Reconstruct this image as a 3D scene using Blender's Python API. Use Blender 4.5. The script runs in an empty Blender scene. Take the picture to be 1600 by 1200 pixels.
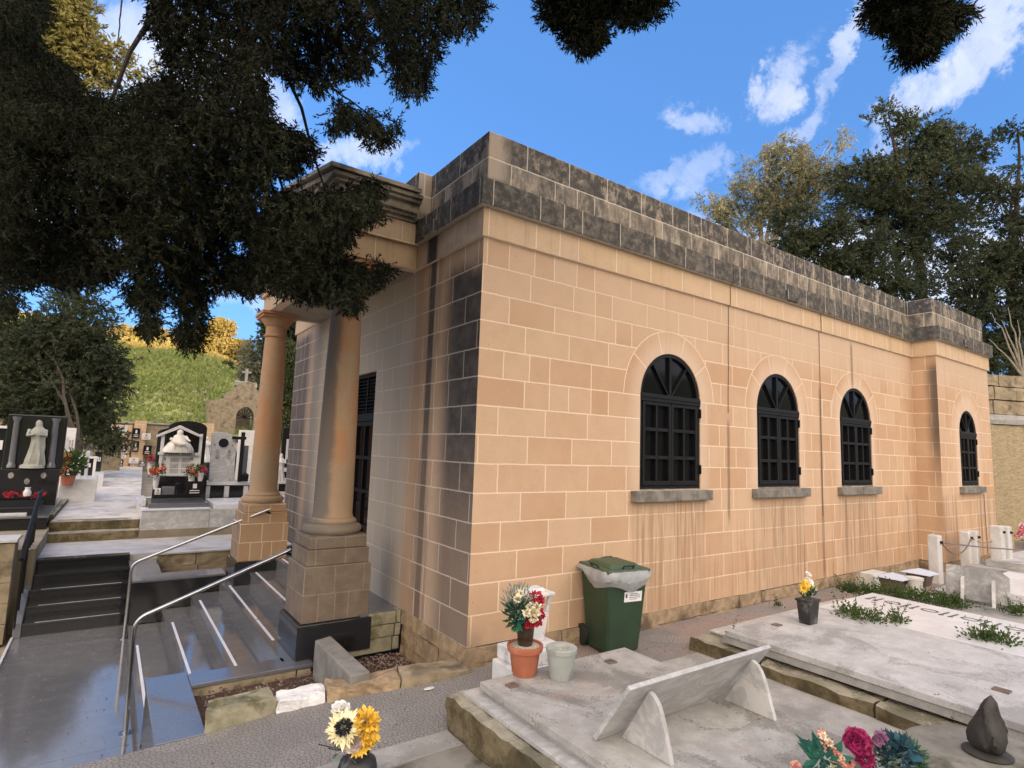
import bpy, bmesh, math, random
import numpy as np
from mathutils import Vector, Matrix, noise
rnd = random.Random(7)
rng = np.random.default_rng(11)
PI = math.pi
R = math.radians
scene = bpy.context.scene
col = scene.collection

# ------------------------------------------------------------------ camera
CF = Vector((0.56835508, 0.81500084, 0.11289884))
CR = Vector((0.81749143, -0.57489579, 0.03467838))
CU = Vector((-0.09316797, -0.0725842, 0.99300114))
CO = Vector((-2.71308, -4.43912, 1.73036))
FPX = 893.46
cd = bpy.data.cameras.new('camera'); cam = bpy.data.objects.new('camera', cd); col.objects.link(cam)
cd.sensor_width = 36.0; cd.lens = 36.0 * FPX / 1600.0; cd.clip_start = 0.05; cd.clip_end = 2000
M = Matrix((CR, CU, -CF)).transposed().to_4x4(); M.translation = CO
cam.matrix_world = M
scene.camera = cam
def at(px, py, depth):
    return CO + (CF + CR * ((px - 800) / FPX) + CU * ((600 - py) / FPX)) * depth
def dirpx(px, py):
    return (CF + CR * ((px - 800) / FPX) + CU * ((600 - py) / FPX)).normalized()

# ------------------------------------------------------------------ light
SUN_EL, SUN_AZ = R(5.7), R(163)          # azimuth from +Y towards +X : behind the camera, a little right
SKY_STRENGTH, SUN_STRENGTH, EXPOSURE = 0.15, 3.4, 1.1
sunv = Vector((math.sin(SUN_AZ) * math.cos(SUN_EL), math.cos(SUN_AZ) * math.cos(SUN_EL), math.sin(SUN_EL)))
sd = bpy.data.lights.new('sun', 'SUN'); so = bpy.data.objects.new('sun', sd); col.objects.link(so)
sd.energy = SUN_STRENGTH; sd.angle = R(0.5); sd.color = (1.0, 0.80, 0.52)
so.rotation_euler = sunv.to_track_quat('Z', 'Y').to_euler()
scene.view_settings.view_transform = 'Standard'; scene.view_settings.look = 'None'
scene.view_settings.exposure = EXPOSURE; scene.view_settings.gamma = 1.0
scene.view_settings.use_curve_mapping = False

# ------------------------------------------------------------------ node helpers
class NT:
    def __init__(s, tree): s.t = tree
    def n(s, typ, **kw):
        nd = s.t.nodes.new(typ)
        for k, v in kw.items(): setattr(nd, k, v)
        return nd
    def put(s, sock, v):
        if isinstance(v, bpy.types.NodeSocket): s.t.links.new(v, sock)
        elif v is not None:
            try: sock.default_value = v
            except Exception: sock.default_value = (*v, 1.0) if len(v) == 3 else v
    def m(s, op, a, b=None, c=None, clamp=False):
        nd = s.n('ShaderNodeMath', operation=op, use_clamp=clamp)
        s.put(nd.inputs[0], a)
        if b is not None: s.put(nd.inputs[1], b)
        if c is not None: s.put(nd.inputs[2], c)
        return nd.outputs[0]
    def vm(s, op, a, b=None):
        nd = s.n('ShaderNodeVectorMath', operation=op); s.put(nd.inputs[0], a)
        if b is not None: s.put(nd.inputs[1], b)
        return nd.outputs['Value'] if op in ('DOT_PRODUCT', 'LENGTH', 'DISTANCE') else nd.outputs[0]
    def ss(s, v, lo, hi, a=0.0, b=1.0):
        nd = s.n('ShaderNodeMapRange', interpolation_type='SMOOTHSTEP')
        s.put(nd.inputs[0], v); s.put(nd.inputs[1], lo); s.put(nd.inputs[2], hi); s.put(nd.inputs[3], a); s.put(nd.inputs[4], b)
        return nd.outputs[0]
    def mix(s, f, a, b, blend='MIX'):
        nd = s.n('ShaderNodeMix', data_type='RGBA', blend_type=blend)
        s.put(nd.inputs[0], f); s.put(nd.inputs[6], a); s.put(nd.inputs[7], b)
        return nd.outputs[2]
    def noise(s, vec, scale, detail=4, rough=0.55, dist=0.0, out='Fac'):
        nd = s.n('ShaderNodeTexNoise'); s.put(nd.inputs['Vector'], vec)
        nd.inputs['Scale'].default_value = scale; nd.inputs['Detail'].default_value = detail
        nd.inputs['Roughness'].default_value = rough; nd.inputs['Distortion'].default_value = dist
        return nd.outputs[out]
    def sep(s, v):
        nd = s.n('ShaderNodeSeparateXYZ'); s.put(nd.inputs[0], v); return nd.outputs
    def comb(s, x, y, z):
        nd = s.n('ShaderNodeCombineXYZ'); s.put(nd.inputs[0], x); s.put(nd.inputs[1], y); s.put(nd.inputs[2], z); return nd.outputs[0]
    def wn(s, v, out='Value'):
        nd = s.n('ShaderNodeTexWhiteNoise', noise_dimensions='3D'); s.put(nd.inputs['Vector'], v); return nd.outputs[out]
    def ramp(s, f, stops):
        nd = s.n('ShaderNodeValToRGB'); s.put(nd.inputs[0], f)
        el = nd.color_ramp.elements
        while len(el) < len(stops): el.new(0.5)
        for e, (p, c) in zip(el, stops):
            e.position = p; e.color = (*c, 1) if len(c) == 3 else c
        return nd.outputs[0]
MATS = {}
def mat(name, build, rough=0.8, metal=0.0, spec=0.5):
    m = bpy.data.materials.new(name); m.use_nodes = True
    t = NT(m.node_tree); b = m.node_tree.nodes['Principled BSDF']
    b.inputs['Roughness'].default_value = rough; b.inputs['Metallic'].default_value = metal
    b.inputs['Specular IOR Level'].default_value = spec
    r = build(t, b)
    if r is not None: t.put(b.inputs['Base Color'], r)
    MATS[name] = m
    return m
def obc(t): return t.n('ShaderNodeTexCoord').outputs['Object']
def bump(t, b, h, strength=0.3, dist=0.01):
    nd = t.n('ShaderNodeBump'); nd.inputs['Strength'].default_value = strength; nd.inputs['Distance'].default_value = dist
    t.put(nd.inputs['Height'], h); t.put(b.inputs['Normal'], nd.outputs[0])
def simple(name, c1, c2, scale=8, rough=0.8, metal=0.0, bs=0.25, bd=0.004, spec=0.5, c3=None, s3=1.5, lo=0.35, hi=0.65):
    def f(t, b):
        o = obc(t); n = t.noise(o, scale, 6, 0.6)
        c = t.mix(t.ss(n, lo, hi), c1, c2)
        if c3: c = t.mix(t.ss(t.noise(o, s3, 5, 0.6), 0.5, 0.68), c, c3)
        if bs: bump(t, b, t.noise(o, scale * 4, 4, 0.6), bs, bd)
        return c
    return mat(name, f, rough, metal, spec)

# ------------------------------------------------------------------ world: Nishita sky with wisps of cloud, bright fill cloud added behind the camera
w = bpy.data.worlds.new('World'); scene.world = w; w.use_nodes = True
wt = w.node_tree; wt.nodes.clear(); T = NT(wt)
sky = T.n('ShaderNodeTexSky', sky_type='NISHITA'); sky.sun_disc = False
sky.sun_elevation = SUN_EL; sky.sun_rotation = SUN_AZ; sky.air_density = 1.0; sky.dust_density = 0.6; sky.ozone_density = 1.0
dv = T.vm('NORMALIZE', T.n('ShaderNodeTexCoord').outputs['Generated'])
wn1 = T.noise(dv, 6.0, 7, 0.68, 0.2, 'Color'); wn2 = T.noise(T.vm('MULTIPLY', dv, (1, 1, 0.7)), 10.0, 8, 0.66, 1.2)
warp = T.vm('MULTIPLY', T.vm('SUBTRACT', wn1, (0.5, 0.5, 0.5)), (0.26, 0.26, 0.26))
dvw = T.vm('ADD', dv, warp)
blobs = [  # px, py, half length, half width, angle, strength
 (1085, 180, 0.055, 0.030, -20, 0.8), (1210, 105, 0.058, 0.030, 60, 0.9), (1258, 178, 0.040, 0.026, 40, 0.75), (1310, 60, 0.085, 0.018, 65, 0.75),
 (1550, 55, 0.16, 0.030, 50, 0.95), (1470, 125, 0.07, 0.016, 48, 0.75), (1050, 295, 0.07, 0.022, 20, 0.6), (1100, 285, 0.045, 0.035, 40, 0.7),
 (545, 250, 0.10, 0.035, 10, 0.95), (420, 150, 0.05, 0.10, 0, 0.8), (190, 60, 0.10, 0.05, 60, 0.95), (250, 120, 0.18, 0.10, 20, 1.1),
 (400, 480, 0.07, 0.03, 0, 0.6), (60, 250, 0.2, 0.12, 0, 1.0), (1600, 330, 0.18, 0.07, 10, 0.7), (1400, 430, 0.2, 0.09, 0, 1.1), (1180, 400, 0.14, 0.07, 0, 0.9)]
acc = None
for px, py, r1, r2, ang, st in blobs:
    c = dirpx(px, py); t1 = CR * math.cos(R(ang)) + CU * math.sin(R(ang)); t1 = (t1 - c * c.dot(t1)).normalized(); t2 = c.cross(t1)
    a = T.m('DIVIDE', T.vm('DOT_PRODUCT', dvw, tuple(t1)), r1)
    a = T.m('SUBTRACT', a, c.dot(t1) / r1)
    b = T.m('DIVIDE', T.vm('DOT_PRODUCT', dvw, tuple(t2)), r2)
    e = T.m('ADD', T.m('MULTIPLY', a, a), T.m('MULTIPLY', b, b))
    f = T.m('DIVIDE', T.vm('DOT_PRODUCT', dv, tuple(c)), 1.0)
    g = T.m('MULTIPLY', T.ss(e, 0.0, 1.6, 1.0, 0.0), st)
    g = T.m('MULTIPLY', g, T.ss(f, 0.5, 0.7))
    acc = g if acc is None else T.m('MAXIMUM', acc, g)
cm = T.ss(T.m('ADD', acc, T.m('MULTIPLY', T.m('SUBTRACT', wn2, 0.5), 1.1)), 0.0, 1.75)
cm = T.m('MULTIPLY', cm, T.ss(acc, 0.0, 0.12))
skyc = T.mix(1.0, sky.outputs[0], (0.60, 0.97, 1.72, 1), 'MULTIPLY')
skyc = T.mix(0.62, skyc, (0.42, 1.15, 2.8, 1))
CLOUD_COL = (3.4, 3.5, 3.9, 1)
withc = T.mix(cm, skyc, CLOUD_COL)
# warm cloud layer added out of view behind the camera to light the walls
fill_dot = T.vm('DOT_PRODUCT', dv, tuple(Vector((-0.45, -0.9, 0.35)).normalized()))
fill_bank = T.m('MULTIPLY', T.ss(fill_dot, -0.1, 0.75), T.ss(T.noise(dv, 2.6, 6, 0.6), 0.3, 0.6, 0.35, 1.0))
withc = T.mix(T.m('MULTIPLY', fill_bank, 0.9), withc, (13.5, 11.3, 9.2, 1))
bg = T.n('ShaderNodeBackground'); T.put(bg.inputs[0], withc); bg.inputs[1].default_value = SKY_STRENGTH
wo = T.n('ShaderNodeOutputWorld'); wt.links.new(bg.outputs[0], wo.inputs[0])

# ------------------------------------------------------------------ object helpers
def link(o, parent=None):
    col.objects.link(o)
    if parent is not None: o.parent = parent; o.matrix_parent_inverse = parent.matrix_world.inverted() if False else Matrix.Identity(4)
    return o
def setp(o, label=None, cat=None, group=None, kind=None):
    if label: o['label'] = label
    if cat: o['category'] = cat
    if group: o['group'] = group
    if kind: o['kind'] = kind
    return o
class MB:
    """collects shapes (world coordinates) and builds ONE mesh object; its origin is the parent's origin"""
    def __init__(s): s.v = []; s.f = []
    def add(s, vs, fs):
        o = len(s.v); s.v += [tuple(v) for v in vs]; s.f += [tuple(i + o for i in f) for f in fs]; return s
    def box(s, x0, x1, y0, y1, z0, z1):
        return s.add([(x0,y0,z0),(x1,y0,z0),(x1,y1,z0),(x0,y1,z0),(x0,y0,z1),(x1,y0,z1),(x1,y1,z1),(x0,y1,z1)],
                     [(0,3,2,1),(4,5,6,7),(0,1,5,4),(1,2,6,5),(2,3,7,6),(3,0,4,7)])
    def prism(s, pts, axis, a, b):
        """pts = 2D outline in the two other axes (in xyz order), extruded along axis from a to b"""
        n = len(pts)
        def mk(p, t):
            return {'x': (t, p[0], p[1]), 'y': (p[0], t, p[1]), 'z': (p[0], p[1], t)}[axis]
        vs = [mk(p, a) for p in pts] + [mk(p, b) for p in pts]
        fs = [tuple(range(n))[::-1], tuple(range(n, 2*n))] + [(i, (i+1) % n, n + (i+1) % n, n + i) for i in range(n)]
        return s.add(vs, fs)
    def lathe(s, c, prof, seg=28, sy=1.0):
        vs = []; n = len(prof)
        for r, z in prof:
            for k in range(seg):
                a = 2*PI*k/seg; vs.append((c[0]+r*math.cos(a), c[1]+r*sy*math.sin(a), c[2]+z))
        fs = [(i*seg+k, i*seg+(k+1) % seg, (i+1)*seg+(k+1) % seg, (i+1)*seg+k) for i in range(n-1) for k in range(seg)]
        fs += [tuple(range(seg))[::-1], tuple((n-1)*seg+k for k in range(seg))]
        return s.add(vs, fs)
    def tube(s, pts, r, seg=8):
        pts = [Vector(p) for p in pts]; n = len(pts)
        rs = r if isinstance(r, (list, tuple)) else [r]*n
        vs = []; prev = None
        for i, p in enumerate(pts):
            d = (pts[min(i+1, n-1)] - pts[max(i-1, 0)])
            d = d.normalized() if d.length > 1e-9 else Vector((0,0,1))
            if prev is None:
                u = d.orthogonal().normalized()
            else:
                u = prev - d * prev.dot(d); u = u.normalized() if u.length > 1e-6 else d.orthogonal().normalized()
            prev = u; v = d.cross(u)
            for k in range(seg):
                a = 2*PI*k/seg; vs.append(p + (u*math.cos(a) + v*math.sin(a))*rs[i])
        fs = [(i*seg+k, i*seg+(k+1) % seg, (i+1)*seg+(k+1) % seg, (i+1)*seg+k) for i in range(n-1) for k in range(seg)]
        fs += [tuple(range(seg))[::-1], tuple((n-1)*seg+k for k in range(seg))]
        return s.add(vs, fs)
    def build(s, name, m, parent=None, bevel=0.0, smooth=False, sub=0, disp=0.0, dscale=6.0, seed=0.0):
        off = Vector(parent['_w']) if (parent is not None and '_w' in parent) else Vector((0,0,0))
        me = bpy.data.meshes.new(name)
        me.from_pydata([Vector(v) - off for v in s.v], [], s.f); me.update()
        me.materials.append(MATS[m] if isinstance(m, str) else m)
        bm = bmesh.new(); bm.from_mesh(me)
        bmesh.ops.recalc_face_normals(bm, faces=bm.faces[:])
        if sub:
            for _ in range(sub):
                bmesh.ops.subdivide_edges(bm, edges=bm.edges[:], cuts=1, use_grid_fill=True)
        if disp:
            for v in bm.verts:
                q = Vector(v.co) + off
                nv = noise.noise_vector(q*dscale + Vector((seed, seed*2, 3.1))) + 0.5*noise.noise_vector(q*dscale*2.7)
                v.co += nv*disp
        bm.to_mesh(me); bm.free()
        o = bpy.data.objects.new(name, me); link(o, parent)
        if parent is not None and '_w' in parent: o['_w'] = tuple(parent['_w'])
        if bevel:
            md = o.modifiers.new('bevel', 'BEVEL'); md.width = bevel; md.segments = 2; md.limit_method = 'ANGLE'; md.angle_limit = R(35)
        if smooth:
            try: me.shade_smooth()
            except Exception:
                for p in me.polygons: p.use_smooth = True
            if hasattr(me, 'set_sharp_from_angle'): me.set_sharp_from_angle(angle=R(40))
        return o
def thing(name, loc, label, cat, group=None):
    o = bpy.data.objects.new(name, None); col.objects.link(o); o.location = loc; o.empty_display_size = 0.1
    o['_w'] = tuple(loc)
    setp(o, label, cat, group); return o
def np_mesh(name, V, k, m, parent=None, off=None, smooth=False):
    V = np.asarray(V, dtype=np.float32).reshape(-1, 3)
    if parent is not None and '_w' in parent: V = V - np.array(list(parent['_w']), dtype=np.float32)
    n = len(V) // k
    me = bpy.data.meshes.new(name)
    me.vertices.add(len(V)); me.vertices.foreach_set('co', V.ravel())
    me.loops.add(n*k); me.loops.foreach_set('vertex_index', np.arange(n*k, dtype=np.int32))
    me.polygons.add(n); me.polygons.foreach_set('loop_start', np.arange(0, n*k, k, dtype=np.int32))
    me.update(calc_edges=True); me.materials.append(MATS[m])
    o = bpy.data.objects.new(name, me)
    if parent is not None and '_w' in parent: o['_w'] = tuple(parent['_w'])
    return link(o, parent)
def leaves(P, D, L, W, jitter=0.5):
    """rhombic leaf / sprig faces at points P, pointing along D"""
    n = len(P); D = D + rng.normal(0, jitter, (n, 3)); D /= np.linalg.norm(D, axis=1, keepdims=True) + 1e-9
    q = rng.normal(0, 1, (n, 3)); Wd = np.cross(D, q); Wd /= np.linalg.norm(Wd, axis=1, keepdims=True) + 1e-9
    L = (np.asarray(L) * rng.uniform(0.6, 1.35, n))[:, None]; Wd = Wd * (np.asarray(W) * rng.uniform(0.7, 1.3, n))[:, None]
    a = P; b = P + D*L*0.45 + Wd*0.5; c = P + D*L; d = P + D*L*0.45 - Wd*0.5
    return np.stack([a, b, c, d], 1).reshape(-1, 3)
def vnoise(P, scale, seed=0):
    """cheap 3D value noise, vectorised"""
    Q = P*scale + seed*17.3; I = np.floor(Q).astype(np.int64); Fr = Q - I; Fr = Fr*Fr*(3-2*Fr)
    def h(i, j, k):
        n = (i*374761393 + j*668265263 + k*2147483647 + seed*1274126177) & 0x7fffffff
        n = (n ^ (n >> 13))*1274126177 & 0x7fffffff
        return ((n ^ (n >> 16)) & 0xffff)/65535.0
    r = 0
    for a in (0, 1):
        for b in (0, 1):
            for c in (0, 1):
                wgt = (Fr[:,0] if a else 1-Fr[:,0])*(Fr[:,1] if b else 1-Fr[:,1])*(Fr[:,2] if c else 1-Fr[:,2])
                r = r + wgt*h(I[:,0]+a, I[:,1]+b, I[:,2]+c)
    return r
C_ = 0.265
# ------------------------------------------------------------------ materials
def blockwork(t, b, v0=0.0, c=C_, L=0.562, base=((0.525,0.335,0.205),(0.60,0.425,0.285)), mortar=(0.76,0.61,0.46), arches=True, dirt=None, zlo=True):
    o = obc(t); x, y, z = t.sep(o)
    nx = t.m('ABSOLUTE', t.sep(t.n('ShaderNodeNewGeometry').outputs['Normal'])[0])
    isx = t.m('GREATER_THAN', nx, 0.6)
    u = t.m('ADD', t.m('MULTIPLY', x, t.m('SUBTRACT', 1.0, isx)), t.m('MULTIPLY', y, isx))
    wob = t.noise(o, 9.0, 3, 0.6); wob = t.m('MULTIPLY', t.m('SUBTRACT', wob, 0.5), 0.012)
    u = t.m('ADD', u, wob); v = t.m('ADD', t.m('SUBTRACT', z, v0), wob)
    rv = t.m('DIVIDE', v, c); row = t.m('FLOOR', rv); fv = t.m('FRACT', rv)
    h = t.wn(t.comb(row, 3.0, isx))
    uu = t.m('ADD', t.m('DIVIDE', u, L), t.m('ADD', t.m('MULTIPLY', t.m('FLOORED_MODULO', row, 2.0), 0.5), t.m('MULTIPLY', t.m('SUBTRACT', h, 0.5), 0.22)))
    cl = t.m('FLOOR', uu); fu = t.m('FRACT', uu)
    cr = t.wn(t.comb(cl, row, isx)); cr2 = t.wn(t.comb(row, cl, 7.0))
    dv_ = t.m('MULTIPLY', t.m('MINIMUM', fv, t.m('SUBTRACT', 1.0, fv)), c)
    du_ = t.m('MULTIPLY', t.m('MINIMUM', fu, t.m('SUBTRACT', 1.0, fu)), L)
    sp = t.m('ADD', t.m('MULTIPLY', t.m('ABSOLUTE', t.m('SUBTRACT', fu, 0.55)), L), t.m('MULTIPLY', t.m('LESS_THAN', cr2, 0.80), 5.0))
    d = t.m('MINIMUM', dv_, t.m('MINIMUM', du_, sp))
    side = t.m('GREATER_THAN', fu, 0.55); cr = t.m('FRACT', t.m('ADD', cr, t.m('MULTIPLY', t.m('MULTIPLY', side, t.m('GREATER_THAN', cr2, 0.80)), 0.37)))
    halo = 0.0
    if arches:
        far = t.m('LESS_THAN', y, -0.2)
        px = t.m('SUBTRACT', t.m('FLOORED_MODULO', t.m('SUBTRACT', x, 2.69-1.145), 2.29), 1.145)
        a1 = t.m('ADD', px, t.m('MULTIPLY', t.m('GREATER_THAN', x, 8.6), 9.0))
        a2 = t.m('SUBTRACT', x, 10.96)
        au = t.m('ADD', t.m('MULTIPLY', a1, t.m('SUBTRACT', 1.0, far)), t.m('MULTIPLY', a2, far))
        au = t.m('ADD', au, t.m('MULTIPLY', t.m('MAXIMUM', isx, t.m('LESS_THAN', x, 1.55)), 9.0)); av = t.m('SUBTRACT', z, 2.385)
        au = t.m('ADD', au, wob)
        r = t.m('SQRT', t.m('ADD', t.m('MULTIPLY', au, au), t.m('MULTIPLY', av, av)))
        RO = 0.80
        inr = t.m('MULTIPLY', t.m('LESS_THAN', r, RO), t.m('GREATER_THAN', av, 0.0))
        ang = t.m('MULTIPLY', t.m('DIVIDE', t.m('ARCTAN2', av, au), PI), 5.0)
        fa = t.m('FRACT', ang)
        da = t.m('MULTIPLY', t.m('MULTIPLY', t.m('MINIMUM', fa, t.m('SUBTRACT', 1.0, fa)), r), PI/5)
        dr = t.m('ABSOLUTE', t.m('SUBTRACT', r, RO))
        dr = t.m('ADD', dr, t.m('MULTIPLY', t.m('LESS_THAN', av, 0.0), 9.0))
        d_in = t.m('MINIMUM', da, dr)
        d = t.m('MINIMUM', t.m('ADD', t.m('MULTIPLY', d_in, inr), t.m('MULTIPLY', d, t.m('SUBTRACT', 1.0, inr))), dr)
        va = t.wn(t.comb(t.m('FLOOR', ang), t.m('FLOOR', t.m('DIVIDE', x, 2.29)), 2.0))
        cr = t.m('ADD', t.m('MULTIPLY', va, inr), t.m('MULTIPLY', cr, t.m('SUBTRACT', 1.0, inr)))
        # pale jambs and arch, the repointed edge of every opening
        jam = t.m('MULTIPLY', t.m('LESS_THAN', av, 0.0), t.m('GREATER_THAN', z, 1.2))
        rj = t.m('ADD', t.m('MULTIPLY', t.m('ABSOLUTE', au), jam), t.m('MULTIPLY', r, t.m('SUBTRACT', 1.0, jam)))
        rj = t.m('ADD', rj, t.m('MULTIPLY', t.m('LESS_THAN', z, 1.2), 5.0))
        halo = t.ss(rj, 0.56, 0.78, 0.55, 0.0)
    jn = t.ss(t.m('ADD', d, t.m('MULTIPLY', t.m('SUBTRACT', t.noise(o, 40, 3), 0.5), 0.006)), 0.0045, 0.0085, 1.0, 0.0)
    fine = t.noise(o, 55, 5, 0.7); med = t.noise(o, 5.5, 5, 0.6); big = t.noise(o, 0.8, 3, 0.6)
    stone = t.mix(t.ss(cr, 0.0, 1.0), (*base[0], 1), (*base[1], 1))
    stone = t.mix(t.ss(big, 0.42, 0.62, 0.0, 0.45), stone, (*base[1], 1))
    stone = t.mix(t.ss(med, 0.3, 0.75, 0.0, 0.22), stone, (0.40, 0.27, 0.17, 1))
    stone = t.mix(t.m('MULTIPLY', t.ss(fine, 0.35, 0.7), 0.18), stone, (0.36, 0.23, 0.14, 1))
    # thin water lines that run down from the bands
    st = t.noise(t.vm('MULTIPLY', o, (9.0, 9.0, 0.55)), 1.0, 5, 0.65)
    c_ = t.mix(halo, stone, (0.66, 0.52, 0.41, 1)) if arches else stone
    c_ = t.mix(t.m('MULTIPLY', jn, 0.92), c_, (*mortar, 1))
    t.jn = jn
    if dirt: c_ = dirt(t, o, x, y, z, isx, c_, st, med, fine)
    ht = t.m('SUBTRACT', t.m('MULTIPLY', fine, 0.5), t.m('MULTIPLY', jn, 0.7))
    bump(t, b, t.m('SUBTRACT', ht, t.m('MULTIPLY', t.ss(t.noise(o, 34, 3, 0.6), 0.62, 0.74), 1.2)), 0.5, 0.005)
    return c_
def wall_dirt(t, o, x, y, z, isx, c, st, med, fine):
    notx = t.m('SUBTRACT', 1.0, isx)
    n2 = t.m('MULTIPLY', t.m('SUBTRACT', t.noise(o, 2.5, 5, 0.6), 0.5), 0.5)
    # ---- long side: streaks under the bands, rust coloured runs, damp foot, sooty lines beside sills
    sd = t.m('MULTIPLY', t.ss(st, 0.52, 0.70), t.ss(z, 2.5, 3.9, 0.0, 0.40))
    sd = t.m('MULTIPLY', sd, t.ss(x, 2.0, 7.0, 0.15, 1.0))
    c = t.mix(t.m('MULTIPLY', sd, notx), c, (0.34, 0.25, 0.17, 1))
    pale = t.m('MULTIPLY', t.m('MULTIPLY', t.ss(z, 2.9, 3.4), t.ss(t.m('ADD', x, t.m('MULTIPLY', n2, 3.0)), 0.5, 7.0, 0.25, 0.75)), notx)
    c = t.mix(pale, c, (0.56, 0.42, 0.30, 1))
    low = t.m('MULTIPLY', t.m('MULTIPLY', t.ss(st, 0.50, 0.66), t.ss(z, 0.0, 1.25, 0.75, 0.1)), t.ss(x, 1.8, 2.6))
    c = t.mix(t.m('MULTIPLY', low, notx), c, (0.37, 0.20, 0.10, 1))
    wx = t.m('SUBTRACT', t.m('FLOORED_MODULO', t.m('SUBTRACT', x, 2.69-1.145), 2.29), 1.145)
    st3 = t.noise(t.vm('MULTIPLY', o, (26.0, 26.0, 0.8)), 1.0, 4, 0.6)
    und = t.m('MULTIPLY', t.ss(t.m('ABSOLUTE', wx), 0.55, 0.68, 1.0, 0.0), t.m('MULTIPLY', t.ss(z, 1.15, 1.2, 1.0, 0.0), t.m('GREATER_THAN', x, 1.9)))
    c = t.mix(t.m('MULTIPLY', t.m('MULTIPLY', und, notx), 0.22), c, (0.46, 0.36, 0.27, 1))
    c = t.mix(t.m('MULTIPLY', t.m('MULTIPLY', und, notx), t.ss(st3, 0.45, 0.68, 0.0, 0.65)), c, (0.30, 0.17, 0.09, 1))
    gen = t.m('MULTIPLY', t.m('MULTIPLY', t.ss(st3, 0.52, 0.72, 0.0, 0.45), t.ss(z, 0.0, 1.6, 1.0, 0.0)), t.m('MULTIPLY', t.ss(x, 1.5, 3.0), notx))
    c = t.mix(gen, c, (0.36, 0.21, 0.12, 1))
    pit = t.ss(t.noise(o, 34, 3, 0.6), 0.66, 0.74)
    c = t.mix(t.m('MULTIPLY', pit, 0.5), c, (0.27, 0.17, 0.10, 1))
    def line(u, c0, wd, z0, z1, f=0.05):
        a = t.ss(t.m('ABSOLUTE', t.m('SUBTRACT', t.m('ADD', u, t.m('MULTIPLY', n2, f)), c0)), wd*0.35, wd, 1.0, 0.0)
        return t.m('MULTIPLY', a, t.m('MULTIPLY', t.ss(z, z0-0.1, z0+0.15), t.ss(z, z1-0.15, z1, 1.0, 0.0)))
    k = t.m('MAXIMUM', line(wx, 0.60, 0.035, 0.0, 1.2), line(wx, -0.42, 0.05, 0.15, 1.2))
    k = t.m('MAXIMUM', k, t.m('MULTIPLY', line(wx, 0.05, 0.10, 0.25, 1.2), 0.6))
    k = t.m('MULTIPLY', k, t.m('GREATER_THAN', x, 3.2))
    k2 = t.m('MAXIMUM', line(x, 7.19, 0.055, 2.9, 3.72, 0.02), line(x, 3.80, 0.04, 0.9, 2.25))
    k2 = t.m('MAXIMUM', k2, t.m('MULTIPLY', line(x, 6.13, 0.05, 0.0, 2.9), 0.9))
    k = t.m('MAXIMUM', t.m('MULTIPLY', t.m('MULTIPLY', k, t.ss(st, 0.35, 0.6)), 0.5), t.m('MULTIPLY', k2, 0.6))
    c = t.mix(t.m('MULTIPLY', k, notx), c, (0.15, 0.095, 0.06, 1))
    corner = t.m('MULTIPLY', t.m('MULTIPLY', t.ss(t.m('ADD', x, n2), 0.02, 0.22, 1.0, 0.0), t.ss(z, 0.25, 0.0)), notx)
    c = t.mix(t.m('MULTIPLY', corner, 0.5), c, (0.2, 0.16, 0.12, 1))
    # ---- front (and the flank of the end block): greyer, with black sooty run at the corners
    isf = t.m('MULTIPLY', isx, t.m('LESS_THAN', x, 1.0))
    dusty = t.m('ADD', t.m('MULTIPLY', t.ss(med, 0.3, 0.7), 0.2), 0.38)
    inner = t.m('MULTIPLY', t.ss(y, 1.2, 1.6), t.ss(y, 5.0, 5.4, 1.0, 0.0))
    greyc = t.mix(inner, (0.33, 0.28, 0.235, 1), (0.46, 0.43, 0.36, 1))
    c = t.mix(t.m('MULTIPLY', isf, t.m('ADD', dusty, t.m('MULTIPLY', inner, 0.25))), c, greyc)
    yy = t.m('ADD', y, t.m('MULTIPLY', n2, 0.22))
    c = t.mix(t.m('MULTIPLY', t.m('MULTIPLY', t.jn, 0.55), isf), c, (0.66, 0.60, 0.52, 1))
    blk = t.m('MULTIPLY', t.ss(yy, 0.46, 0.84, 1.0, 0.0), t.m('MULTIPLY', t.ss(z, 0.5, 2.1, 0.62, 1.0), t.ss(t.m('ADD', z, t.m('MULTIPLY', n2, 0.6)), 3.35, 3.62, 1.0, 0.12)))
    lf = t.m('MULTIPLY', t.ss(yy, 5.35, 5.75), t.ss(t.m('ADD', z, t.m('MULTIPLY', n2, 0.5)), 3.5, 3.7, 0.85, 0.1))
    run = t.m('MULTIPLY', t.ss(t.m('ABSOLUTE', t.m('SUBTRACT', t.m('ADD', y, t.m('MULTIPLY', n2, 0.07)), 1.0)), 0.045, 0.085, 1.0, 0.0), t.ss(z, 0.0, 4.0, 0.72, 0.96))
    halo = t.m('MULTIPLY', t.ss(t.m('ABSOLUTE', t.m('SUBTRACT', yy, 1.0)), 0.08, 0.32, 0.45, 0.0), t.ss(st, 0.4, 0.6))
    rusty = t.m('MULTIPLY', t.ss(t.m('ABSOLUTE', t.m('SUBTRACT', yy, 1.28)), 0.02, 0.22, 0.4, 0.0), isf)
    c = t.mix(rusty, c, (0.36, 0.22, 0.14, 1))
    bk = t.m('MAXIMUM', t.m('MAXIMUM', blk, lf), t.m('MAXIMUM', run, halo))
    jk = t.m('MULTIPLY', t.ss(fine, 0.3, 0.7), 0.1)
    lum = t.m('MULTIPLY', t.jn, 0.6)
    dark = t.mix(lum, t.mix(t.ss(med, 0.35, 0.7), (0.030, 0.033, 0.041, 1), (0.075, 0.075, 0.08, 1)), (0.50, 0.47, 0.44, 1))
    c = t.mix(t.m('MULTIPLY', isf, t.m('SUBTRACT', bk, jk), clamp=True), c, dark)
    isb = t.m('MULTIPLY', isx, t.m('GREATER_THAN', x, 5.0))
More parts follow.
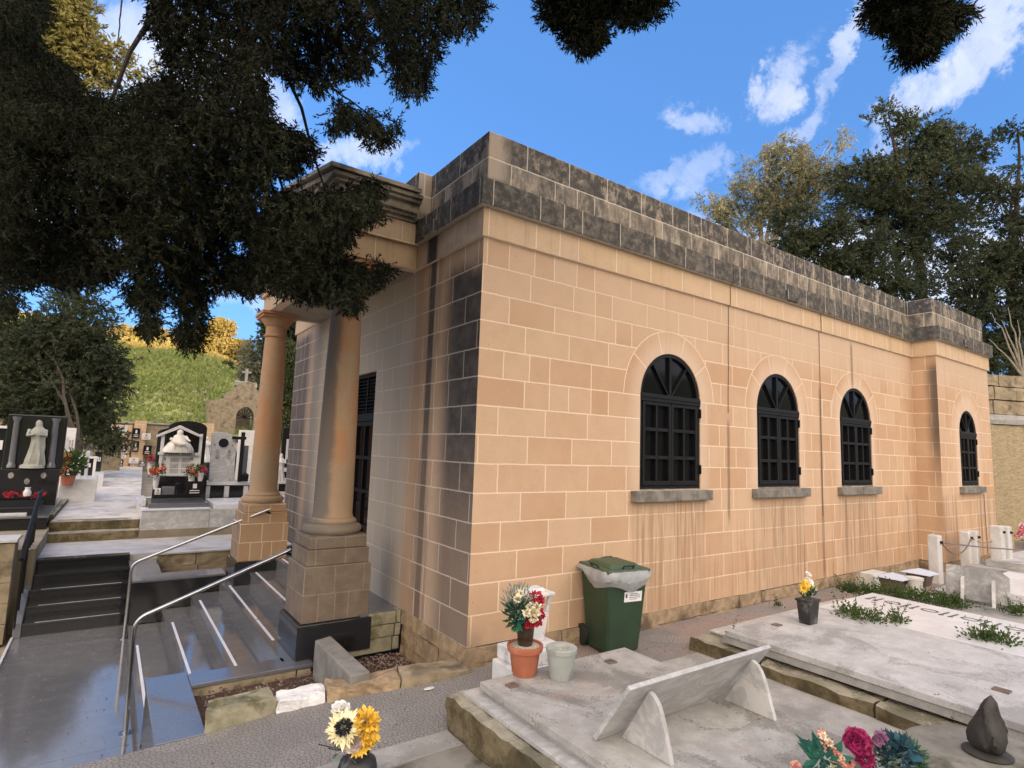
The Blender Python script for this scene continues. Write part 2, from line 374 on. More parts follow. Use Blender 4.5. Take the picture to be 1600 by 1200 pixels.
    c = t.mix(t.m('MULTIPLY', t.m('MULTIPLY', isb, t.ss(yy, -0.36, -0.16, 1.0, 0.0)), t.m('MULTIPLY', t.ss(z, 1.2, 2.4, 0.15, 0.85), t.ss(z, 3.4, 3.65, 1.0, 0.2))), c, (0.07, 0.062, 0.055, 1))
    return c
def band_dirt(t, o, x, y, z, isx, c, st, med, fine):
    grey = t.mix(t.ss(med, 0.35, 0.65), (0.33, 0.29, 0.25, 1), (0.46, 0.40, 0.33, 1))
    c = t.mix(t.m('MULTIPLY', t.m('MULTIPLY', isx, t.m('LESS_THAN', x, 1.0)), t.ss(y, 1.1, 1.5, 0.75, 0.2)), c, grey)
    c = t.mix(t.ss(st, 0.52, 0.72, 0.0, 0.4), c, (0.30, 0.23, 0.16, 1))
    run = t.m('MULTIPLY', isx, t.ss(t.m('ABSOLUTE', t.m('SUBTRACT', y, 1.0)), 0.07, 0.16, 1.0, 0.0))
    run = t.m('MULTIPLY', run, t.m('LESS_THAN', x, 1.0))
    return t.mix(run, c, (0.05, 0.05, 0.055, 1))
def par_dirt(t, o, x, y, z, isx, c, st, med, fine):
    st2 = t.noise(t.vm('MULTIPLY', o, (5.0, 5.0, 1.6)), 1.3, 6, 0.7)
    lich = t.noise(o, 11, 7, 0.72)
    dark = t.mix(t.ss(lich, 0.42, 0.72), (0.050, 0.049, 0.048, 1), (0.19, 0.175, 0.15, 1))
    dk = t.mix(isx, dark, t.mix(t.ss(lich, 0.4, 0.7), (0.040, 0.043, 0.050, 1), (0.13, 0.13, 0.13, 1)))
    jl = t.m('SUBTRACT', 1.0, t.m('MULTIPLY', t.jn, 0.62))
    keep = t.m('MULTIPLY', t.ss(t.m('ADD', st2, t.m('MULTIPLY', t.m('SUBTRACT', lich, 0.5), 0.5)), 0.50, 0.66, 0.98, 0.40), jl)
    ledge = t.m('LESS_THAN', z, 4.251)
    keep = t.m('MAXIMUM', keep, t.m('MULTIPLY', t.m('MULTIPLY', ledge, t.ss(st2, 0.4, 0.8, 0.96, 0.75)), jl))
    mid = t.m('MULTIPLY', t.m('SUBTRACT', 1.0, ledge), t.m('LESS_THAN', z, 4.53))
    keep = t.m('MULTIPLY', keep, t.m('SUBTRACT', 1.0, t.m('MULTIPLY', mid, t.ss(st2, 0.40, 0.58, 0.10, 0.55))))
    keep = t.m('MULTIPLY', keep, t.m('SUBTRACT', 1.0, t.m('MULTIPLY', t.m('MULTIPLY', t.ss(t.m('ADD', x, t.m('MULTIPLY', st2, 0.3)), 0.28, 0.46, 0.85, 0.0), t.m('SUBTRACT', 1.0, isx)), t.ss(z, 4.3, 4.36))))
    return t.mix(t.m('MULTIPLY', keep, 0.97), c, dk)
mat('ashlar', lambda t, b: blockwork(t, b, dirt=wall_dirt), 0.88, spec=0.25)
mat('band_stone', lambda t, b: blockwork(t, b, v0=3.71, c=0.28, arches=False, base=((0.60,0.43,0.26),(0.62,0.46,0.31)), dirt=band_dirt), 0.88, spec=0.25)
mat('dark_parapet', lambda t, b: blockwork(t, b, v0=3.985, c=0.272, L=0.56, arches=False, base=((0.40,0.34,0.265),(0.45,0.405,0.335)), mortar=(0.66,0.60,0.50), dirt=par_dirt), 0.95, spec=0.2)
def col_mat(t, b):
    o = obc(t); x, y, z = t.sep(o)
    n = t.noise(t.vm('MULTIPLY', o, (1, 1, 0.45)), 4.0, 6, 0.65, 1.2); f = t.noise(o, 50, 5, 0.7)
    c = t.mix(t.ss(n, 0.35, 0.66), (0.50, 0.26, 0.13, 1), (0.46, 0.335, 0.22, 1))
    c = t.mix(t.ss(f, 0.4, 0.7, 0.0, 0.3), c, (0.34, 0.22, 0.14, 1))
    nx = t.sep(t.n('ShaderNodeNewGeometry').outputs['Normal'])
    low = t.ss(z, 1.2, 1.9, 0.7, 0.0)
    c = t.mix(low, c, (0.34, 0.27, 0.19, 1))
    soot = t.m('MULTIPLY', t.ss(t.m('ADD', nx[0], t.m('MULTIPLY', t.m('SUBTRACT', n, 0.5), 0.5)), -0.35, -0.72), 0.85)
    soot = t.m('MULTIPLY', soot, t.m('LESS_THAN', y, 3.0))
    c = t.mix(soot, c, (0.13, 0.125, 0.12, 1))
    base = t.m('MULTIPLY', t.ss(z, 0.96, 0.9), t.m('LESS_THAN', y, 3.0))
    c = t.mix(t.m('MULTIPLY', base, 0.75), c, (0.17, 0.155, 0.13, 1))
    bump(t, b, f, 0.3, 0.004); return c
mat('column_stone', col_mat, 0.85, spec=0.25)
def ped_mat(t, b):
    def dirt(t, o, x, y, z, isx, c, st, med, fine):
        g = t.mix(t.ss(med, 0.35, 0.65), (0.066, 0.067, 0.066, 1), (0.12, 0.118, 0.108, 1))
        k = t.m('LESS_THAN', y, 3.0)
        f = t.m('ADD', t.m('MULTIPLY', k, 0.85), t.m('MULTIPLY', t.m('MULTIPLY', t.m('SUBTRACT', 1.0, k), isx), 0.6))
        return t.mix(t.m('MULTIPLY', f, t.ss(fine, 0.2, 0.7, 1.0, 0.85)), c, g)
    return blockwork(t, b, v0=-0.02, c=0.267, L=0.30, arches=False, dirt=dirt, base=((0.50,0.31,0.18),(0.52,0.36,0.23)))
mat('pedestal_stone', ped_mat, 0.9, spec=0.25)
simple('sill_stone', (0.13,0.12,0.105,1), (0.24,0.22,0.19,1), 7, 0.9)
simple('soffit_stone', (0.27,0.235,0.19,1), (0.34,0.30,0.245,1), 5, 0.9)
simple('old_stone', (0.25,0.20,0.13,1), (0.35,0.29,0.20,1), 5, 0.95, bs=0.6, bd=0.012, c3=(0.13,0.11,0.07,1), s3=3.0)
simple('plinth_rock', (0.26,0.19,0.12,1), (0.40,0.30,0.19,1), 9, 0.95, bs=0.7, bd=0.015, c3=(0.14,0.10,0.065,1), s3=2.5)
simple('mossy_stone', (0.24,0.225,0.15,1), (0.36,0.335,0.24,1), 7, 0.95, bs=0.6, bd=0.01, c3=(0.11,0.105,0.05,1), s3=4.0)
simple('wet_stone', (0.15,0.145,0.125,1), (0.24,0.23,0.20,1), 4, 0.9, bs=0.5, bd=0.008, c3=(0.07,0.07,0.045,1), s3=2.5)
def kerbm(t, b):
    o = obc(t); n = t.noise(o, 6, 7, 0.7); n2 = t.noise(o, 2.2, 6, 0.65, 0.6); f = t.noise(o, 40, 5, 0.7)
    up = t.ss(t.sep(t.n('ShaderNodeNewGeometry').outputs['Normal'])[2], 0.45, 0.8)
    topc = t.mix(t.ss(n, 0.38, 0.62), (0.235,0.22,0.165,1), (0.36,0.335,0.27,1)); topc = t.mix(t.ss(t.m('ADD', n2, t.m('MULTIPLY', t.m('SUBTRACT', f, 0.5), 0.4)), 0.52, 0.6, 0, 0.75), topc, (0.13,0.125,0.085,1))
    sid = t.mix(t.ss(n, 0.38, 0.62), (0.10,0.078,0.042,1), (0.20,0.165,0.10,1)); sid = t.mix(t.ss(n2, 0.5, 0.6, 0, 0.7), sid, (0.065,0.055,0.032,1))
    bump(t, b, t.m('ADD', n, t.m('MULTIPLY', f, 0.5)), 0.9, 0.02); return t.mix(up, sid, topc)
mat('tomb_kerb', kerbm, 0.95, spec=0.2)
simple('white_paint_stone', (0.72,0.73,0.74,1), (0.86,0.86,0.86,1), 12, 0.7, bs=0.8, bd=0.012)
simple('grey_block', (0.17,0.165,0.155,1), (0.26,0.25,0.235,1), 6, 0.92, bs=0.4)
simple('iron', (0.006,0.006,0.007,1), (0.011,0.011,0.012,1), 20, 0.5, bs=0.05, spec=0.2)
simple('cable', (0.07,0.05,0.04,1), (0.16,0.11,0.08,1), 20, 0.7, bs=0)
simple('chrome', (0.42,0.42,0.43,1), (0.50,0.50,0.50,1), 30, 0.22, 1.0, bs=0)
def glassy(t, b):
    o = obc(t); n = t.noise(o, 1.2, 2)
    bump(t, b, n, 0.08, 0.02); return (0.006, 0.006, 0.008, 1)
mat('window_glass', glassy, 0.06, spec=0.12)
def granite(cols, rough, nm, veins=0.0, sc=140, spec=0.5):
    def f(t, b):
        o = obc(t); n = t.noise(o, sc, 3, 0.7); m_ = t.noise(o, 6, 6, 0.65); f_ = t.noise(t.vm('MULTIPLY', o, (3, 9, 9)), 7, 5, 0.7, 0.6)
        c = t.mix(t.ss(n, 0.4, 0.65), cols[0], cols[1]); c = t.mix(t.ss(m_, 0.45, 0.7, 0, 0.6), c, cols[2])
        if veins: c = t.mix(t.ss(f_, 0.52, 0.7, 0, veins), c, (0.14, 0.14, 0.15, 1))
        t.put(b.inputs['Roughness'], t.ss(f_, 0.3, 0.8, rough*0.7, rough*1.8)); bump(t, b, f_, 0.02, 0.002)
        return c
    return mat(nm, f, rough, spec=spec)
granite(((0.016,0.017,0.020,1),(0.030,0.031,0.035,1),(0.022,0.023,0.027,1)), 0.10, 'black_granite', sc=200)
granite(((0.125,0.125,0.13,1),(0.16,0.16,0.165,1),(0.19,0.19,0.195,1)), 0.08, 'step_granite', 0.6, spec=0.9, sc=90)
MATS['step_granite'].node_tree.nodes['Principled BSDF'].inputs['IOR'].default_value = 1.7
granite(((0.105,0.11,0.125,1),(0.16,0.165,0.18,1),(0.13,0.135,0.15,1)), 0.09, 'grey_granite', 0.3, spec=0.8)
granite(((0.010,0.010,0.011,1),(0.016,0.016,0.018,1),(0.013,0.013,0.014,1)), 0.12, 'polished_black', sc=90)
def marble(nm, a, b_, vein, rough=0.35, sc=1.0, vs=0.6):
    def f(t, b):
        o = obc(t); q = t.vm('MULTIPLY', o, (sc, sc*1.6, sc*1.6))
        n = t.noise(q, 2.4, 8, 0.66, 0.9); k = t.m('ABSOLUTE', t.m('SUBTRACT', n, 0.5))
        c = t.mix(t.ss(t.noise(o, 2.1*sc, 6, 0.6), 0.35, 0.65), a, b_)
        c = t.mix(t.ss(k, 0.0, 0.11, vs*0.55, 0.0), c, vein)
        c = t.mix(t.ss(t.noise(o, 60, 4, 0.7), 0.5, 0.75, 0, 0.15), c, vein)
        bump(t, b, t.noise(o, 45, 4), 0.08, 0.002); return c
    return mat(nm, f, rough)
marble('white_marble', (0.56,0.56,0.55,1), (0.66,0.655,0.64,1), (0.40,0.40,0.41,1), 0.4)
marble('veined_marble', (0.44,0.44,0.44,1), (0.55,0.55,0.545,1), (0.22,0.22,0.23,1), 0.4, 1.3, 0.8)
marble('grey_marble', (0.22,0.22,0.22,1), (0.38,0.38,0.375,1), (0.12,0.12,0.12,1), 0.5, 1.6, 0.9)
marble('pale_marble', (0.62,0.64,0.68,1), (0.72,0.73,0.75,1), (0.5,0.5,0.52,1), 0.3)
def lidmat(nm, a, b_, dirtc, stainc, amt=0.8, seed=0.0):
    def f(t, b):
        o = t.vm('ADD', obc(t), (seed, seed, 0)); n = t.noise(o, 1.7, 7, 0.62, 0.8); n2 = t.noise(o, 7.0, 7, 0.7); n3 = t.noise(o, 60, 4, 0.7); n4 = t.noise(o, 2.6, 6, 0.6, 1.0)
        sp = t.noise(o, 26, 3, 0.5)
        c = t.mix(t.ss(n2, 0.35, 0.65), a, b_)
        c = t.mix(t.ss(n, 0.45, 0.65, 0, amt*0.45), c, dirtc)
        c = t.mix(t.ss(t.m('ADD', t.m('ADD', n, t.m('MULTIPLY', t.m('SUBTRACT', n2, 0.5), 0.5)), t.m('MULTIPLY', t.m('SUBTRACT', n3, 0.5), 0.45)), 0.55, 0.60, 0, amt*0.7), c, dirtc)
        c = t.mix(t.ss(n4, 0.58, 0.72, 0, 0.4), c, stainc)
        c = t.mix(t.ss(n3, 0.55, 0.72, 0, 0.45), c, (0.13, 0.12, 0.105, 1))
        c = t.mix(t.ss(sp, 0.70, 0.76, 0, 0.8), c, (0.07, 0.065, 0.055, 1))
        bump(t, b, t.m('ADD', n3, n2), 0.15, 0.003)
        t.put(b.inputs['Roughness'], t.ss(n2, 0.3, 0.7, 0.5, 0.8)); return c
    return mat(nm, f, 0.65, spec=0.4)
lidmat('tomb_lid_dirty', (0.32,0.315,0.30,1), (0.42,0.415,0.40,1), (0.14,0.138,0.125,1), (0.36,0.23,0.155,1))
lidmat('tomb_lid_grey', (0.42,0.42,0.42,1), (0.51,0.515,0.52,1), (0.22,0.22,0.215,1), (0.42,0.37,0.32,1), 0.75, 5.0)
lidmat('cement', (0.30,0.30,0.29,1), (0.40,0.395,0.38,1), (0.19,0.19,0.175,1), (0.24,0.23,0.19,1), 0.6, 9.0)
def pave(t, b):
    o = obc(t); x, y, z = t.sep(o)
    ow = t.vm('ADD', o, t.vm('MULTIPLY', t.vm('SUBTRACT', t.noise(o, 18, 3, 0.6, 0, 'Color'), (0.5,0.5,0.5)), (0.02,0.02,0.0)))
    v = t.n('ShaderNodeTexVoronoi', feature='DISTANCE_TO_EDGE', voronoi_dimensions='2D'); t.put(v.inputs['Vector'], ow); v.inputs['Scale'].default_value = 34
    v2 = t.n('ShaderNodeTexVoronoi', feature='F1', voronoi_dimensions='2D'); t.put(v2.inputs['Vector'], ow); v2.inputs['Scale'].default_value = 34
    edge = t.ss(v.outputs['Distance'], 0.02, 0.13, 1.0, 0.0)
    slab = t.n('ShaderNodeTexVoronoi', feature='F1', voronoi_dimensions='2D', distance='CHEBYCHEV'); t.put(slab.inputs['Vector'], o); slab.inputs['Scale'].default_value = 1.15
    sc = t.sep(slab.outputs['Color'])[0]
    big = t.noise(o, 1.1, 5, 0.6)
    c = t.mix(t.ss(sc, 0.2, 0.8), (0.235,0.225,0.215,1), (0.30,0.285,0.27,1))
    pink = t.m('MULTIPLY', t.ss(x, 0.2, 1.6), t.ss(big, 0.42, 0.6))
    c = t.mix(t.m('MULTIPLY', pink, 0.8), c, (0.36,0.265,0.225,1))
    c = t.mix(t.ss(big, 0.35, 0.65, 0.35, 0.0), c, (0.16,0.16,0.16,1))
    c = t.mix(t.m('MULTIPLY', edge, 0.85), c, (0.085,0.083,0.083,1))
    c = t.mix(t.ss(t.noise(o, 90, 3), 0.5, 0.75, 0, 0.3), c, (0.42,0.41,0.40,1))
    bump(t, b, t.m('SUBTRACT', t.noise(o, 60, 3), t.m('MULTIPLY', edge, 1.5)), 0.5, 0.004); return c
mat('crazy_paving', pave, 0.72, spec=0.45)
simple('joint_dirt', (0.09,0.085,0.07,1), (0.16,0.15,0.12,1), 14, 0.95)
simple('path_stone', (0.46,0.43,0.39,1), (0.60,0.57,0.53,1), 3.0, 0.75, bs=0.4, bd=0.01, c3=(0.27,0.25,0.22,1), s3=1.8)
simple('marble_path', (0.40,0.39,0.38,1), (0.50,0.49,0.475,1), 4.0, 0.5, bs=0.1, c3=(0.30,0.29,0.28,1), s3=1.2)
simple('soil', (0.075,0.045,0.035,1), (0.13,0.085,0.065,1), 30, 0.97, bs=0.8, bd=0.02)
simple('gravel_chip', (0.16,0.10,0.085,1), (0.30,0.22,0.19,1), 3, 0.9, bs=0.2)
simple('ground_earth', (0.20,0.17,0.12,1), (0.28,0.24,0.17,1), 2, 0.95, bs=0.3)
def grassm(nm, a, b_, c3):
    def f(t, b):
        o = obc(t)
        c = t.mix(t.ss(t.noise(o, 0.55, 6, 0.65), 0.35, 0.65), a, b_)
        return t.mix(t.ss(t.noise(o, 2.5, 5, 0.7), 0.52, 0.7, 0, 0.7), c, c3)
    return mat(nm, f, 0.9, spec=0.2)
grassm('hill_grass', (0.20,0.24,0.08,1), (0.30,0.33,0.13,1), (0.36,0.29,0.17,1))
grassm('dry_scrub', (0.42,0.26,0.075,1), (0.50,0.36,0.12,1), (0.36,0.18,0.09,1))
def leafmat(nm, cols, trans=0.15, sc=0.9):
    def f(t, b):
        o = obc(t); isl = t.n('ShaderNodeNewGeometry')
        c = t.mix(t.ss(t.noise(o, sc, 4, 0.6), 0.35, 0.65), cols[0], cols[1])
        c = t.mix(t.ss(t.noise(o, sc*9, 3, 0.6), 0.5, 0.7, 0, 0.7), c, cols[2])
        return c
    m = mat(nm, f, 0.8, spec=0.08)
    nt = m.node_tree; pb = nt.nodes['Principled BSDF']; out = nt.nodes['Material Output']
    tr = nt.nodes.new('ShaderNodeBsdfTranslucent'); mx = nt.nodes.new('ShaderNodeMixShader'); mx.inputs[0].default_value = trans
    src = pb.inputs['Base Color'].links[0].from_socket
    nt.links.new(src, tr.inputs[0]); nt.links.new(pb.outputs[0], mx.inputs[1]); nt.links.new(tr.outputs[0], mx.inputs[2]); nt.links.new(mx.outputs[0], out.inputs[0])
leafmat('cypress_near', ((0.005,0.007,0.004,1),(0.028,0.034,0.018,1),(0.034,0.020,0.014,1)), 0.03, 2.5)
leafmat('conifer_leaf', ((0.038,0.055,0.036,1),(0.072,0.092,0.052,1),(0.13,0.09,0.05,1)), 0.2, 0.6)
leafmat('conifer_sunlit', ((0.13,0.13,0.05,1),(0.20,0.17,0.06,1),(0.09,0.09,0.04,1)), 0.25)
leafmat('eucalyptus_leaf', ((0.17,0.19,0.13,1),(0.32,0.30,0.17,1),(0.42,0.30,0.18,1)), 0.35, 0.45)
leafmat('ivy_leaf', ((0.05,0.07,0.03,1),(0.09,0.11,0.05,1),(0.13,0.10,0.06,1)), 0.2)
leafmat('weed_leaf', ((0.055,0.095,0.030,1),(0.09,0.14,0.045,1),(0.12,0.13,0.06,1)), 0.25, 4)
leafmat('golden_bush', ((0.42,0.34,0.10,1),(0.52,0.42,0.17,1),(0.40,0.22,0.11,1)), 0.3, 0.5)
leafmat('scrub_green', ((0.23,0.29,0.08,1),(0.34,0.38,0.13,1),(0.40,0.36,0.20,1)), 0.25, 0.35)
simple('bark', (0.035,0.028,0.022,1), (0.065,0.052,0.04,1), 9, 0.95, bs=0.8, bd=0.02)
simple('bark_pale', (0.26,0.22,0.18,1), (0.36,0.31,0.26,1), 5, 0.9, bs=0.4, bd=0.02)
simple('bin_green', (0.020,0.045,0.024,1), (0.026,0.055,0.030,1), 5, 0.5, bs=0.05)
simple('bin_lid', (0.040,0.075,0.040,1), (0.05,0.09,0.05,1), 5, 0.5, bs=0.1)
def bagm(t, b):
    o = obc(t); bump(t, b, t.noise(o, 26, 5, 0.7, 1.5), 0.8, 0.02)
    b.inputs['Alpha'].default_value = 0.72
    return t.mix(t.noise(o, 9, 4), (0.34,0.36,0.38,1), (0.62,0.65,0.68,1))
mat('bin_liner', bagm, 0.3)
simple('rubber', (0.012,0.012,0.012,1), (0.02,0.02,0.02,1), 20, 0.7)
simple('terracotta', (0.34,0.105,0.055,1), (0.42,0.15,0.085,1), 6, 0.75, bs=0.15)
simple('grey_plastic', (0.30,0.33,0.31,1), (0.36,0.385,0.365,1), 5, 0.7, bs=0.1, c3=(0.24,0.245,0.22,1), s3=7)
simple('gravel_fill', (0.30,0.26,0.20,1), (0.5,0.46,0.38,1), 60, 0.95)
simple('brown_glass', (0.030,0.018,0.012,1), (0.05,0.032,0.02,1), 5, 0.18, bs=0)
simple('black_pot', (0.016,0.016,0.018,1), (0.03,0.03,0.032,1), 9, 0.45, bs=0.2, c3=(0.12,0.12,0.12,1), s3=9, lo=0.4, hi=0.6)
simple('white_cast', (0.60,0.61,0.62,1), (0.72,0.72,0.71,1), 9, 0.6, c3=(0.42,0.41,0.38,1), s3=6)
simple('cornice_stone', (0.25,0.215,0.165,1), (0.38,0.33,0.25,1), 6, 0.9, c3=(0.08,0.075,0.065,1), s3=2.5)
simple('dark_sculpt', (0.022,0.021,0.019,1), (0.042,0.039,0.034,1), 12, 0.7, bs=0.3)
simple('label_white', (0.75,0.76,0.80,1), (0.8,0.8,0.84,1), 3, 0.5, bs=0)
simple('label_ink', (0.05,0.045,0.09,1), (0.09,0.05,0.08,1), 60, 0.6, bs=0)
simple('letter_grey', (0.09,0.09,0.095,1), (0.13,0.13,0.13,1), 9, 0.6, bs=0)
simple('statue_white', (0.58,0.565,0.52,1), (0.70,0.68,0.63,1), 4, 0.55, bs=0.1)
simple('statue_stone', (0.27,0.28,0.24,1), (0.36,0.365,0.32,1), 4, 0.7, bs=0.1)
simple('plaque_white', (0.58,0.57,0.55,1), (0.68,0.67,0.65,1), 6, 0.5, bs=0)
simple('photo_oval', (0.16,0.14,0.13,1), (0.42,0.38,0.34,1), 30, 0.4, bs=0)
simple('solar_cap', (0.50,0.56,0.68,1), (0.56,0.62,0.72,1), 3, 0.25, bs=0)
simple('steel_dark', (0.20,0.15,0.13,1), (0.28,0.22,0.19,1), 3, 0.3, 0.6, bs=0)
def render_wall(t, b):
    o = obc(t); n = t.noise(t.vm('MULTIPLY', o, (1, 1, 2.4)), 9, 7, 0.7, 0.8); f = t.noise(o, 45, 5, 0.7)
    bump(t, b, t.m('ADD', n, t.m('MULTIPLY', f, 0.5)), 1.0, 0.06)
    return t.mix(t.ss(n, 0.35, 0.65), (0.42,0.34,0.21,1), (0.58,0.48,0.32,1))
mat('render_wall', render_wall, 0.95, spec=0.2)
FL = {'red': (0.42,0.012,0.035,1), 'pink': (0.52,0.10,0.17,1), 'magenta': (0.27,0.015,0.09,1), 'cream': (0.66,0.60,0.42,1), 'yellow': (0.66,0.43,0.05,1), 'paleyellow': (0.66,0.61,0.36,1),
      'white': (0.72,0.71,0.70,1), 'blue': (0.02,0.075,0.105,1), 'teal': (0.012,0.10,0.07,1), 'leafgreen': (0.02,0.07,0.035,1), 'dusty': (0.40,0.33,0.30,1), 'peach': (0.66,0.33,0.27,1), 'orange': (0.60,0.16,0.05,1), 'lilac': (0.27,0.12,0.22,1), 'greygreen': (0.15,0.20,0.17,1), 'dark': (0.015,0.015,0.018,1)}
for k_, v_ in FL.items():
    simple('petal_'+k_, v_, tuple(min(1, c*1.35) for c in v_[:3])+(1,), 14, 0.7, bs=0.1)
def on(px, py, ax, v):
    d = CF + CR * ((px - 800) / FPX) + CU * ((600 - py) / FPX)
    i = 'xyz'.index(ax); return CO + d * ((v - CO[i]) / d[i])
def struct(name, mb, m, **k):
    o = mb.build(name, m, **k); o['kind'] = 'structure'; return o
def top(name, mb, m, label, cat, group=None, **k):
    return setp(mb.build(name, m, **k), label, cat, group)
# ------------------------------------------------------------------ ground, pavements, path, hills
struct('ground', MB().add([(-500,-500,-1.12),(500,-500,-1.12),(500,500,-1.12),(-500,500,-1.12)], [(0,1,2,3)]), 'ground_earth')
def pz(x): return float(np.interp(x, [-40, -3.2, -1.97, 0, 3, 14], [-0.36, -0.36, -0.345, -0.175, -0.155, -0.14]))
pv = MB(); xs = [-40, -8, -3.2, -1.97, -1.0, 0, 1.5, 3, 6, 9.5, 14.5]
for a, b in zip(xs[:-1], xs[1:]):
    y1 = 0.27 if b <= 0 else 0.02
    z0, z1 = pz(a), pz(b)
    pv.add([(a,-60,z0),(b,-60,z1),(b,y1,z1),(a,y1,z0)], [(0,1,2,3)])
    pv.add([(a,y1,z0),(b,y1,z1),(b,y1,-1.12),(a,y1,-1.12)], [(0,3,2,1)])
pv.add([(12.3,0.02,-0.14),(16,0.02,-0.14),(16,9,-0.14),(12.3,9,-0.14)], [(0,1,2,3)])
struct('pavement', pv, 'crazy_paving')
struct('landing', MB().box(-3.5, -2.24, 0.0, 1.95, -1.12, -1.02).box(-3.5, -2.24, 1.953, 5.9, -1.12, -1.02), 'step_granite')
struct('terrace', MB().box(-3.42, 0.3, 6.86, 8.44, -1.1, -0.17), 'marble_path', bevel=0.004)
struct('upper_ground', MB().box(-60, -3.42, 6.4, 31, -1.1, 0.06).box(-3.42, 60, 8.44, 31, -1.1, -0.02), 'ground_earth')
pth = MB()
pl = [(-3.41, 8.78), (-3.07, 30)]; pr_ = [(-2.085, 8.78), (-1.16, 30)]
pth.add([(-3.41,8.78,0.15),(-2.085,8.78,0.15),(-1.16,30,0.22),(-3.07,30,0.22),(-3.41,8.78,-.2),(-2.085,8.78,-.2),(-1.16,30,-.2),(-3.07,30,-.2)],
        [(0,1,2,3),(0,4,5,1),(1,5,6,2),(3,2,6,7),(0,3,7,4)])
struct('path', pth, 'path_stone', sub=3, disp=0.012, dscale=2.2)
t_ = thing('path_steps', (-2.75, 8.44, -0.17), 'two worn pale stone steps leading from the terrace up to the path', 'steps')
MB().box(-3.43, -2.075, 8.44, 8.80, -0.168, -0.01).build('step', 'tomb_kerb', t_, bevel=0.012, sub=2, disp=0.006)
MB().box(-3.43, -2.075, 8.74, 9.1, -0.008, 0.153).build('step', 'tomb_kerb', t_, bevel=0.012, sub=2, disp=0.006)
def grid_mesh(name, x0, x1, nx, y0, y1, ny, fz, m):
    X = np.linspace(x0, x1, nx); Y = np.linspace(y0, y1, ny); GX, GY = np.meshgrid(X, Y)
    Z = fz(GX, GY); V = np.stack([GX, GY, Z], -1).reshape(-1, 3)
    F = [(j*nx+i, j*nx+i+1, (j+1)*nx+i+1, (j+1)*nx+i) for j in range(ny-1) for i in range(nx-1)]
    o = MB().add(V, F).build(name, m, smooth=True); o['kind'] = 'structure'; return o
def fb(X, Y, s, seed):
    P = np.stack([X.ravel(), Y.ravel(), 0*X.ravel()], -1)
    return (vnoise(P, s, seed) - .5 + 0.5*(vnoise(P, s*2.1, seed+1) - .5)).reshape(X.shape)
def hillz(X, Y):
    ridge = np.interp(X, [-80, -20, -6, -2, 1, 3.3, 5.5, 8.2, 11, 20, 60], [11, 11.5, 10.6, 9.9, 10.6, 10.3, 9.4, 8.0, 7.2, 6.5, 6])
    t = np.clip((Y-31)/27.0, 0, 1); s = np.where(t < 1, 0.5*t + 0.5*(1-np.cos(t*PI))/2*1.0 + 0.0, 1.0)
    back = np.clip((Y-60)/60, 0, 1)
    return 1.9 + (ridge-1.9)*s - back*3 + fb(X, Y, 0.22, 3)*1.4*np.minimum(1, t*5)
grid_mesh('hill', -90, 70, 110, 31, 140, 90, hillz, 'hill_grass')
CREST = 27.6
def backz(X, Y):
    return -1.2 + (CREST+1.2)*np.clip((-Y-62)/55.0, 0, 1)**1.0 + fb(X, Y, 0.05, 5)*0.8*np.clip((-Y-62)/20, 0, 1)
grid_mesh('added_shade_hill', -320, 320, 60, -230, -60, 30, backz, 'hill_grass')  # unseen hill added behind the camera to keep the low sun off the graves

# ------------------------------------------------------------------ chapel
ch = thing('chapel', (0, 0, 0), 'single storey sandstone block chapel with columned portico, arched black windows and a soot blackened parapet', 'chapel')
ZT = 3.71
def arch_wall(mb, x0, x1, y, wins, z1, ext=0.13):
    """front face of a wall in the plane y (facing -Y) with round headed openings, plus their reveals"""
    cur = x0
    for cx, hw, zs, zp in wins:
        mb.add([(cur,y,0),(cx-hw,y,0),(cx-hw,y,z1),(cur,y,z1)], [(0,1,2,3)])
        mb.add([(cx-hw,y,0),(cx+hw,y,0),(cx+hw,y,zs),(cx-hw,y,zs)], [(0,1,2,3)])
        n = 28; P = [(cx-hw*math.cos(PI*k/n), zp+hw*math.sin(PI*k/n)) for k in range(n+1)]
        for (ax, az), (bx, bz) in zip(P[:-1], P[1:]):
            mb.add([(ax,y,az),(bx,y,bz),(bx,y,z1),(ax,y,z1)], [(0,1,2,3)])
            mb.add([(ax,y,az),(bx,y,bz),(bx,y+ext,bz),(ax,y+ext,az)], [(0,3,2,1)])
        mb.add([(cx-hw,y,zs),(cx-hw,y,zp),(cx-hw,y+ext,zp),(cx-hw,y+ext,zs)], [(0,1,2,3)])
        mb.add([(cx+hw,y,zs),(cx+hw,y,zp),(cx+hw,y+ext,zp),(cx+hw,y+ext,zs)], [(3,2,1,0)])
        mb.add([(cx-hw,y,zs),(cx+hw,y,zs),(cx+hw,y+ext,zs),(cx-hw,y+ext,zs)], [(0,1,2,3)])
        cur = cx+hw
    mb.add([(cur,y,0),(x1,y,0),(x1,y,z1),(cur,y,z1)], [(0,1,2,3)])
HW = 0.535
wins = [(2.69, HW, 1.325, 2.385), (4.98, HW, 1.325, 2.385), (7.27, HW, 1.325, 2.385)]
mb = MB(); arch_wall(mb, 0, 9.54, 0, wins, ZT)
mb.add([(9.54,0,0),(9.54,-0.4,0),(9.54,-0.4,ZT),(9.54,0,ZT)], [(0,1,2,3)])
mb.add([(12.27,-0.4,0),(12.27,7,0),(12.27,7,ZT),(12.27,-0.4,ZT)], [(0,1,2,3)])
mb.add([(0,6.54,0),(12.27,6.54,0),(12.27,6.54,ZT),(0,6.54,ZT)], [(0,1,2,3)])
mb.build('side_wall', 'ashlar', ch)
mb = MB(); arch_wall(mb, 9.54, 12.27, -0.4, [(10.96, 0.45, 1.325, 2.33)], ZT)
mb.build('end_block', 'ashlar', ch)
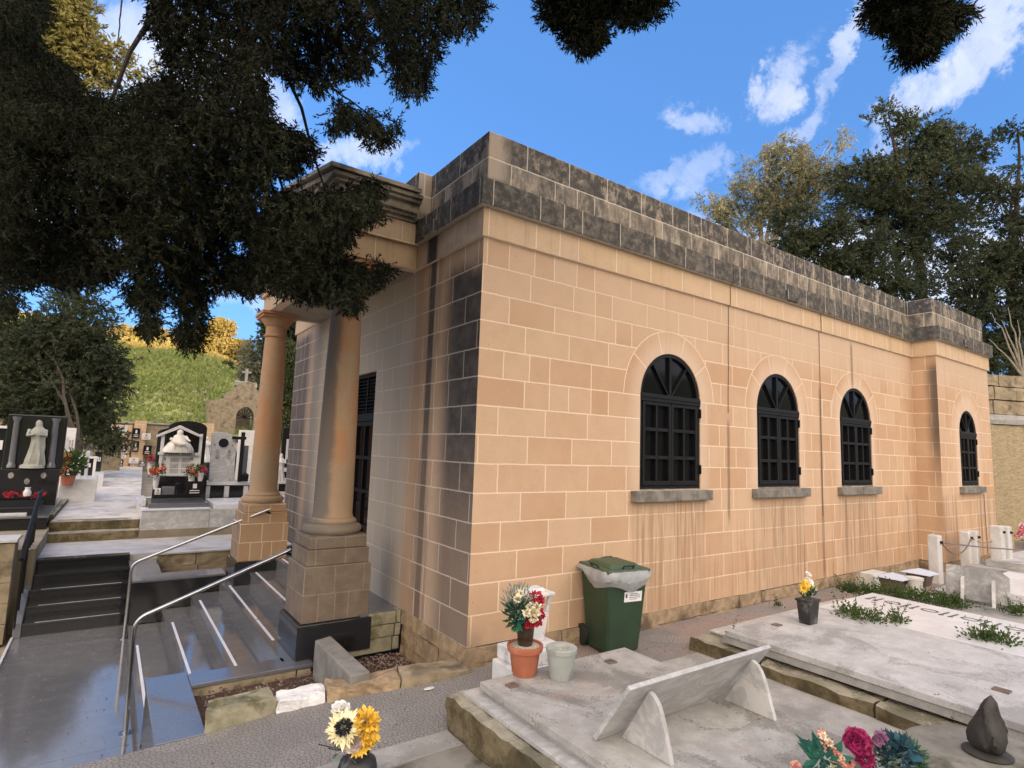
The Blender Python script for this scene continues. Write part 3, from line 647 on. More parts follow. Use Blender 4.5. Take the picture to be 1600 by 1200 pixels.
# front wall with the door opening  y 2.475 .. 4.075, z 0 .. 2.66
DY0, DY1, DZ = 2.475, 4.075, 2.66
mb = MB()
mb.add([(0,0,0),(0,DY0,0),(0,DY0,ZT),(0,0,ZT)], [(0,1,2,3)]); mb.add([(0,DY1,0),(0,6.54,0),(0,6.54,ZT),(0,DY1,ZT)], [(0,1,2,3)])
mb.add([(0,DY0,DZ),(0,DY1,DZ),(0,DY1,ZT),(0,DY0,ZT)], [(0,1,2,3)])
for yy in (DY0, DY1): mb.add([(0,yy,0),(0.16,yy,0),(0.16,yy,DZ),(0,yy,DZ)], [(0,1,2,3)])
mb.add([(0,DY0,DZ),(0.16,DY0,DZ),(0.16,DY1,DZ),(0,DY1,DZ)], [(0,1,2,3)])
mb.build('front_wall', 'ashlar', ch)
FP = [(0,6.54),(0,0),(9.54,0),(9.54,-0.4),(12.27,-0.4),(12.27,6.54)]
def offs(d):
    return [(-d,6.54+d),(-d,-d),(9.54-d,-d),(9.54-d,-0.4-d),(12.27+d,-0.4-d),(12.27+d,6.54+d)]
MB().prism(offs(0.03), 'z', ZT, 3.985).build('string_band', 'band_stone', ch, bevel=0.004)
MB().prism(offs(0.09), 'z', 3.988, 4.25).build('cornice', 'dark_parapet', ch, bevel=0.012)
MB().prism(offs(-0.035), 'z', 4.25, 4.80).build('parapet', 'dark_parapet', ch, bevel=0.014)
MB().box(-0.13, 0.5, 1.235, 5.31, 4.253, 4.803).build('parapet_block', 'dark_parapet', ch, bevel=0.014)
# rough plinth course, a little proud of the wall foot
pl = MB()
def rough_row(mb, x0, x1, y0, y1, z0, z1, L, axis='x', gap=0.012):
    c = x0
    while c < x1 - 0.02:
        l = min(L*rnd.uniform(0.75, 1.3), x1-c)
        dz = rnd.uniform(-0.008, 0.008); dy = rnd.uniform(-0.008, 0.008)
        if axis == 'x': mb.box(c+gap/2, c+l-gap/2, y0+dy, y1, z0, z1+dz)
        else: mb.box(y0+dy, y1, c+gap/2, c+l-gap/2, z0, z1+dz)
        c += l
rough_row(pl, 0.0, 9.5, -0.018, 0.1, -0.145, -0.006, 0.62)
rough_row(pl, 9.5, 12.27, -0.42, -0.3, -0.145, -0.006, 0.62)
rough_row(pl, 0.0, 1.36, 0.0, 0.1, -0.145, -0.004, 0.6, 'y')
rough_row(pl, -0.42, 0.1, 9.515, 9.62, -0.145, -0.006, 0.5, 'y')
pl.build('plinth', 'plinth_rock', ch, sub=2, disp=0.008, dscale=9, bevel=0.0)
pl = MB(); rough_row(pl, -0.02, 9.5, -0.035, 0.08, -0.30, -0.148, 0.9); rough_row(pl, 9.5, 12.3, -0.44, -0.3, -0.30, -0.148, 0.9); pl.box(9.5, 9.6, -0.42, 0.05, -0.3, -0.148); rough_row(pl, -0.02, 1.36, 0.015, 0.1, -0.62, -0.35, 0.6, 'y'); rough_row(pl, 0.1, 1.36, 0.02, 0.1, -0.345, -0.15, 0.5, 'y')
pl.build('footing', 'plinth_rock', ch, sub=2, disp=0.014, dscale=6)
def window(cx, hw, zs, zp, y):
    fr = MB(); n = 28; w_ = 0.045
    yo = y+0.014; yi = y+0.074
    # arched outer frame
    Po = [(cx-hw, zs)] + [(cx-hw*math.cos(PI*k/n), zp+hw*math.sin(PI*k/n)) for k in range(n+1)] + [(cx+hw, zs)]
    Pi = [(cx-hw+w_, zs+w_)] + [(cx-(hw-w_)*math.cos(PI*k/n), zp+(hw-w_)*math.sin(PI*k/n)) for k in range(n+1)] + [(cx+hw-w_, zs+w_)]
    m_ = len(Po)
    for i in range(m_):
        j = (i+1) % m_
        a, b, c, d = Po[i], Po[j], Pi[j], Pi[i]
        vs = [(p[0], yo, p[1]) for p in (a, b, c, d)] + [(p[0], yi, p[1]) for p in (a, b, c, d)]
        fr.add(vs, [(0,1,2,3),(4,7,6,5),(0,4,5,1),(2,6,7,3)])
    f = fr.build('window', 'iron', ch, bevel=0.003)
    tr = MB().box(cx-hw+0.002, cx+hw-0.002, yo-0.022, yi, zp-0.055, zp+0.035).box(cx-hw+0.01, cx+hw-0.01, yo-0.032, yo-0.02, zp-0.015, zp+0.015)
    tr.build('transom', 'iron', f, bevel=0.004)
    fan = MB()
    for a in (52, 90, 128):
        r0, r1 = 0.02, hw-0.03; ca, sa = math.cos(R(a)), math.sin(R(a)); q = 0.017 if a == 90 else 0.008
        fan.add([(cx+r0*ca-q*sa, yo+0.004, zp+r0*sa+q*ca),(cx+r1*ca-q*sa, yo+0.004, zp+r1*sa+q*ca),(cx+r1*ca+q*sa, yo+0.004, zp+r1*sa-q*ca),(cx+r0*ca+q*sa, yo+0.004, zp+r0*sa-q*ca),
                 (cx+r0*ca-q*sa, yi-0.01, zp+r0*sa+q*ca),(cx+r1*ca-q*sa, yi-0.01, zp+r1*sa+q*ca),(cx+r1*ca+q*sa, yi-0.01, zp+r1*sa-q*ca),(cx+r0*ca+q*sa, yi-0.01, zp+r0*sa-q*ca)],
                [(0,1,2,3),(4,7,6,5),(0,4,5,1),(1,5,6,2),(2,6,7,3),(3,7,4,0)])
    fan.build('fan_bar', 'iron', f)
    for s in (-1, 1):
        x0, x1 = (cx-hw+w_+0.004, cx-0.003) if s < 0 else (cx+0.003, cx+hw-w_-0.004)
        z0, z1 = zs+w_+0.004, zp-0.058; q = 0.04
        lf = MB()
        lf.box(x0, x0+q, yo-0.012, yi, z0, z1).box(x1-q, x1, yo-0.012, yi, z0, z1).box(x0+q, x1-q, yo-0.012, yi, z0, z0+q*1.3).box(x0+q, x1-q, yo-0.012, yi, z1-q, z1)
        xm = (x0+x1)/2
        lf.box(xm-0.016, xm+0.016, yo-0.004, yi-0.004, z0+q*1.3, z1-q)
        for kz in (1/3, 2/3):
            zz = z0+(z1-z0)*kz
            lf.box(x0+q, xm-0.016, yo-0.006, yi-0.006, zz-0.02, zz+0.02).box(xm+0.016, x1-q, yo-0.006, yi-0.006, zz-0.02, zz+0.02)
        lf.build('casement', 'iron', f, bevel=0.004)
    MB().box(cx-hw, cx+hw, yi-0.022, yi-0.018, zs, zp+hw).build('pane', 'window_glass', f)
    for hz in (zs+0.18, zp-0.2): MB().box(cx+hw-0.010, cx+hw+0.004, yo-0.028, yo+0.02, hz, hz+0.11).build('hinge', 'iron', f)
    sl = MB().box(cx-hw-0.14, cx-0.004, y-0.085, y+0.03, zs-0.125, zs-0.004).box(cx+0.004, cx+hw+0.14, y-0.085, y+0.03, zs-0.125, zs-0.004)
    sl.box(cx-hw+0.002, cx+hw-0.002, y+0.0, y+0.12, zs-0.02, zs+0.012)
    sl.build('window_sill', 'sill_stone', ch, bevel=0.008, sub=1, disp=0.003)
for w_ in wins: window(*w_, 0.0)
window(10.96, 0.45, 1.325, 2.33, -0.4)
MB().box(0.3, 12.0, 0.16, 6.3, 0, 3.6).build('interior', 'petal_dark', ch)
MB().box(9.8, 12.2, -0.25, 0.1, 0, 3.6).build('interior', 'petal_dark', ch)
# door
dr = MB().box(0.05, 0.12, DY0, DY0+0.06, 0.0, DZ).box(0.05, 0.12, DY1-0.06, DY1, 0.0, DZ).box(0.05, 0.12, DY0+0.06, DY1-0.06, DZ-0.05, DZ).box(0.04, 0.12, DY0+0.06, DY1-0.06, 2.03, 2.13)
dr.box(0.045, 0.12, 3.24, 3.31, 2.13, DZ-0.05)
door = dr.build('door', 'iron', ch, bevel=0.004)
lv = MB()
for k in range(10):
    z = 2.15+k*0.046
    for a, b in ((DY0+0.06, 3.24), (3.31, DY1-0.06)):
        lv.add([(0.05,a,z),(0.10,a,z+0.034),(0.10,b,z+0.034),(0.05,b,z),(0.05,a,z+0.006),(0.10,a,z+0.040),(0.10,b,z+0.040),(0.05,b,z+0.006)], [(0,1,2,3),(7,6,5,4),(0,3,7,4),(1,0,4,5),(2,1,5,6),(3,2,6,7)])
for yy in (2.86, 3.67): lv.box(0.042, 0.06, yy-0.012, yy+0.012, 2.13, DZ-0.05)
lv.build('louvre', 'iron', door)
for s, (a, b) in enumerate(((DY0+0.065, 3.272), (3.278, DY1-0.065))):
    lf = MB(); q = 0.055
    lf.box(0.05, 0.11, a, a+q, 0.03, 2.025).box(0.05, 0.11, b-q, b, 0.03, 2.025).box(0.05, 0.11, a+q, b-q, 1.965, 2.025).box(0.05, 0.11, a+q, b-q, 0.03, 0.16)
    ym = (a+b)/2; lf.box(0.055, 0.10, ym-0.018, ym+0.018, 0.16, 1.965)
    for zz in (0.68, 1.12, 1.55): lf.box(0.055, 0.10, a+q, ym-0.018, zz-0.022, zz+0.022).box(0.055, 0.10, ym+0.018, b-q, zz-0.022, zz+0.022)
    lf.build('door_leaf', 'iron', door, bevel=0.004)
MB().box(0.085, 0.09, DY0+0.06, DY1-0.06, 0.03, 2.03).build('pane', 'window_glass', door)
MB().box(0.03, 0.05, 3.21, 3.25, 0.95, 1.1).build('door_handle', 'chrome', door)
MB().box(0.12, 0.14, DY0, DY1, 0.0, DZ).build('backing', 'petal_dark', door)
# portico: entablature, pediment, soffit, columns, pedestals, floor
PX0, PY0, PY1 = -0.87, 1.38, 5.24
MB().box(PX0, -0.032, PY0, PY1, 3.712, 3.975).build('architrave', 'band_stone', ch, bevel=0.004)
MB().box(PX0-0.045, -0.033, PY0-0.045, PY1+0.045, 3.978, 4.22).build('frieze', 'band_stone', ch, bevel=0.004)
MB().box(PX0+0.14, -0.002, PY0+0.14, PY1-0.14, 3.700, 3.709).build('soffit', 'soffit_stone', ch)
co = MB()
for d, z0, z1 in ((0.07, 4.222, 4.262), (0.11, 4.264, 4.30), (0.15, 4.302, 4.40), (0.20, 4.402, 4.44), (0.235, 4.442, 4.49)):
    co.box(PX0-d, -0.10, PY0-d+0.0, PY1+d, z0, z1)
co.build('portico_cornice', 'cornice_stone', ch, bevel=0.006)
yc = (PY0+PY1)/2
def rake(d, base, th, x0):
    y0, y1 = PY0-d, PY1+d; rise = (yc-y0)*0.235
    return [(y0, base), (yc, base+rise), (y1, base), (y1, base+th), (yc, base+rise+th), (y0, base+th)]
MB().prism([(PY0-0.1, 4.49), (PY1+0.1, 4.49), (yc, 4.49+(yc-PY0)*0.235+0.02)], 'x', PX0-0.02, -0.14).build('tympanum', 'band_stone', ch)
MB().prism(rake(0.27, 4.493, 0.05, 0), 'x', PX0-0.27, -0.14).prism(rake(0.22, 4.43, 0.06, 0), 'x', PX0-0.22, PX0-0.01).build('raking_cornice', 'cornice_stone', ch, bevel=0.005)
def column(x, y, top_r, bot_r):
    c = MB(); prof = [(bot_r+0.012, 0.96), (bot_r, 1.0)]
    for k in range(1, 13):
        t = k/12; prof.append((bot_r-(bot_r-top_r)*(t**1.5), 1.0+2.33*t))
    c.lathe((x, y, 0), prof, 40)
    o = c.build('column', 'column_stone', ch, smooth=True)
    b = MB().lathe((x, y, 0), [(bot_r+0.075,0.80),(bot_r+0.10,0.825),(bot_r+0.105,0.85),(bot_r+0.09,0.88),(bot_r+0.06,0.893),(bot_r+0.045,0.905),(bot_r+0.05,0.918),(bot_r+0.035,0.94),(bot_r+0.012,0.958)], 40)
    b.build('column_base', 'column_stone', o, smooth=True)
    k = MB().lathe((x, y, 0), [(top_r,3.33),(top_r+0.022,3.345),(top_r+0.022,3.365),(top_r,3.38),(top_r,3.50),(top_r+0.02,3.515),(top_r+0.03,3.54),(top_r+0.075,3.60),(top_r+0.085,3.625)], 40)
    s = top_r+0.10
    k.box(x-s, x+s, y-s, y+s, 3.628, 3.665).box(x-s-0.02, x+s+0.02, y-s-0.02, y+s+0.02, 3.667, 3.708)
    k.build('capital', 'column_stone', o, smooth=True)
column(-0.70, 1.675, 0.155, 0.20)
column(-0.70, 5.0, 0.155, 0.20)
def pedestal(x0, x1, y0, y1):
    g = MB().box(x0, x1, y0, y1, -0.02, 0.512).box(x0+0.022, x1-0.022, y0+0.022, y1-0.022, 0.514, 0.668)
    o = g.build('pedestal', 'pedestal_stone', ch, bevel=0.008)
    MB().box(x0+0.045, x1-0.045, y0+0.045, y1-0.045, 0.67, 0.80).build('pedestal_cap', 'pedestal_stone', o, bevel=0.01, sub=1, disp=0.003)
    return o
pedestal(-1.035, -0.36, 1.375, 1.985)
pedestal(-1.035, -0.36, 4.70, 5.30)
fl = MB().box(-0.45, 0.02, 1.36, 5.3, -0.06, 0.0)
fl.build('portico_floor', 'step_granite', ch)
yb = MB(); rough_row(yb, -0.36, 0.0, 1.345, 1.45, -0.125, -0.003, 0.34); rough_row(yb, -0.72, 0.0, 1.355, 1.45, -0.255, -0.13, 0.36); rough_row(yb, -0.72, 0.0, 1.365, 1.45, -0.40, -0.262, 0.5)
yb.box(-0.9, -0.37, 1.39, 1.5, -0.12, -0.022)
yb.build('portico_footing', 'mossy_stone', ch, sub=1, disp=0.006, bevel=0.006)
# projecting vents / hanging cables
for x, y in ((5.2, -0.125), (10.8, -0.525)): MB().box(x-0.13, x+0.13, y, y+0.06, 4.0, 4.15).build('spout_block', 'dark_parapet', ch, bevel=0.006)
MB().box(-0.125, -0.08, 0.82, 1.08, 3.99, 4.12).build('spout_block', 'dark_parapet', ch, bevel=0.006)
def wire(pts, name='cable'):
    q = []
    for (x0, y0, z0), (x1, y1, z1) in zip(pts[:-1], pts[1:]):
        for k in range(6): q.append((x0+(x1-x0)*k/6+rnd.uniform(-.004,.004), y0+(y1-y0)*k/6, z0+(z1-z0)*k/6))
    q.append(pts[-1])
    MB().tube(q, 0.004, 6).build(name, 'cable', ch)
wire([(3.80, -0.04, 4.805), (3.80, -0.045, 4.27), (3.80, -0.1, 4.24), (3.81, -0.1, 3.99), (3.81, -0.04, 3.96), (3.81, -0.04, 3.71), (3.81, -0.009, 3.69), (3.79, -0.009, 2.29)])
wire([(6.15, -0.04, 4.805), (6.15, -0.045, 4.27), (6.15, -0.1, 4.24), (6.15, -0.1, 3.99), (6.15, -0.04, 3.96), (6.15, -0.04, 3.71), (6.14, -0.009, 3.69), (6.12, -0.009, 0.9)])
wire([(11.62, -0.409, 1.18), (11.66, -0.409, -0.05)])

# ------------------------------------------------------------------ portico steps (granite) and their low walls
st = thing('portico_steps', (-1.5, 3.3, -1.02), 'polished dark granite steps with white nosing strips going up to the portico', 'steps')
edges = [(-2.24, -0.85), (-1.86, -0.68), (-1.52, -0.51), (-1.165, -0.34), (-0.845, -0.17), (-0.5, 0.0)]
for i, (ex, ez) in enumerate(edges):
    nx_ = edges[i+1][0] if i < 5 else -0.44
    y0, y1 = (1.5, 5.18) if i < 3 else (1.40 if i == 3 else 1.99, 5.18 if i == 3 else 4.69)
    g = MB().box(ex-0.012, nx_+0.02, y0, y1, ez-0.03, ez)
    o = g.build('tread', 'step_granite', st, bevel=0.004)
    MB().box(ex, nx_, y0, y1, ez-0.17, ez-0.031).build('riser', 'step_granite', st)
    segs = {0: [(1.6, 4.25)], 1: [(1.6, 4.45)], 2: [(1.6, 4.75)], 3: [(2.06, 2.86), (2.90, 4.72)], 4: [(2.0, 4.62)], 5: [(2.1, 4.6)]}[i]
    MB().box(ex-0.016, ex-0.012, y0, y1, ez-0.03, ez+0.0015).box(ex-0.012, ex+0.012, y0, y1, ez+0.0004, ez+0.002).build('nosing', 'grey_granite', o)  # lighter granite edge strip, also drawn in as the tread's bevel highlight
    for a, b in segs: MB().box(ex+0.045, ex+0.072, a, b, ez, ez+0.004).build('nosing_strip', 'label_white', o)
MB().box(-1.95, -0.93, 1.22, 1.50, -0.372, -0.338).build('cap_slab', 'grey_granite', st, bevel=0.004)
MB().box(-2.265, -1.953, 0.272, 1.56, -0.372, -0.338).build('cap_slab', 'grey_granite', st, bevel=0.004)
MB().box(-2.25, -1.97, 0.275, 1.54, -1.1, -0.373).build('side_wall', 'polished_black', st)
MB().box(-1.965, -0.95, 1.25, 1.48, -1.1, -0.373).build('side_wall', 'polished_black', st)
MB().box(-1.075, -0.335, 1.335, 2.03, -0.337, -0.023).build('base_block', 'black_granite', st, bevel=0.006)
MB().box(-1.07, -0.335, 4.665, 5.34, -0.337, -0.023).build('base_block', 'black_granite', st, bevel=0.006)
rw = MB(); rough_row(rw, -1.96, -0.95, 1.233, 1.249, -0.46, -0.376, 0.7); rough_row(rw, -1.96, -0.95, 1.235, 1.249, -0.62, -0.468, 0.52); rough_row(rw, -1.96, -0.95, 1.236, 1.249, -0.8, -0.625, 0.6)
rw.build('footing', 'old_stone', st, sub=1, disp=0.006)
MB().box(-2.25, -1.09, 5.20, 5.53, -1.1, -0.295).box(-2.25, -1.9, 5.531, 6.84, -1.1, -0.295).build('side_wall', 'polished_black', st, bevel=0.004)
MB().box(-2.262, -1.08, 5.19, 5.62, -0.293, -0.265).box(-2.262, -1.88, 5.622, 6.85, -0.293, -0.265).build('cap_slab', 'grey_granite', st, bevel=0.004)
# stone wall that carries the terrace behind the steps
tw = thing('retaining_wall', (-1, 6.85, -0.6), 'low wall of rough ochre stone blocks below the terrace beside the left portico pedestal', 'wall')
a_ = MB(); rough_row(a_, -1.88, 0.0, 6.74, 6.855, -0.40, -0.20, 0.48); rough_row(a_, -1.88, 0.0, 6.74, 6.855, -0.56, -0.41, 0.6); rough_row(a_, -1.88, 0.0, 6.75, 6.855, -0.9, -0.57, 0.6)
a_.build('masonry', 'old_stone', tw, sub=2, disp=0.014, dscale=7)
MB().box(-1.88, 0.25, 6.72, 6.858, -0.197, -0.168).build('coping', 'marble_path', tw, bevel=0.004)
struct('planter_soil', MB().box(-1.88, 0.2, 5.55, 6.74, -1.1, -0.62), 'soil')
# ------------------------------------------------------------------ black stair going up to the terrace
bs = thing('granite_stair', (-2.85, 5.9, -1.02), 'flight of five black granite steps going up from the landing to the terrace', 'steps')
ys = [5.90, 6.14, 6.36, 6.57, 6.80, 6.86]
for k in range(5):
    z = -0.85+0.17*k
    MB().box(-3.43, -2.252, ys[k], 6.86, z-0.17, z-0.029).build('riser', 'polished_black', bs)
    MB().box(-3.43, -2.252, ys[k]-0.012, ys[k+1]+0.02 if k < 4 else 7.0, z-0.028, z+(0.0005 if k < 4 else 0.004)).build('tread', 'black_granite', bs, bevel=0.003)
    if k < 4: MB().box(-3.3, -2.34, ys[k]-0.002, ys[k]+0.01, z+0.0005, z+0.004).build('nosing_strip', 'plaque_white' if k < 3 else 'black_granite', bs)
MB().prism([(5.86,-1.02),(5.86,-0.83),(6.84,-0.12),(7.0,-0.12),(7.0,-1.02)], 'x', -3.52, -3.432).build('stringer', 'grey_granite', bs, bevel=0.004)
struct('landing_edge', MB().box(-3.53, -3.503, 1.0, 5.85, -1.1, -0.995), 'pale_marble')
lw = thing('block_wall', (-4.5, 5.9, -1.0), 'retaining wall of tan stone blocks at the left of the black stair', 'wall')
b_ = MB()
for k in range(5): rough_row(b_, -7.5, -3.6, 5.88, 6.3, -1.08+k*0.265, -1.08+(k+1)*0.265-0.008, 0.56)
b_.build('masonry', 'old_stone', lw, sub=1, disp=0.004, bevel=0.006)
MB().box(-7.5, -3.585, 5.85, 6.35, 0.246, 0.285).build('coping', 'white_marble', lw, bevel=0.004)
# handrails
def rail(pts, label, foot, extra=None):
    t = thing('handrail', foot, label, 'handrail')
    P = [Vector(p) for p in pts]
    # rounded bend between post and rail
    a, b, c = P; d1 = (a-b).normalized(); d2 = (c-b).normalized(); r = 0.11
    q = [a]
    for k in range(7):
        s = k/6; q.append((b+d1*r)*(1-s)**2 + b*2*s*(1-s) + (b+d2*r)*s**2)
    q.append(c)
    MB().tube(q, 0.0215, 14).build('rail', 'chrome', t, smooth=True)
    MB().lathe(tuple(foot), [(0.055,0),(0.055,0.006),(0.03,0.012),(0.03,0.016)], 20).build('foot_flange', 'chrome', t, smooth=True)
    MB().tube([c + d2*0.0 + Vector((-0.06,0,-0.03)), c+Vector((0.02,0,-0.06))], 0.012, 8).build('bracket', 'iron', t)
    return t
rail([(-2.329,2.197,-1.02), (-2.345,2.197,0.0), (-0.98,2.12,0.565)], 'near chrome handrail, bent from its post and ending at the grey right pedestal', (-2.329,2.197,-1.02))
rail([(-2.285,5.213,-1.02), (-2.285,5.213,-0.03), (-0.66,4.66,0.72)], 'far chrome handrail beside the black stair, ending at the orange left pedestal', (-2.285,5.213,-1.02))
t = thing('stair_rail', (-3.5, 5.9, -0.85), 'dark steel flat bar railing on the left side of the black stair', 'railing')
MB().tube([(-3.5,5.62,0.05),(-3.5,5.75,0.12),(-3.48,6.9,0.80),(-3.48,7.1,0.84)], 0.03, 6).build('rail', 'iron', t)
g = MB()
for k in range(6):
    yy = 5.8+k*0.25; zb = -0.83+(yy-5.86)*0.72; g.box(-3.51, -3.49, yy-0.012, yy+0.012, min(zb, -0.12), 0.13+(yy-5.75)*0.59)
g.build('baluster', 'iron', t)
# ------------------------------------------------------------------ planter beside the steps
struct('planter_bed', MB().box(-1.96, 0.0, 0.15, 1.36, -1.1, -0.44), 'soil', sub=4, disp=0.02, dscale=9)
n = 5200
gx = rng.uniform(-1.9, -0.02, n); gy = rng.uniform(0.2, 1.33, n); keep = (gx > -0.75) | (rng.uniform(0, 1, n) < 0.35)
gx, gy = gx[keep], gy[keep]; n = len(gx)
P = np.stack([gx, gy, np.full(n, -0.425)+rng.uniform(0, 0.02, n)], -1)
V = leaves(P, rng.normal(0, 1, (n, 3))*[1,1,0.25], 0.026, 0.017, 0.1)
o = np_mesh('gravel_chips', V, 4, 'gravel_chip'); o['kind'] = 'stuff'; setp(o, 'reddish gravel and dry leaf litter in the planter bed beside the portico', 'gravel')
top('divider_wall', MB().prism([(-0.965,1.13),(-0.80,1.19),(-0.80,0.17),(-0.965,0.16)], 'z', -0.75, -0.10), 'grey_block', 'grey concrete divider block running across the planter bed', 'divider', bevel=0.012, sub=2, disp=0.004)
top('dark_slab', MB().box(-0.80, -0.55, 1.25, 1.34, -0.25, -0.165), 'iron', 'small dark slate piece leaning behind the concrete divider', 'slab')
for pts, zt, m, lab, dp in [
   ([(-1.97,0.275),(-1.93,0.46),(-1.51,0.50),(-1.49,0.27)], -0.195, 'mossy_stone', 'pale greenish squared kerb stone nearest to the granite cap slab', 0.010),
   ([(-1.475,0.235),(-1.46,0.42),(-1.10,0.40),(-1.14,0.19)], -0.215, 'white_paint_stone', 'rough kerb stone splashed with white paint', 0.030),
   ([(-1.13,0.17),(-1.10,0.36),(-0.54,0.28),(-0.60,0.03)], -0.165, 'plinth_rock', 'rough brown eroded kerb stone between the white one and the corner stone', 0.030),
   ([(-0.59,0.02),(-0.52,0.27),(0.0,0.20),(-0.02,-0.10)], -0.145, 'old_stone', 'long worn kerb stone against the chapel corner', 0.018)]:
    top('kerb_stone', MB().prism(pts, 'z', -0.5, zt), m, lab, 'kerb stone', 'kerb stones along the planter', sub=3, disp=dp, dscale=7, bevel=0.0)
# ------------------------------------------------------------------ tomb A (front) with its stand and pots
ta = thing('tomb', (0.28, -2.0, -0.2), 'flat stained marble tomb in the foreground carrying two pots and an angled marble stand', 'tomb')
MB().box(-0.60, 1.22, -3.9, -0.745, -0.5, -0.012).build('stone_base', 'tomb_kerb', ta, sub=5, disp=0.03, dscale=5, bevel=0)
MB().box(-0.50, 1.18, -3.9, -0.79, -0.008, 0.022).build('marble_lip', 'veined_marble', ta, bevel=0.004)
MB().box(-0.40, 1.0, -3.85, -0.90, 0.0225, 0.048).build('lid_bed', 'cement', ta)
MB().box(-0.42, 1.02, -3.9, -0.884, 0.049, 0.10).build('lid', 'tomb_lid_dirty', ta, bevel=0.005)
for x, y in ((-0.27, -1.06), (0.66, -1.08)): MB().box(x-0.035, x+0.04, y-0.035, y+0.035, 0.1, 0.112).build('lifting_plate', 'steel_dark', ta, bevel=0.002)
struct('cement_strip', MB().box(1.0, 2.1, -4.2, -0.80, -0.35, -0.146), 'cement', sub=2, disp=0.006)
top('stone_strip', MB().box(-3.6, -0.62, -1.02, -0.80, -0.5, -0.205), 'cement', 'pale worn stone edging strip of the walkway beside the foreground tomb', 'kerb', bevel=0.004, sub=2, disp=0.004)
top('stone_slab', MB().box(-2.6, -0.62, -2.2, -1.03, -0.6, -0.215), 'wet_stone', 'green stained paving slab below the foreground tomb', 'slab', sub=3, disp=0.008)
sk = thing('book_stand', (0.35, -2.15, 0.1), 'white marble slab leaning on two triangular props on the foreground tomb', 'memorial stand')
dx = Vector((0, -0.28, 0.375)).normalized()
def slab_between(mb, x0, x1, yb, zb, yt, zt, th):
    d = Vector((0, yt-yb, zt-zb)); n = Vector((0, -d.z, d.y)).normalized()*th
    mb.add([(x0,yb,zb),(x1,yb,zb),(x1,yt,zt),(x0,yt,zt)] + [(x0,yb+n.y,zb+n.z),(x1,yb+n.y,zb+n.z),(x1,yt+n.y,zt+n.z),(x0,yt+n.y,zt+n.z)],
           [(0,1,2,3),(7,6,5,4),(0,4,5,1),(1,5,6,2),(2,6,7,3),(3,7,4,0)])
m_ = MB(); slab_between(m_, -0.30, 1.05, -1.925, 0.104, -2.19, 0.47, -0.028); m_.build('panel', 'veined_marble', sk, bevel=0.005)
for x in (-0.118, 0.86):
    pts = [(-1.965, 0.101), (-2.325, 0.101), (-2.275, 0.27), (-2.255, 0.33), (-2.235, 0.37), (-2.21, 0.40), (-2.185, 0.416), (-2.168, 0.42)]
    MB().prism(pts, 'x', x-0.015, x+0.015).build('prop', 'veined_marble', sk, bevel=0.004)
# flowers -----------------------------------------------------------
def daisy(mb, c, r, n=16, nrm=(0,-1,0.4), cup=0.15, w=0.32):
    nz = Vector(nrm).normalized(); u = nz.orthogonal().normalized(); v = nz.cross(u); c = Vector(c)
    for lay in range(2):
        for k in range(n):
            a = 2*PI*(k+0.5*lay)/n + rnd.uniform(-0.08, 0.08); L = r*rnd.uniform(0.82, 1.05)*(1-0.15*lay); d = u*math.cos(a)+v*math.sin(a); s = nz.cross(d)
            ww = r*w*rnd.uniform(0.8, 1.15)*0.5; h = r*cup*(0.7+lay)
            mb.add([c+d*r*0.12, c+d*L*0.5+s*ww+nz*h, c+d*L+nz*h*0.4, c+d*L*0.5-s*ww+nz*h], [(0,1,2,3)])
def pom(mb, c, r, n=120, w=0.35, squash=0.85):
    c = Vector(c)
    for k in range(n):
        d = Vector((rnd.gauss(0,1), rnd.gauss(0,1), rnd.gauss(0,1)*squash)).normalized(); s = d.orthogonal().normalized(); s = (Matrix.Rotation(rnd.uniform(0, 6.3), 3, d) @ s)
        p = c+d*r*rnd.uniform(0.25, 0.6); L = r*rnd.uniform(0.4, 0.62); ww = r*w*0.5; t = d.cross(s)
        mb.add([p, p+d*L*0.6+s*ww, p+d*L+t*ww*0.5, p+d*L*0.6-s*ww], [(0,1,2,3)])
def rose(mb, c, r, nrm=(0,-0.6,0.8)):
    nz = Vector(nrm).normalized(); u = nz.orthogonal().normalized(); v = nz.cross(u); c = Vector(c)
    for lay in range(5):
        rr = r*(0.25+0.19*lay); n = 4+lay; off_ = rnd.uniform(0, 2)
        for k in range(n):
            a = 2*PI*k/n + off_; h0 = -r*0.25; jt = rnd.uniform(.8, 1.15); h1 = r*(0.55-0.13*lay)*jt; pts = []
            for q in (-0.5, 0, 0.5):
                aa = a+q*2*PI/n*0.95; d = u*math.cos(aa)+v*math.sin(aa)
                pts += [c+d*rr*0.55+nz*h0, c+d*rr*(1.0+0.10*jt)*(1-abs(q)*.12)+nz*(h1 - abs(q)*r*0.35)]
            mb.add(pts, [(0,1,3,2),(2,3,5,4)])
def leafball(name, c, r, n, L, W, m, parent, squash=(1,1,1), up=0.4):
    P = rng.normal(0, 1, (n, 3)); P /= np.linalg.norm(P, axis=1, keepdims=True); P *= (rng.uniform(0.1, 1, (n, 1))**0.5)*r
    P = P*np.array(squash) + np.array(c); D = (P-np.array(c))/r + [0, 0, up]
    return np_mesh(name, leaves(P, D, L, W, 0.35), 4, m, parent)
PALETTE = {}
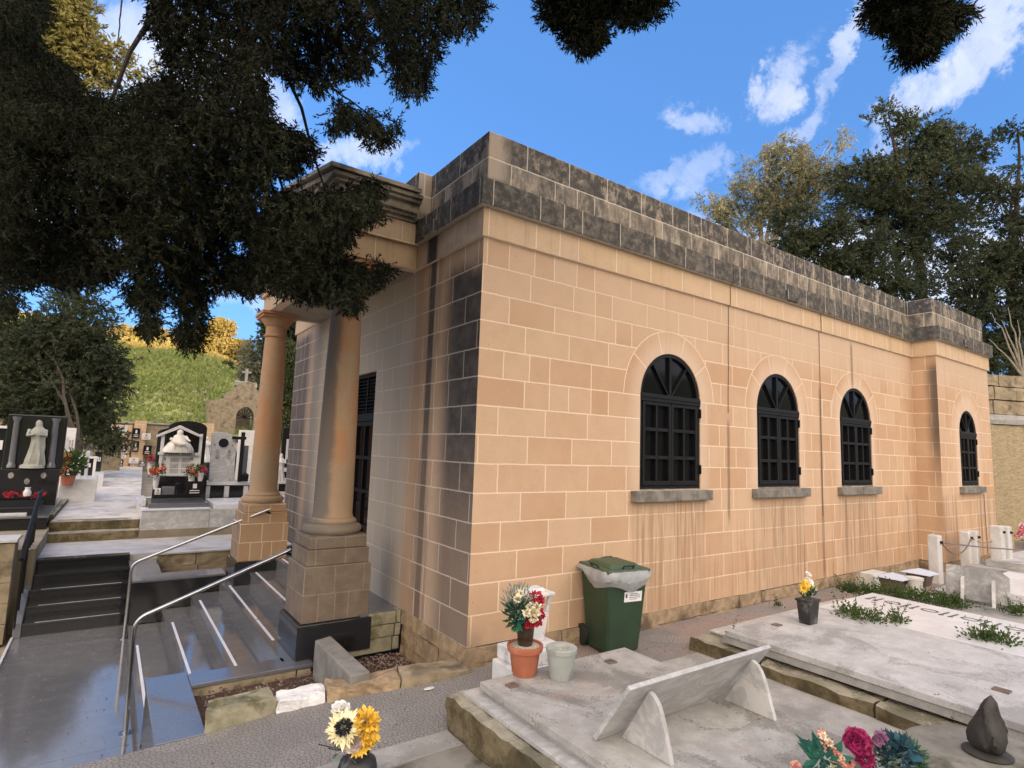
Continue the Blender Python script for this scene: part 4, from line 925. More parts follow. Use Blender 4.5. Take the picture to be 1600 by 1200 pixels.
# terracotta pot with black vase of flowers
tp = thing('flower_pot', (-0.067, -0.93, 0.1), 'terracotta coloured plastic pot filled with mortar on the foreground tomb', 'pot')
MB().lathe((-0.067,-0.93,0.1), [(0.082,0),(0.092,0.02),(0.112,0.165),(0.128,0.168),(0.134,0.20),(0.130,0.214),(0.118,0.212),(0.112,0.198),(0.0,0.198)], 32).build('pot', 'terracotta', tp, smooth=True)
MB().lathe((-0.067,-0.93,0.1), [(0.0,0.19),(0.112,0.199),(0.06,0.206),(0.0,0.207)], 24).build('mortar_fill', 'gravel_fill', tp, smooth=True)
vx, vy = -0.067, -0.93
fv = thing('flower_vase', (vx, vy, 0.306), 'dark glass vase of artificial red and cream flowers standing in the terracotta pot', 'flowers')
MB().lathe((vx,vy,0.306), [(0.052,0),(0.056,0.01),(0.066,0.14),(0.069,0.155),(0.060,0.155),(0.055,0.10),(0.0,0.02)], 24).build('vase', 'brown_glass', fv, smooth=True)
leafball('foliage', (vx-0.06, vy+0.02, 0.62), 0.115, 260, 0.045, 0.012, 'petal_greygreen', fv, up=0.8)
leafball('foliage', (vx-0.04, vy+0.02, 0.52), 0.09, 160, 0.07, 0.03, 'petal_leafgreen', fv)
leafball('foliage', (vx-0.11, vy-0.02, 0.49), 0.035, 12, 0.07, 0.05, 'petal_teal', fv, up=0.0)
b = MB()
for q in ((-0.01,-0.04,0.60),(0.02,-0.05,0.56),(-0.05,-0.05,0.57),(0.0,-0.06,0.53),(0.06,-0.03,0.55),(-0.10,-0.02,0.66),(-0.06,-0.01,0.69),(0.045,-0.045,0.60)): pom(b, (vx+q[0]-.03, vy+q[1]*1.6-.035, q[2]), 0.036, 60, 0.5)
b.build('cream_blossom', 'petal_cream', fv)
b = MB()
for q, r in (((0.07,-0.02,0.645),0.052),((0.10,-0.03,0.60),0.04),((0.09,-0.05,0.52),0.045),((0.02,-0.06,0.475),0.042),((-0.02,-0.06,0.465),0.035),((0.07,-0.05,0.47),0.04)): pom(b, (vx+q[0], vy+q[1], q[2]), r, 90, 0.45)
b.build('red_blossom', 'petal_red', fv)
b = MB(); pom(b, (vx+0.125, vy-0.02, 0.62), 0.035, 60); pom(b, (vx+0.05, vy-0.05, 0.495), 0.03, 50); b.build('pink_blossom', 'petal_pink', fv)
gp = thing('grey_pot', (0.122, -1.12, 0.1), 'pale grey plastic flower pot with a round hole in its lid', 'pot')
MB().lathe((0.122,-1.12,0.1), [(0.080,0),(0.085,0.015),(0.104,0.18),(0.112,0.183),(0.114,0.212),(0.108,0.218),(0.060,0.216),(0.055,0.205),(0.053,0.17),(0.0,0.17)], 32).build('pot', 'grey_plastic', gp, smooth=True)
MB().lathe((0.122,-1.12,0.1), [(0.0,0.17),(0.05,0.19),(0.0,0.192)], 16).build('soil_fill', 'gravel_fill', gp)
# white urn-like box column on plinth blocks behind
um = thing('memorial_lamp', (0.33, -0.60, 0.05), 'white cast memorial lamp with tapering openwork body standing on two white blocks behind the pots', 'memorial lamp')
lx, ly = 0.30, -0.50
g = MB().box(lx-0.27, lx+0.16, ly-0.22, ly+0.14, -0.17, 0.02).box(lx-0.22, lx+0.22, ly-0.19, ly+0.15, 0.021, 0.13)
g.build('plinth_block', 'white_cast', um, bevel=0.008)
MB().box(lx-0.08, lx+0.17, ly-0.14, ly+0.09, 0.132, 0.165).build('plinth_cap', 'pale_marble', um, bevel=0.005)
def taper(mb, cx, cy, w0, w1, z0, z1, d0=None, d1=None):
    d0 = d0 or w0; d1 = d1 or w1
    return mb.add([(cx-w0,cy-d0,z0),(cx+w0,cy-d0,z0),(cx+w0,cy+d0,z0),(cx-w0,cy+d0,z0),(cx-w1,cy-d1,z1),(cx+w1,cy-d1,z1),(cx+w1,cy+d1,z1),(cx-w1,cy+d1,z1)],
                  [(0,3,2,1),(4,5,6,7),(0,1,5,4),(1,2,6,5),(2,3,7,6),(3,0,4,7)])
cx_, cy_ = lx+0.03, ly-0.02
m_ = MB(); taper(m_, cx_, cy_, 0.06, 0.085, 0.166, 0.40)
for sx in (-1, 1):
    for sy in (-1, 1):
        m_.add([(cx_+sx*0.085,cy_+sy*0.085,0.401),(cx_+sx*0.055,cy_+sy*0.085,0.401),(cx_+sx*0.055,cy_+sy*0.055,0.401),(cx_+sx*0.085,cy_+sy*0.055,0.401),
                (cx_+sx*0.105,cy_+sy*0.105,0.53),(cx_+sx*0.07,cy_+sy*0.105,0.53),(cx_+sx*0.07,cy_+sy*0.07,0.53),(cx_+sx*0.105,cy_+sy*0.07,0.53)], [(0,1,2,3),(4,5,6,7),(0,1,5,4),(1,2,6,5),(2,3,7,6),(3,0,4,7)])
m_.build('body', 'white_cast', um, bevel=0.006)
m_ = MB(); taper(m_, cx_, cy_, 0.12, 0.12, 0.531, 0.56); taper(m_, cx_, cy_, 0.07, 0.05, 0.561, 0.59); m_.build('roof_cap', 'white_cast', um, bevel=0.006)
MB().box(cx_-0.04, cx_+0.04, cy_-0.04, cy_+0.04, 0.401, 0.50).build('lamp_glass', 'brown_glass', um)
# ------------------------------------------------------------------ wheelie bin
bn = thing('wheelie_bin', (1.48, -0.25, -0.165), 'dark green wheeled rubbish bin with a clear liner over its rim, against the wall', 'rubbish bin')
ang = R(-99); bc = Vector((1.485, -0.285, 0))
def bl(x, y, z): return (bc.x + x*math.cos(ang) - y*math.sin(ang), bc.y + x*math.sin(ang) + y*math.cos(ang), z - 0.165)
def bbox(mb, pts8): return mb.add([bl(*p) for p in pts8], [(0,3,2,1),(4,5,6,7),(0,1,5,4),(1,2,6,5),(2,3,7,6),(3,0,4,7)])
def bt(mb, x0, x1, y0, y1, z0, X0, X1, Y0, Y1, z1): return bbox(mb, [(x0,y0,z0),(x1,y0,z0),(x1,y1,z0),(x0,y1,z0),(X0,Y0,z1),(X1,Y0,z1),(X1,Y1,z1),(X0,Y1,z1)])
m_ = MB(); bt(m_, -0.18, 0.16, -0.19, 0.19, 0.01, -0.24, 0.235, -0.235, 0.235, 0.74); m_.build('body', 'bin_green', bn, bevel=0.03)
m_ = MB(); bt(m_, -0.255, 0.25, -0.25, 0.25, 0.738, -0.255, 0.25, -0.25, 0.25, 0.775); m_.build('rim', 'bin_green', bn, bevel=0.008)
m_ = MB(); bt(m_, -0.265, 0.265, -0.255, 0.255, 0.776, -0.25, 0.255, -0.24, 0.24, 0.80); bt(m_, -0.21, 0.20, -0.19, 0.19, 0.798, -0.17, 0.15, -0.15, 0.15, 0.835); m_.build('lid', 'bin_lid', bn, bevel=0.012)
m_ = MB(); m_.tube([bl(0.22,-0.06,0.80), bl(0.245,-0.06,0.83), bl(0.245,0.06,0.83), bl(0.22,0.06,0.80)], 0.009); m_.build('lid_handle', 'rubber', bn); m_ = MB(); m_.tube([bl(-0.02,-0.24,0.80), bl(-0.02,-0.265,0.825), bl(0.09,-0.265,0.825), bl(0.09,-0.24,0.80)], 0.009); m_.build('lid_handle', 'rubber', bn)
m_ = MB(); m_.tube([bl(-0.31,-0.2,0.80), bl(-0.31,0.2,0.80)], 0.017, 10); 
for yy in (-0.19, 0.19): m_.tube([bl(-0.24,yy,0.77), bl(-0.31,yy,0.80)], 0.014, 8)
m_.build('handle_bar', 'bin_green', bn)
for yy in (-0.215, 0.215):
    m_ = MB(); n = 28
    m_.add([bl(-0.215+0.10*math.cos(2*PI*k/n), yy-0.022, 0.10+0.10*math.sin(2*PI*k/n)) for k in range(n)] + [bl(-0.215+0.10*math.cos(2*PI*k/n), yy+0.022, 0.10+0.10*math.sin(2*PI*k/n)) for k in range(n)],
           [tuple(range(n)), tuple(range(n, 2*n))] + [(k, (k+1)%n, n+(k+1)%n, n+k) for k in range(n)])
    m_.build('wheel', 'rubber', bn, bevel=0.006)
# liner: skirt hanging under the rim
m_ = MB(); N = 72
def ringp(t, r, z):
    a = 2*PI*t; ca, sa = math.cos(a), math.sin(a); k = 1/max(abs(ca), abs(sa)); k = min(k, 1.25)
    return bl(ca*k*r, sa*k*r*0.98, z)
rings = []
for j in range(6):
    rr = [0.272, 0.285, 0.295, 0.292, 0.275, 0.262][j]
    row = []
    for k in range(N):
        t = k/N; drop = 0.10 + 0.07*max(0, math.cos(2*PI*(t*1-0.93)))+0.035*math.sin(2*PI*t*4+1)
        z = 0.785 - drop*j/5; row.append(ringp(t, rr+rnd.uniform(-0.004, 0.004)+0.006*math.sin(t*90), z))
    rings.append(row)
vs = [p for row in rings for p in row]
m_.add(vs, [(j*N+k, j*N+(k+1)%N, (j+1)*N+(k+1)%N, (j+1)*N+k) for j in range(5) for k in range(N)])
m_.build('bin_liner', 'bin_liner', bn, smooth=True)
m_ = MB()
def fx(z): return 0.16+0.075*((z-0.01)/0.73)
def stick(mb, a, b, z0, z1, e): return bt(mb, fx(z0), fx(z0)+e, a, b, z0, fx(z1), fx(z1)+e, a, b, z1)
stick(m_, -0.03, 0.175, 0.49, 0.585, 0.0015)
lab = m_.build('sticker', 'label_white', bn)
m_ = MB()
for (a, b_, z0, z1) in ((0.035, 0.125, 0.560, 0.567), (0.030, 0.15, 0.545, 0.552), (0.025, 0.155, 0.528, 0.534), (0.035, 0.12, 0.512, 0.517)):
    x = a
    while x < b_:
        l = rnd.uniform(0.005, 0.013); stick(m_, x, min(x+l, b_), z0, z1, 0.0025); x += l+0.003
stick(m_, -0.018, 0.004, 0.530, 0.565, 0.0025)
m_.build('print', 'label_ink', lab)
# ------------------------------------------------------------------ tomb B (right)
tb = thing('tomb', (4.0, -2.2, -0.16), 'large pale tomb platform on the right with two marble lids and a black flower vase', 'tomb')
kb = MB(); 
yy = -0.68
xs_ = 2.05
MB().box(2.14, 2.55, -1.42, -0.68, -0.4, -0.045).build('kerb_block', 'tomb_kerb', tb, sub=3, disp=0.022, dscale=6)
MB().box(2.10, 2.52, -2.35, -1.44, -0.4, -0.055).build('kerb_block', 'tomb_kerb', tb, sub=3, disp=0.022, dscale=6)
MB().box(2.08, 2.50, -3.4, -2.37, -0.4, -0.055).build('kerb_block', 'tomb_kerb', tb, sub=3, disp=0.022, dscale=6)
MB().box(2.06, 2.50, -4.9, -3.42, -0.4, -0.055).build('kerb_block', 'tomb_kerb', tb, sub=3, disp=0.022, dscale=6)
MB().box(2.42, 6.5, -4.9, -0.72, -0.30, -0.022).build('platform', 'cement', tb)
MB().box(2.24, 3.90, -4.9, -0.98, -0.0215, 0.045).build('lid_bed', 'cement', tb, bevel=0.004)
MB().box(2.40, 5.0, -0.975, -0.72, -0.0215, -0.004).build('marble_lip', 'veined_marble', tb, bevel=0.003)
MB().box(2.225, 3.93, -4.9, -1.03, 0.046, 0.10).build('lid', 'tomb_lid_grey', tb, bevel=0.005)
l2 = MB().box(3.95, 5.30, -4.9, -1.0, 0.02, 0.098).build('lid', 'pale_marble', tb, bevel=0.005)
MB().box(2.83-0.04, 2.83+0.04, -1.22, -1.15, 0.1, 0.112).build('lifting_plate', 'steel_dark', tb, bevel=0.002)
MB().box(2.75, 2.83, -2.98, -2.88, 0.1, 0.112).build('lifting_plate', 'steel_dark', tb, bevel=0.002)
# carved letters along the far lid: strokes and rings
lt = MB()
def stroke(x0, y0, x1, y1, w=0.010):
    d = Vector((x1-x0, y1-y0, 0)); L = d.length; d /= L; nn = Vector((-d.y, d.x, 0))*w; a = Vector((x0, y0, 0.0985)); b_ = Vector((x1, y1, 0.0985))
    lt.add([a-nn, b_-nn, b_+nn, a+nn] + [p+Vector((0,0,0.003)) for p in (a-nn, b_-nn, b_+nn, a+nn)], [(3,2,1,0),(4,5,6,7),(0,1,5,4),(1,2,6,5),(2,3,7,6),(3,0,4,7)])
def ring(cx, cy, r):
    n = 20; P = [(cx+r*0.75*math.cos(2*PI*k/n), cy+r*math.sin(2*PI*k/n)) for k in range(n)]
    for k in range(n): stroke(*P[k], *P[(k+1)%n])
yy = -1.12
for ch_ in 'IIOIIOIIOIIOIIO':
    if ch_ == 'I': stroke(4.86, yy, 5.08, yy-0.015, .012); stroke(4.88, yy-0.03, 4.89, yy+0.02, 0.008); yy -= 0.085
    else: ring(4.97, yy-0.07, 0.075); yy -= 0.20
lt.build('lettering', 'letter_grey', l2)
vz = thing('flower_vase', (3.20, -1.30, 0.1), 'square black flower pot with yellow and white artificial flowers on the pale tomb', 'flowers')
m_ = MB(); taper(m_, 3.20, -1.30, 0.075, 0.092, 0.1, 0.315, 0.055, 0.07); m_.build('pot', 'black_pot', vz, bevel=0.006)
m_ = MB(); taper(m_, 3.20, -1.30, 0.102, 0.102, 0.316, 0.338, 0.08, 0.08); m_.build('pot_lid', 'black_pot', vz, bevel=0.004)
m_ = MB()
for q in ((-0.03,0,0.50),(0.02,0,0.52),(0.06,0.0,0.44),(-0.05,0.01,0.46)): m_.tube([(3.2,-1.3,0.33),(3.2+q[0],-1.3+q[1],q[2])], 0.004, 5)
m_.build('stem', 'petal_leafgreen', vz)
leafball('foliage', (3.21, -1.30, 0.38), 0.05, 60, 0.07, 0.02, 'petal_leafgreen', vz, up=0.9)
b = MB(); daisy(b, (3.12,-1.33,0.49), 0.065, 12); daisy(b, (3.10,-1.31,0.45), 0.06, 12, (-.4,-.8,.1)); pom(b, (3.13,-1.31,0.48), 0.055, 70); b.build('yellow_flower', 'petal_yellow', vz)
b = MB(); daisy(b, (3.28,-1.31,0.44), 0.06, 10, (0.5,-0.7,0.2)); pom(b, (3.28,-1.31,0.43), 0.04, 40); b.build('pale_yellow_flower', 'petal_paleyellow', vz)
b = MB(); rose(b, (3.20,-1.32,0.52), 0.042, (0,-.5,.9)); rose(b, (3.19,-1.32,0.585), 0.032); rose(b, (3.235,-1.31,0.49), 0.035); b.build('white_rose', 'petal_white', vz)
# weeds -------------------------------------------------------------
def weed(px, py, z, r, n, lab, tall=0.0, grp='weeds in the tomb joints'):
    c = on(px, py, 'z', z); P = rng.normal(0, 1, (n, 3))*[r*0.5, r*0.5, r*0.22] + [c.x, c.y, z+r*0.22]; P[:,2] = np.maximum(P[:,2], z+0.003)
    V = [leaves(P[:n*2//3], (P[:n*2//3]-[c.x, c.y, z-0.05])/r + [0,0,0.5], 0.036, 0.018, 0.5)]
    for k in range(int(tall)):
        a = rnd.uniform(0, 6.28); d = np.array([math.cos(a)*0.5, math.sin(a)*0.5, 1.0]); d /= np.linalg.norm(d); h = rnd.uniform(0.12, 0.24)
        Q = np.array([c.x, c.y, z]) + rng.normal(0, r*0.22, 3)*[1,1,0]; m = 26; s = rng.uniform(0.15, 1, (m, 1)); V.append(leaves(Q + d*s*h + rng.normal(0, .006, (m,3)), rng.normal(0,1,(m,3)), 0.026, 0.012, 0.1))
        V.append(leaves(np.repeat(Q[None], 3, 0), np.repeat(d[None], 3, 0), h, 0.006, 0.02))
    o = np_mesh('weed', np.concatenate(V), 4, 'weed_leaf'); return setp(o, lab, 'weed', grp)
weed(1335, 965, .10, 0.16, 420, 'leafy green weed sprawling over the lid joint right of the black flower pot', 3)
weed(1365, 970, .10, 0.13, 300, 'low leafy weed touching the sprawling one, a little nearer to the lettering', 2)
weed(1400, 972, .10, 0.11, 260, 'upright green weed with small twigs in the middle of the lid joint', 6)
weed(1320, 958, .10, 0.08, 120, 'thin weed sprig close to the black flower pot', 3)
weed(1560, 1003, .10, 0.15, 420, 'bushy weed at the right edge of the picture on the lid joint', 5)
weed(1530, 998, .10, 0.11, 260, 'smaller bushy weed just left of the one at the right edge', 3)
weed(1215, 948, -.14, 0.06, 60, 'tiny weed sprout on the walkway behind the pale tomb', 2)
weed(1475, 1118, -.05, 0.09, 260, 'small green weed growing out of the kerb below the pale tomb', 3)
weed(1142, 998, -.05, 0.05, 130, 'little weed tuft under the corner of the pale tomb lid', 1)
for i, (px, py, r) in enumerate(((1325,925,.12),(1345,928,.22),(1370,932,.24),(1395,935,.26),(1420,938,.24),(1445,942,.26),(1470,945,.2),(1492,948,.2),(1590,960,.16))):
    weed(px, py, .0, r, 520, ['first weed of the dense strip, at its left end near the wall', 'dense weed in front of the small white marble box', 'dense weed between the white marble box and the left lantern', 'dense weed in front of the left metal lantern', 'dense weed in front of the white plastic tub', 'dense weed in front of the right metal lantern', 'dense weed left of the grey marble panel', 'dense weed at the foot of the grey marble panel props', 'dense weed at the right end of the strip by the picture edge'][i], 5, 'dense weed strip')
# ------------------------------------------------------------------ things beyond tomb B
c = on(1365, 912, 'z', -.05)
top('white_block', MB().box(c.x-0.20, c.x+0.20, c.y-0.1, c.y+0.1, -.12, 0.12), 'white_marble', 'small white marble box standing in weeds against the wall', 'memorial', bevel=0.01)
def lantern(px, py, z, lab):
    c = on(px, py, 'z', z); t = thing('grave_lantern', (c.x, c.y, z), lab, 'lantern', 'metal lanterns beside the weeds')
    m_ = MB(); taper(m_, c.x, c.y, 0.10, 0.135, z, z+0.17); m_.build('body', 'steel_dark', t, bevel=0.004)
    m_ = MB(); m_.add([(c.x-.19,c.y-.19,z+.172),(c.x+.19,c.y-.19,z+.172),(c.x+.19,c.y+.19,z+.172),(c.x-.19,c.y+.19,z+.172),(c.x,c.y,z+.235)], [(3,2,1,0),(0,1,4),(1,2,4),(2,3,4),(3,0,4)]); m_.build('roof', 'solar_cap', t)
lantern(1396, 922, 0.0, 'small metal lantern with bluish pyramid cap left of the white tub')
lantern(1438, 914, 0.0, 'small metal lantern with bluish pyramid cap right of the white tub')
c = on(1430, 926, 'z', 0.0)
t = thing('plastic_tub', (c.x, c.y, 0), 'small white plastic tub between the two metal lanterns', 'tub')
MB().lathe((c.x, c.y, 0), [(0.075,0),(0.095,0.17),(0.105,0.172),(0.105,0.20),(0.0,0.205)], 20).build('tub', 'plaque_white', t, smooth=True)
# second leaning panel with props, seen from behind
s2 = thing('book_stand', (6.1, -1.9, 0.1), 'grey veined marble panel on two short props beyond the weeds', 'memorial stand')
A_ = on(1478, 932, 'z', .06); B_ = on(1580, 948, 'z', .06)
u_ = (B_-A_); u_.z = 0; u_.normalize(); n_ = Vector((u_.y, -u_.x, 0)); n_ = n_ if n_.dot(CF) > 0 else -n_
def P_(a, d, z): q = A_ + u_*a + n_*d; return (q.x, q.y, z)
Lh = (B_-A_).length
pts = [(0,0.06),(Lh,0.06),(Lh,0.36),(Lh-0.10,0.44),(0,0.44)]
f_ = [P_(a, (z-.06)*0.5, z) for a, z in pts]; bk = [P_(a, (z-.06)*0.5+0.035, z) for a, z in pts]
MB().add(f_+bk, [(4,3,2,1,0),(5,6,7,8,9)] + [(i,(i+1)%5,5+(i+1)%5,5+i) for i in range(5)]).build('panel', 'grey_marble', s2, bevel=0.004)
for a in (0.22, 0.62):
    pr2 = [(-0.28,0.06),(0.0,0.06),(0.12,0.28),(0.02,0.34),(-0.10,0.32),(-0.16,0.24)]
    MB().add([P_(a*Lh/0.85, d, z) for d, z in pr2] + [P_(a*Lh/0.85+0.035, d, z) for d, z in pr2], [tuple(range(6)), tuple(range(11,5,-1))] + [(i,(i+1)%6,6+(i+1)%6,6+i) for i in range(6)]).build('prop', 'veined_marble', s2, bevel=0.004)
# tomb C/D slabs further right, beside the end block
def slabthing(x0, x1, y0, y1, z0, z1, m, lab, cat='tomb', nm='tomb_slab', **k): return top(nm, MB().box(x0, x1, y0, y1, z0, z1), m, lab, cat, bevel=0.008, **k)
t = thing('tomb', (8.5, -2.0, -0.1), 'low white marble tomb ringed by chained posts near the far end of the chapel', 'tomb')
MB().box(6.7, 9.2, -4.5, -1.15, -0.2, 0.02).build('platform', 'cement', t)
MB().box(7.0, 9.0, -4.3, -1.4, 0.021, 0.10).build('lid', 'pale_marble', t, bevel=0.006)
t = thing('tomb', (11.2, -2.0, -0.1), 'further pale marble tomb between the chained posts and the quarry wall', 'tomb')
MB().box(9.3, 13.2, -4.5, -0.75, -0.2, 0.05).build('platform', 'cement', t)
MB().box(9.6, 12.8, -4.3, -0.95, 0.051, 0.16).build('lid', 'tomb_lid_grey', t, bevel=0.006)
posts = [(1463, 902, 836, .02, 0.075), (1511, 882, 830, .02, 0.075), (1523, 880, 829, .05, 0.07), (1561, 884, 821, .05, 0.085), (1572, 882, 822, .05, 0.085)]
tops = []
for i, (px, pyb, pyt, z, hw) in enumerate(posts):
    b0 = on(px, pyb, 'z', z); best = min(np.arange(z, 2, .01), key=lambda zz: abs((lambda q: 600-FPX*(q-CO).dot(CU)/(q-CO).dot(CF))(Vector((b0.x, b0.y, zz)))-pyt))
    t = thing('marble_post', (b0.x, b0.y, z), ['nearest white marble post of the chained row, foreground end', 'left post of the close pair of white posts in front of the end block', 'right post of the close pair of white posts in front of the end block', 'left post of the far pair of white posts next to the pink flowers', 'right post of the far pair of white posts next to the pink flowers'][i], 'post', 'white posts with chain')
    MB().box(b0.x-hw, b0.x+hw, b0.y-hw, b0.y+hw, z-0.1, best).build('shaft', 'white_marble', t, bevel=0.02)
    MB().lathe((b0.x-0.0, b0.y-hw-0.012, best-0.10), [(0.0,-0.022),(0.022,-0.016),(0.022,0.016),(0.0,0.022)], 10).build('ring', 'iron', t)
    tops.append(Vector((b0.x, b0.y-hw-0.01, best-0.10)))
def chain(a, b, sag, lab):
    q = [a+(b-a)*k/14 - Vector((0,0,sag*4*(k/14)*(1-k/14))) for k in range(15)]
    return top('chain', MB().tube(q, 0.011, 6), 'steel_dark', lab, 'chain', 'chains between the white posts')
chain(tops[0], tops[1], 0.22, 'sagging dark chain between the nearest post and the middle pair')
chain(tops[1], tops[3], 0.12, 'long thin chain running from the middle pair of posts to the far pair')
chain(tops[0], tops[4]-Vector((0,0.3,0.25)), 0.02, 'thin straight chain crossing below the sagging one')
c = on(1590, 852, 'z', .15)
t = thing('flower_trough', (c.x, c.y, .1), 'grey trough full of pink artificial flowers at the right edge', 'flowers')
MB().box(c.x-.4, c.x+.6, c.y-.35, c.y-.05, .1, .27).build('trough', 'grey_block', t, bevel=0.01)
b = MB()
for k in range(26): pom(b, (c.x+rnd.uniform(-.38,.5), c.y-.18+rnd.uniform(-.12,.12), .36+rnd.uniform(-.06,.22)), 0.06, 26, 0.6)
b.build('pink_blossom', 'petal_pink', t); b = MB()
for k in range(14): pom(b, (c.x+rnd.uniform(-.3,.6), c.y-.2+rnd.uniform(-.12,.1), .40+rnd.uniform(-.08,.2)), 0.06, 24, 0.6)
b.build('white_blossom', 'petal_white', t)
# ------------------------------------------------------------------ quarry wall on the right
Q1 = on(1541, 585, 'x', 14.0); Q2 = on(1600, 589, 'z', Q1.z); ud = (Q2-Q1); ud.z = 0; ud.normalize(); nd = Vector((-ud.y, ud.x, 0)); nd = nd if nd.dot(CF) < 0 else -nd
qw = thing('quarry_wall', (Q1.x, Q1.y, -0.14), 'high boundary wall with big ashlar courses over rough tan render', 'wall')
def qp(a, d, z): q = Q1 + ud*a + nd*d; return (q.x, q.y, z)
def qbox(mb, a0, a1, d0, d1, z0, z1): return mb.add([qp(a0,d0,z0),qp(a1,d0,z0),qp(a1,d1,z0),qp(a0,d1,z0),qp(a0,d0,z1),qp(a1,d0,z1),qp(a1,d1,z1),qp(a0,d1,z1)], [(0,3,2,1),(4,5,6,7),(0,1,5,4),(1,2,6,5),(2,3,7,6),(3,0,4,7)])
zt = Q1.z
m_ = MB()
for a in np.arange(-0.25, 10, 0.5): qbox(m_, a, a+0.5, -0.25, 0.0, -0.2, zt-1.16)
m_.build('render_face', 'render_wall', qw, sub=2, disp=0.03, dscale=4)
m_ = MB(); qbox(m_, -0.3, 10, -0.3, 0.05, zt-1.155, zt-0.93); m_.build('concrete_band', 'cement', qw, sub=3, disp=0.02)
m_ = MB()
for zz, h in ((zt-0.92, 0.33), (zt-0.58, 0.31), (zt-0.26, 0.27)):
    a = -10.0 + rnd.uniform(0, .5)
    while a < 10:
        L_ = rnd.uniform(0.42, 0.75); qbox(m_, a, a+L_-0.02, -0.35, 0.02+rnd.uniform(-.03,.03), zz, zz+h-0.015); a += L_
m_.build('ashlar_course', 'old_stone', qw, sub=2, disp=0.018, dscale=6)
m_ = MB(); qbox(m_, -10, -0.5, -0.3, -0.02, -0.2, zt-0.93); m_.build('lower_face', 'old_stone', qw)
m_ = MB(); qbox(m_, -10, 10, -0.36, -0.34, -0.2, zt-0.02); m_.build('backing', 'petal_dark', qw)
m_ = MB(); qbox(m_, -0.48, -0.27, -0.05, 0.08, -0.2, zt-0.93); setp(m_.build('black_strip', 'iron', sub=4, disp=0.05, dscale=5), 'black vertical strip in the gap between chapel and quarry wall', 'dark_band')  # plain black vertical strip at the edge of the quarry wall
m_ = MB(); m_.add([qp(-8,-0.37,zt-.1), qp(30,-0.37,zt-.1), qp(30,-60,zt+1.0), qp(-8,-60,zt+1.0)], [(0,1,2,3)]); print('Q', Q1, ud, nd); struct('high_ground', m_, 'hill_grass')
# ------------------------------------------------------------------ bottom of the picture: flower groups, round stone with sculpture
sv = thing('flower_vase', tuple(on(557, 1225, 'z', -.205)), 'round black vase of faded sunflower, yellow chrysanthemum and dusty rose at the bottom edge', 'flowers')
c = on(557, 1225, 'z', -.205)
MB().lathe(tuple(c), [(0.07,0),(0.10,0.04),(0.112,0.09),(0.10,0.13),(0.065,0.155),(0.062,0.175),(0.052,0.175),(0.045,0.10),(0.0,0.05)], 28).build('vase', 'black_pot', sv, smooth=True)
def rel(px, py, dd=0.0): return at(px, py, (c-CO).dot(CF)+dd)
tocam = (CO-c).normalized()
b = MB(); daisy(b, rel(537,1137,-.05), 0.115, 18, tocam+Vector((-.2,0,.1)), 0.12, 0.34); b.build('sunflower', 'petal_paleyellow', sv)
b = MB(); pom(b, rel(537,1137,-.075), 0.055, 160, 0.25); b.build('sunflower_centre', 'petal_dark', sv)
b = MB(); pom(b, rel(570,1128,.0), 0.085, 230, 0.3); pom(b, rel(574,1148,-.02), 0.075, 200, 0.3); pom(b, rel(563,1162,-.03), 0.06, 120, 0.3); daisy(b, rel(562,1165,-.06), 0.07, 14, tocam, .1, .4); b.build('chrysanthemum', 'petal_yellow', sv)
b = MB(); rose(b, rel(551,1158,-.08), 0.055, tocam); b.build('dusty_rose', 'petal_dusty', sv)
b = MB(); rose(b, rel(533,1103,.03), 0.05, (0,-.2,1)); rose(b, rel(527,1108,.03), 0.035, (-.3,-.2,1)); b.build('white_rose', 'petal_white', sv)
m_ = MB()
for px, py in ((537,1137),(570,1128),(551,1158),(533,1103),(563,1150)): m_.tube([c+Vector((0,0,.12)), (c+Vector((0,0,.2))+rel(px,py))/2, rel(px,py,.02)], 0.005, 5)
m_.build('stem', 'petal_leafgreen', sv)
m_ = MB(); m_.tube([rel(548,1175), rel(520,1168), rel(497,1163)], 0.003, 4); m_.tube([rel(545,1172), rel(525,1172), rel(512,1169)], 0.003, 4); m_.build('twig', 'bark', sv)
leafball('foliage', tuple(rel(548,1165,.03)), 0.08, 70, 0.07, 0.03, 'petal_greygreen', sv)
# bottom right bouquet
fb_ = on(1345, 1235, 'z', .1)
bq = thing('flower_bouquet', tuple(fb_), 'bouquet of magenta peony, coral and blue green artificial flowers at the bottom right', 'flowers')
dd0 = (fb_-CO).dot(CF)
def rl(px, py, dd=0.0): return at(px, py, dd0+dd)
MB().lathe(tuple(fb_), [(0.05,0),(0.065,0.10),(0.07,0.12),(0.06,0.12),(0.0,0.03)], 20).build('vase', 'grey_plastic', bq, smooth=True)
b = MB(); pom(b, rl(1342,1160), 0.062, 240, 0.7, 0.9); pom(b, rl(1352,1186,-.03), 0.048, 110, 0.7); pom(b, rl(1340,1158,-.02), 0.060, 160, 1.1); b.build('peony', 'petal_magenta', bq)
b = MB()
for q in ((1284,1147,.022),(1288,1156,.024),(1293,1163,.028),(1298,1172,.03),(1305,1180,.034),(1312,1188,.04),(1320,1196,.04),(1244,1198,.03),(1326,1190,.03)): pom(b, rl(q[0],q[1]), q[2], 60, 0.7)
b.build('coral_blossom', 'petal_peach', bq)
b = MB()
for q in ((1286,1151),(1296,1160),(1316,1186),(1303,1195)): pom(b, rl(q[0],q[1],-.02), 0.02, 40, 0.6)
b.build('cream_blossom', 'petal_cream', bq)
b = MB(); pom(b, rl(1377,1151), 0.035, 90, 0.5); pom(b, rl(1371,1158), 0.03, 70, .5); b.build('lilac_blossom', 'petal_lilac', bq)
leafball('blue_foliage', tuple(rl(1400,1176,.02)), 0.075, 560, 0.030, 0.013, 'petal_blue', bq)
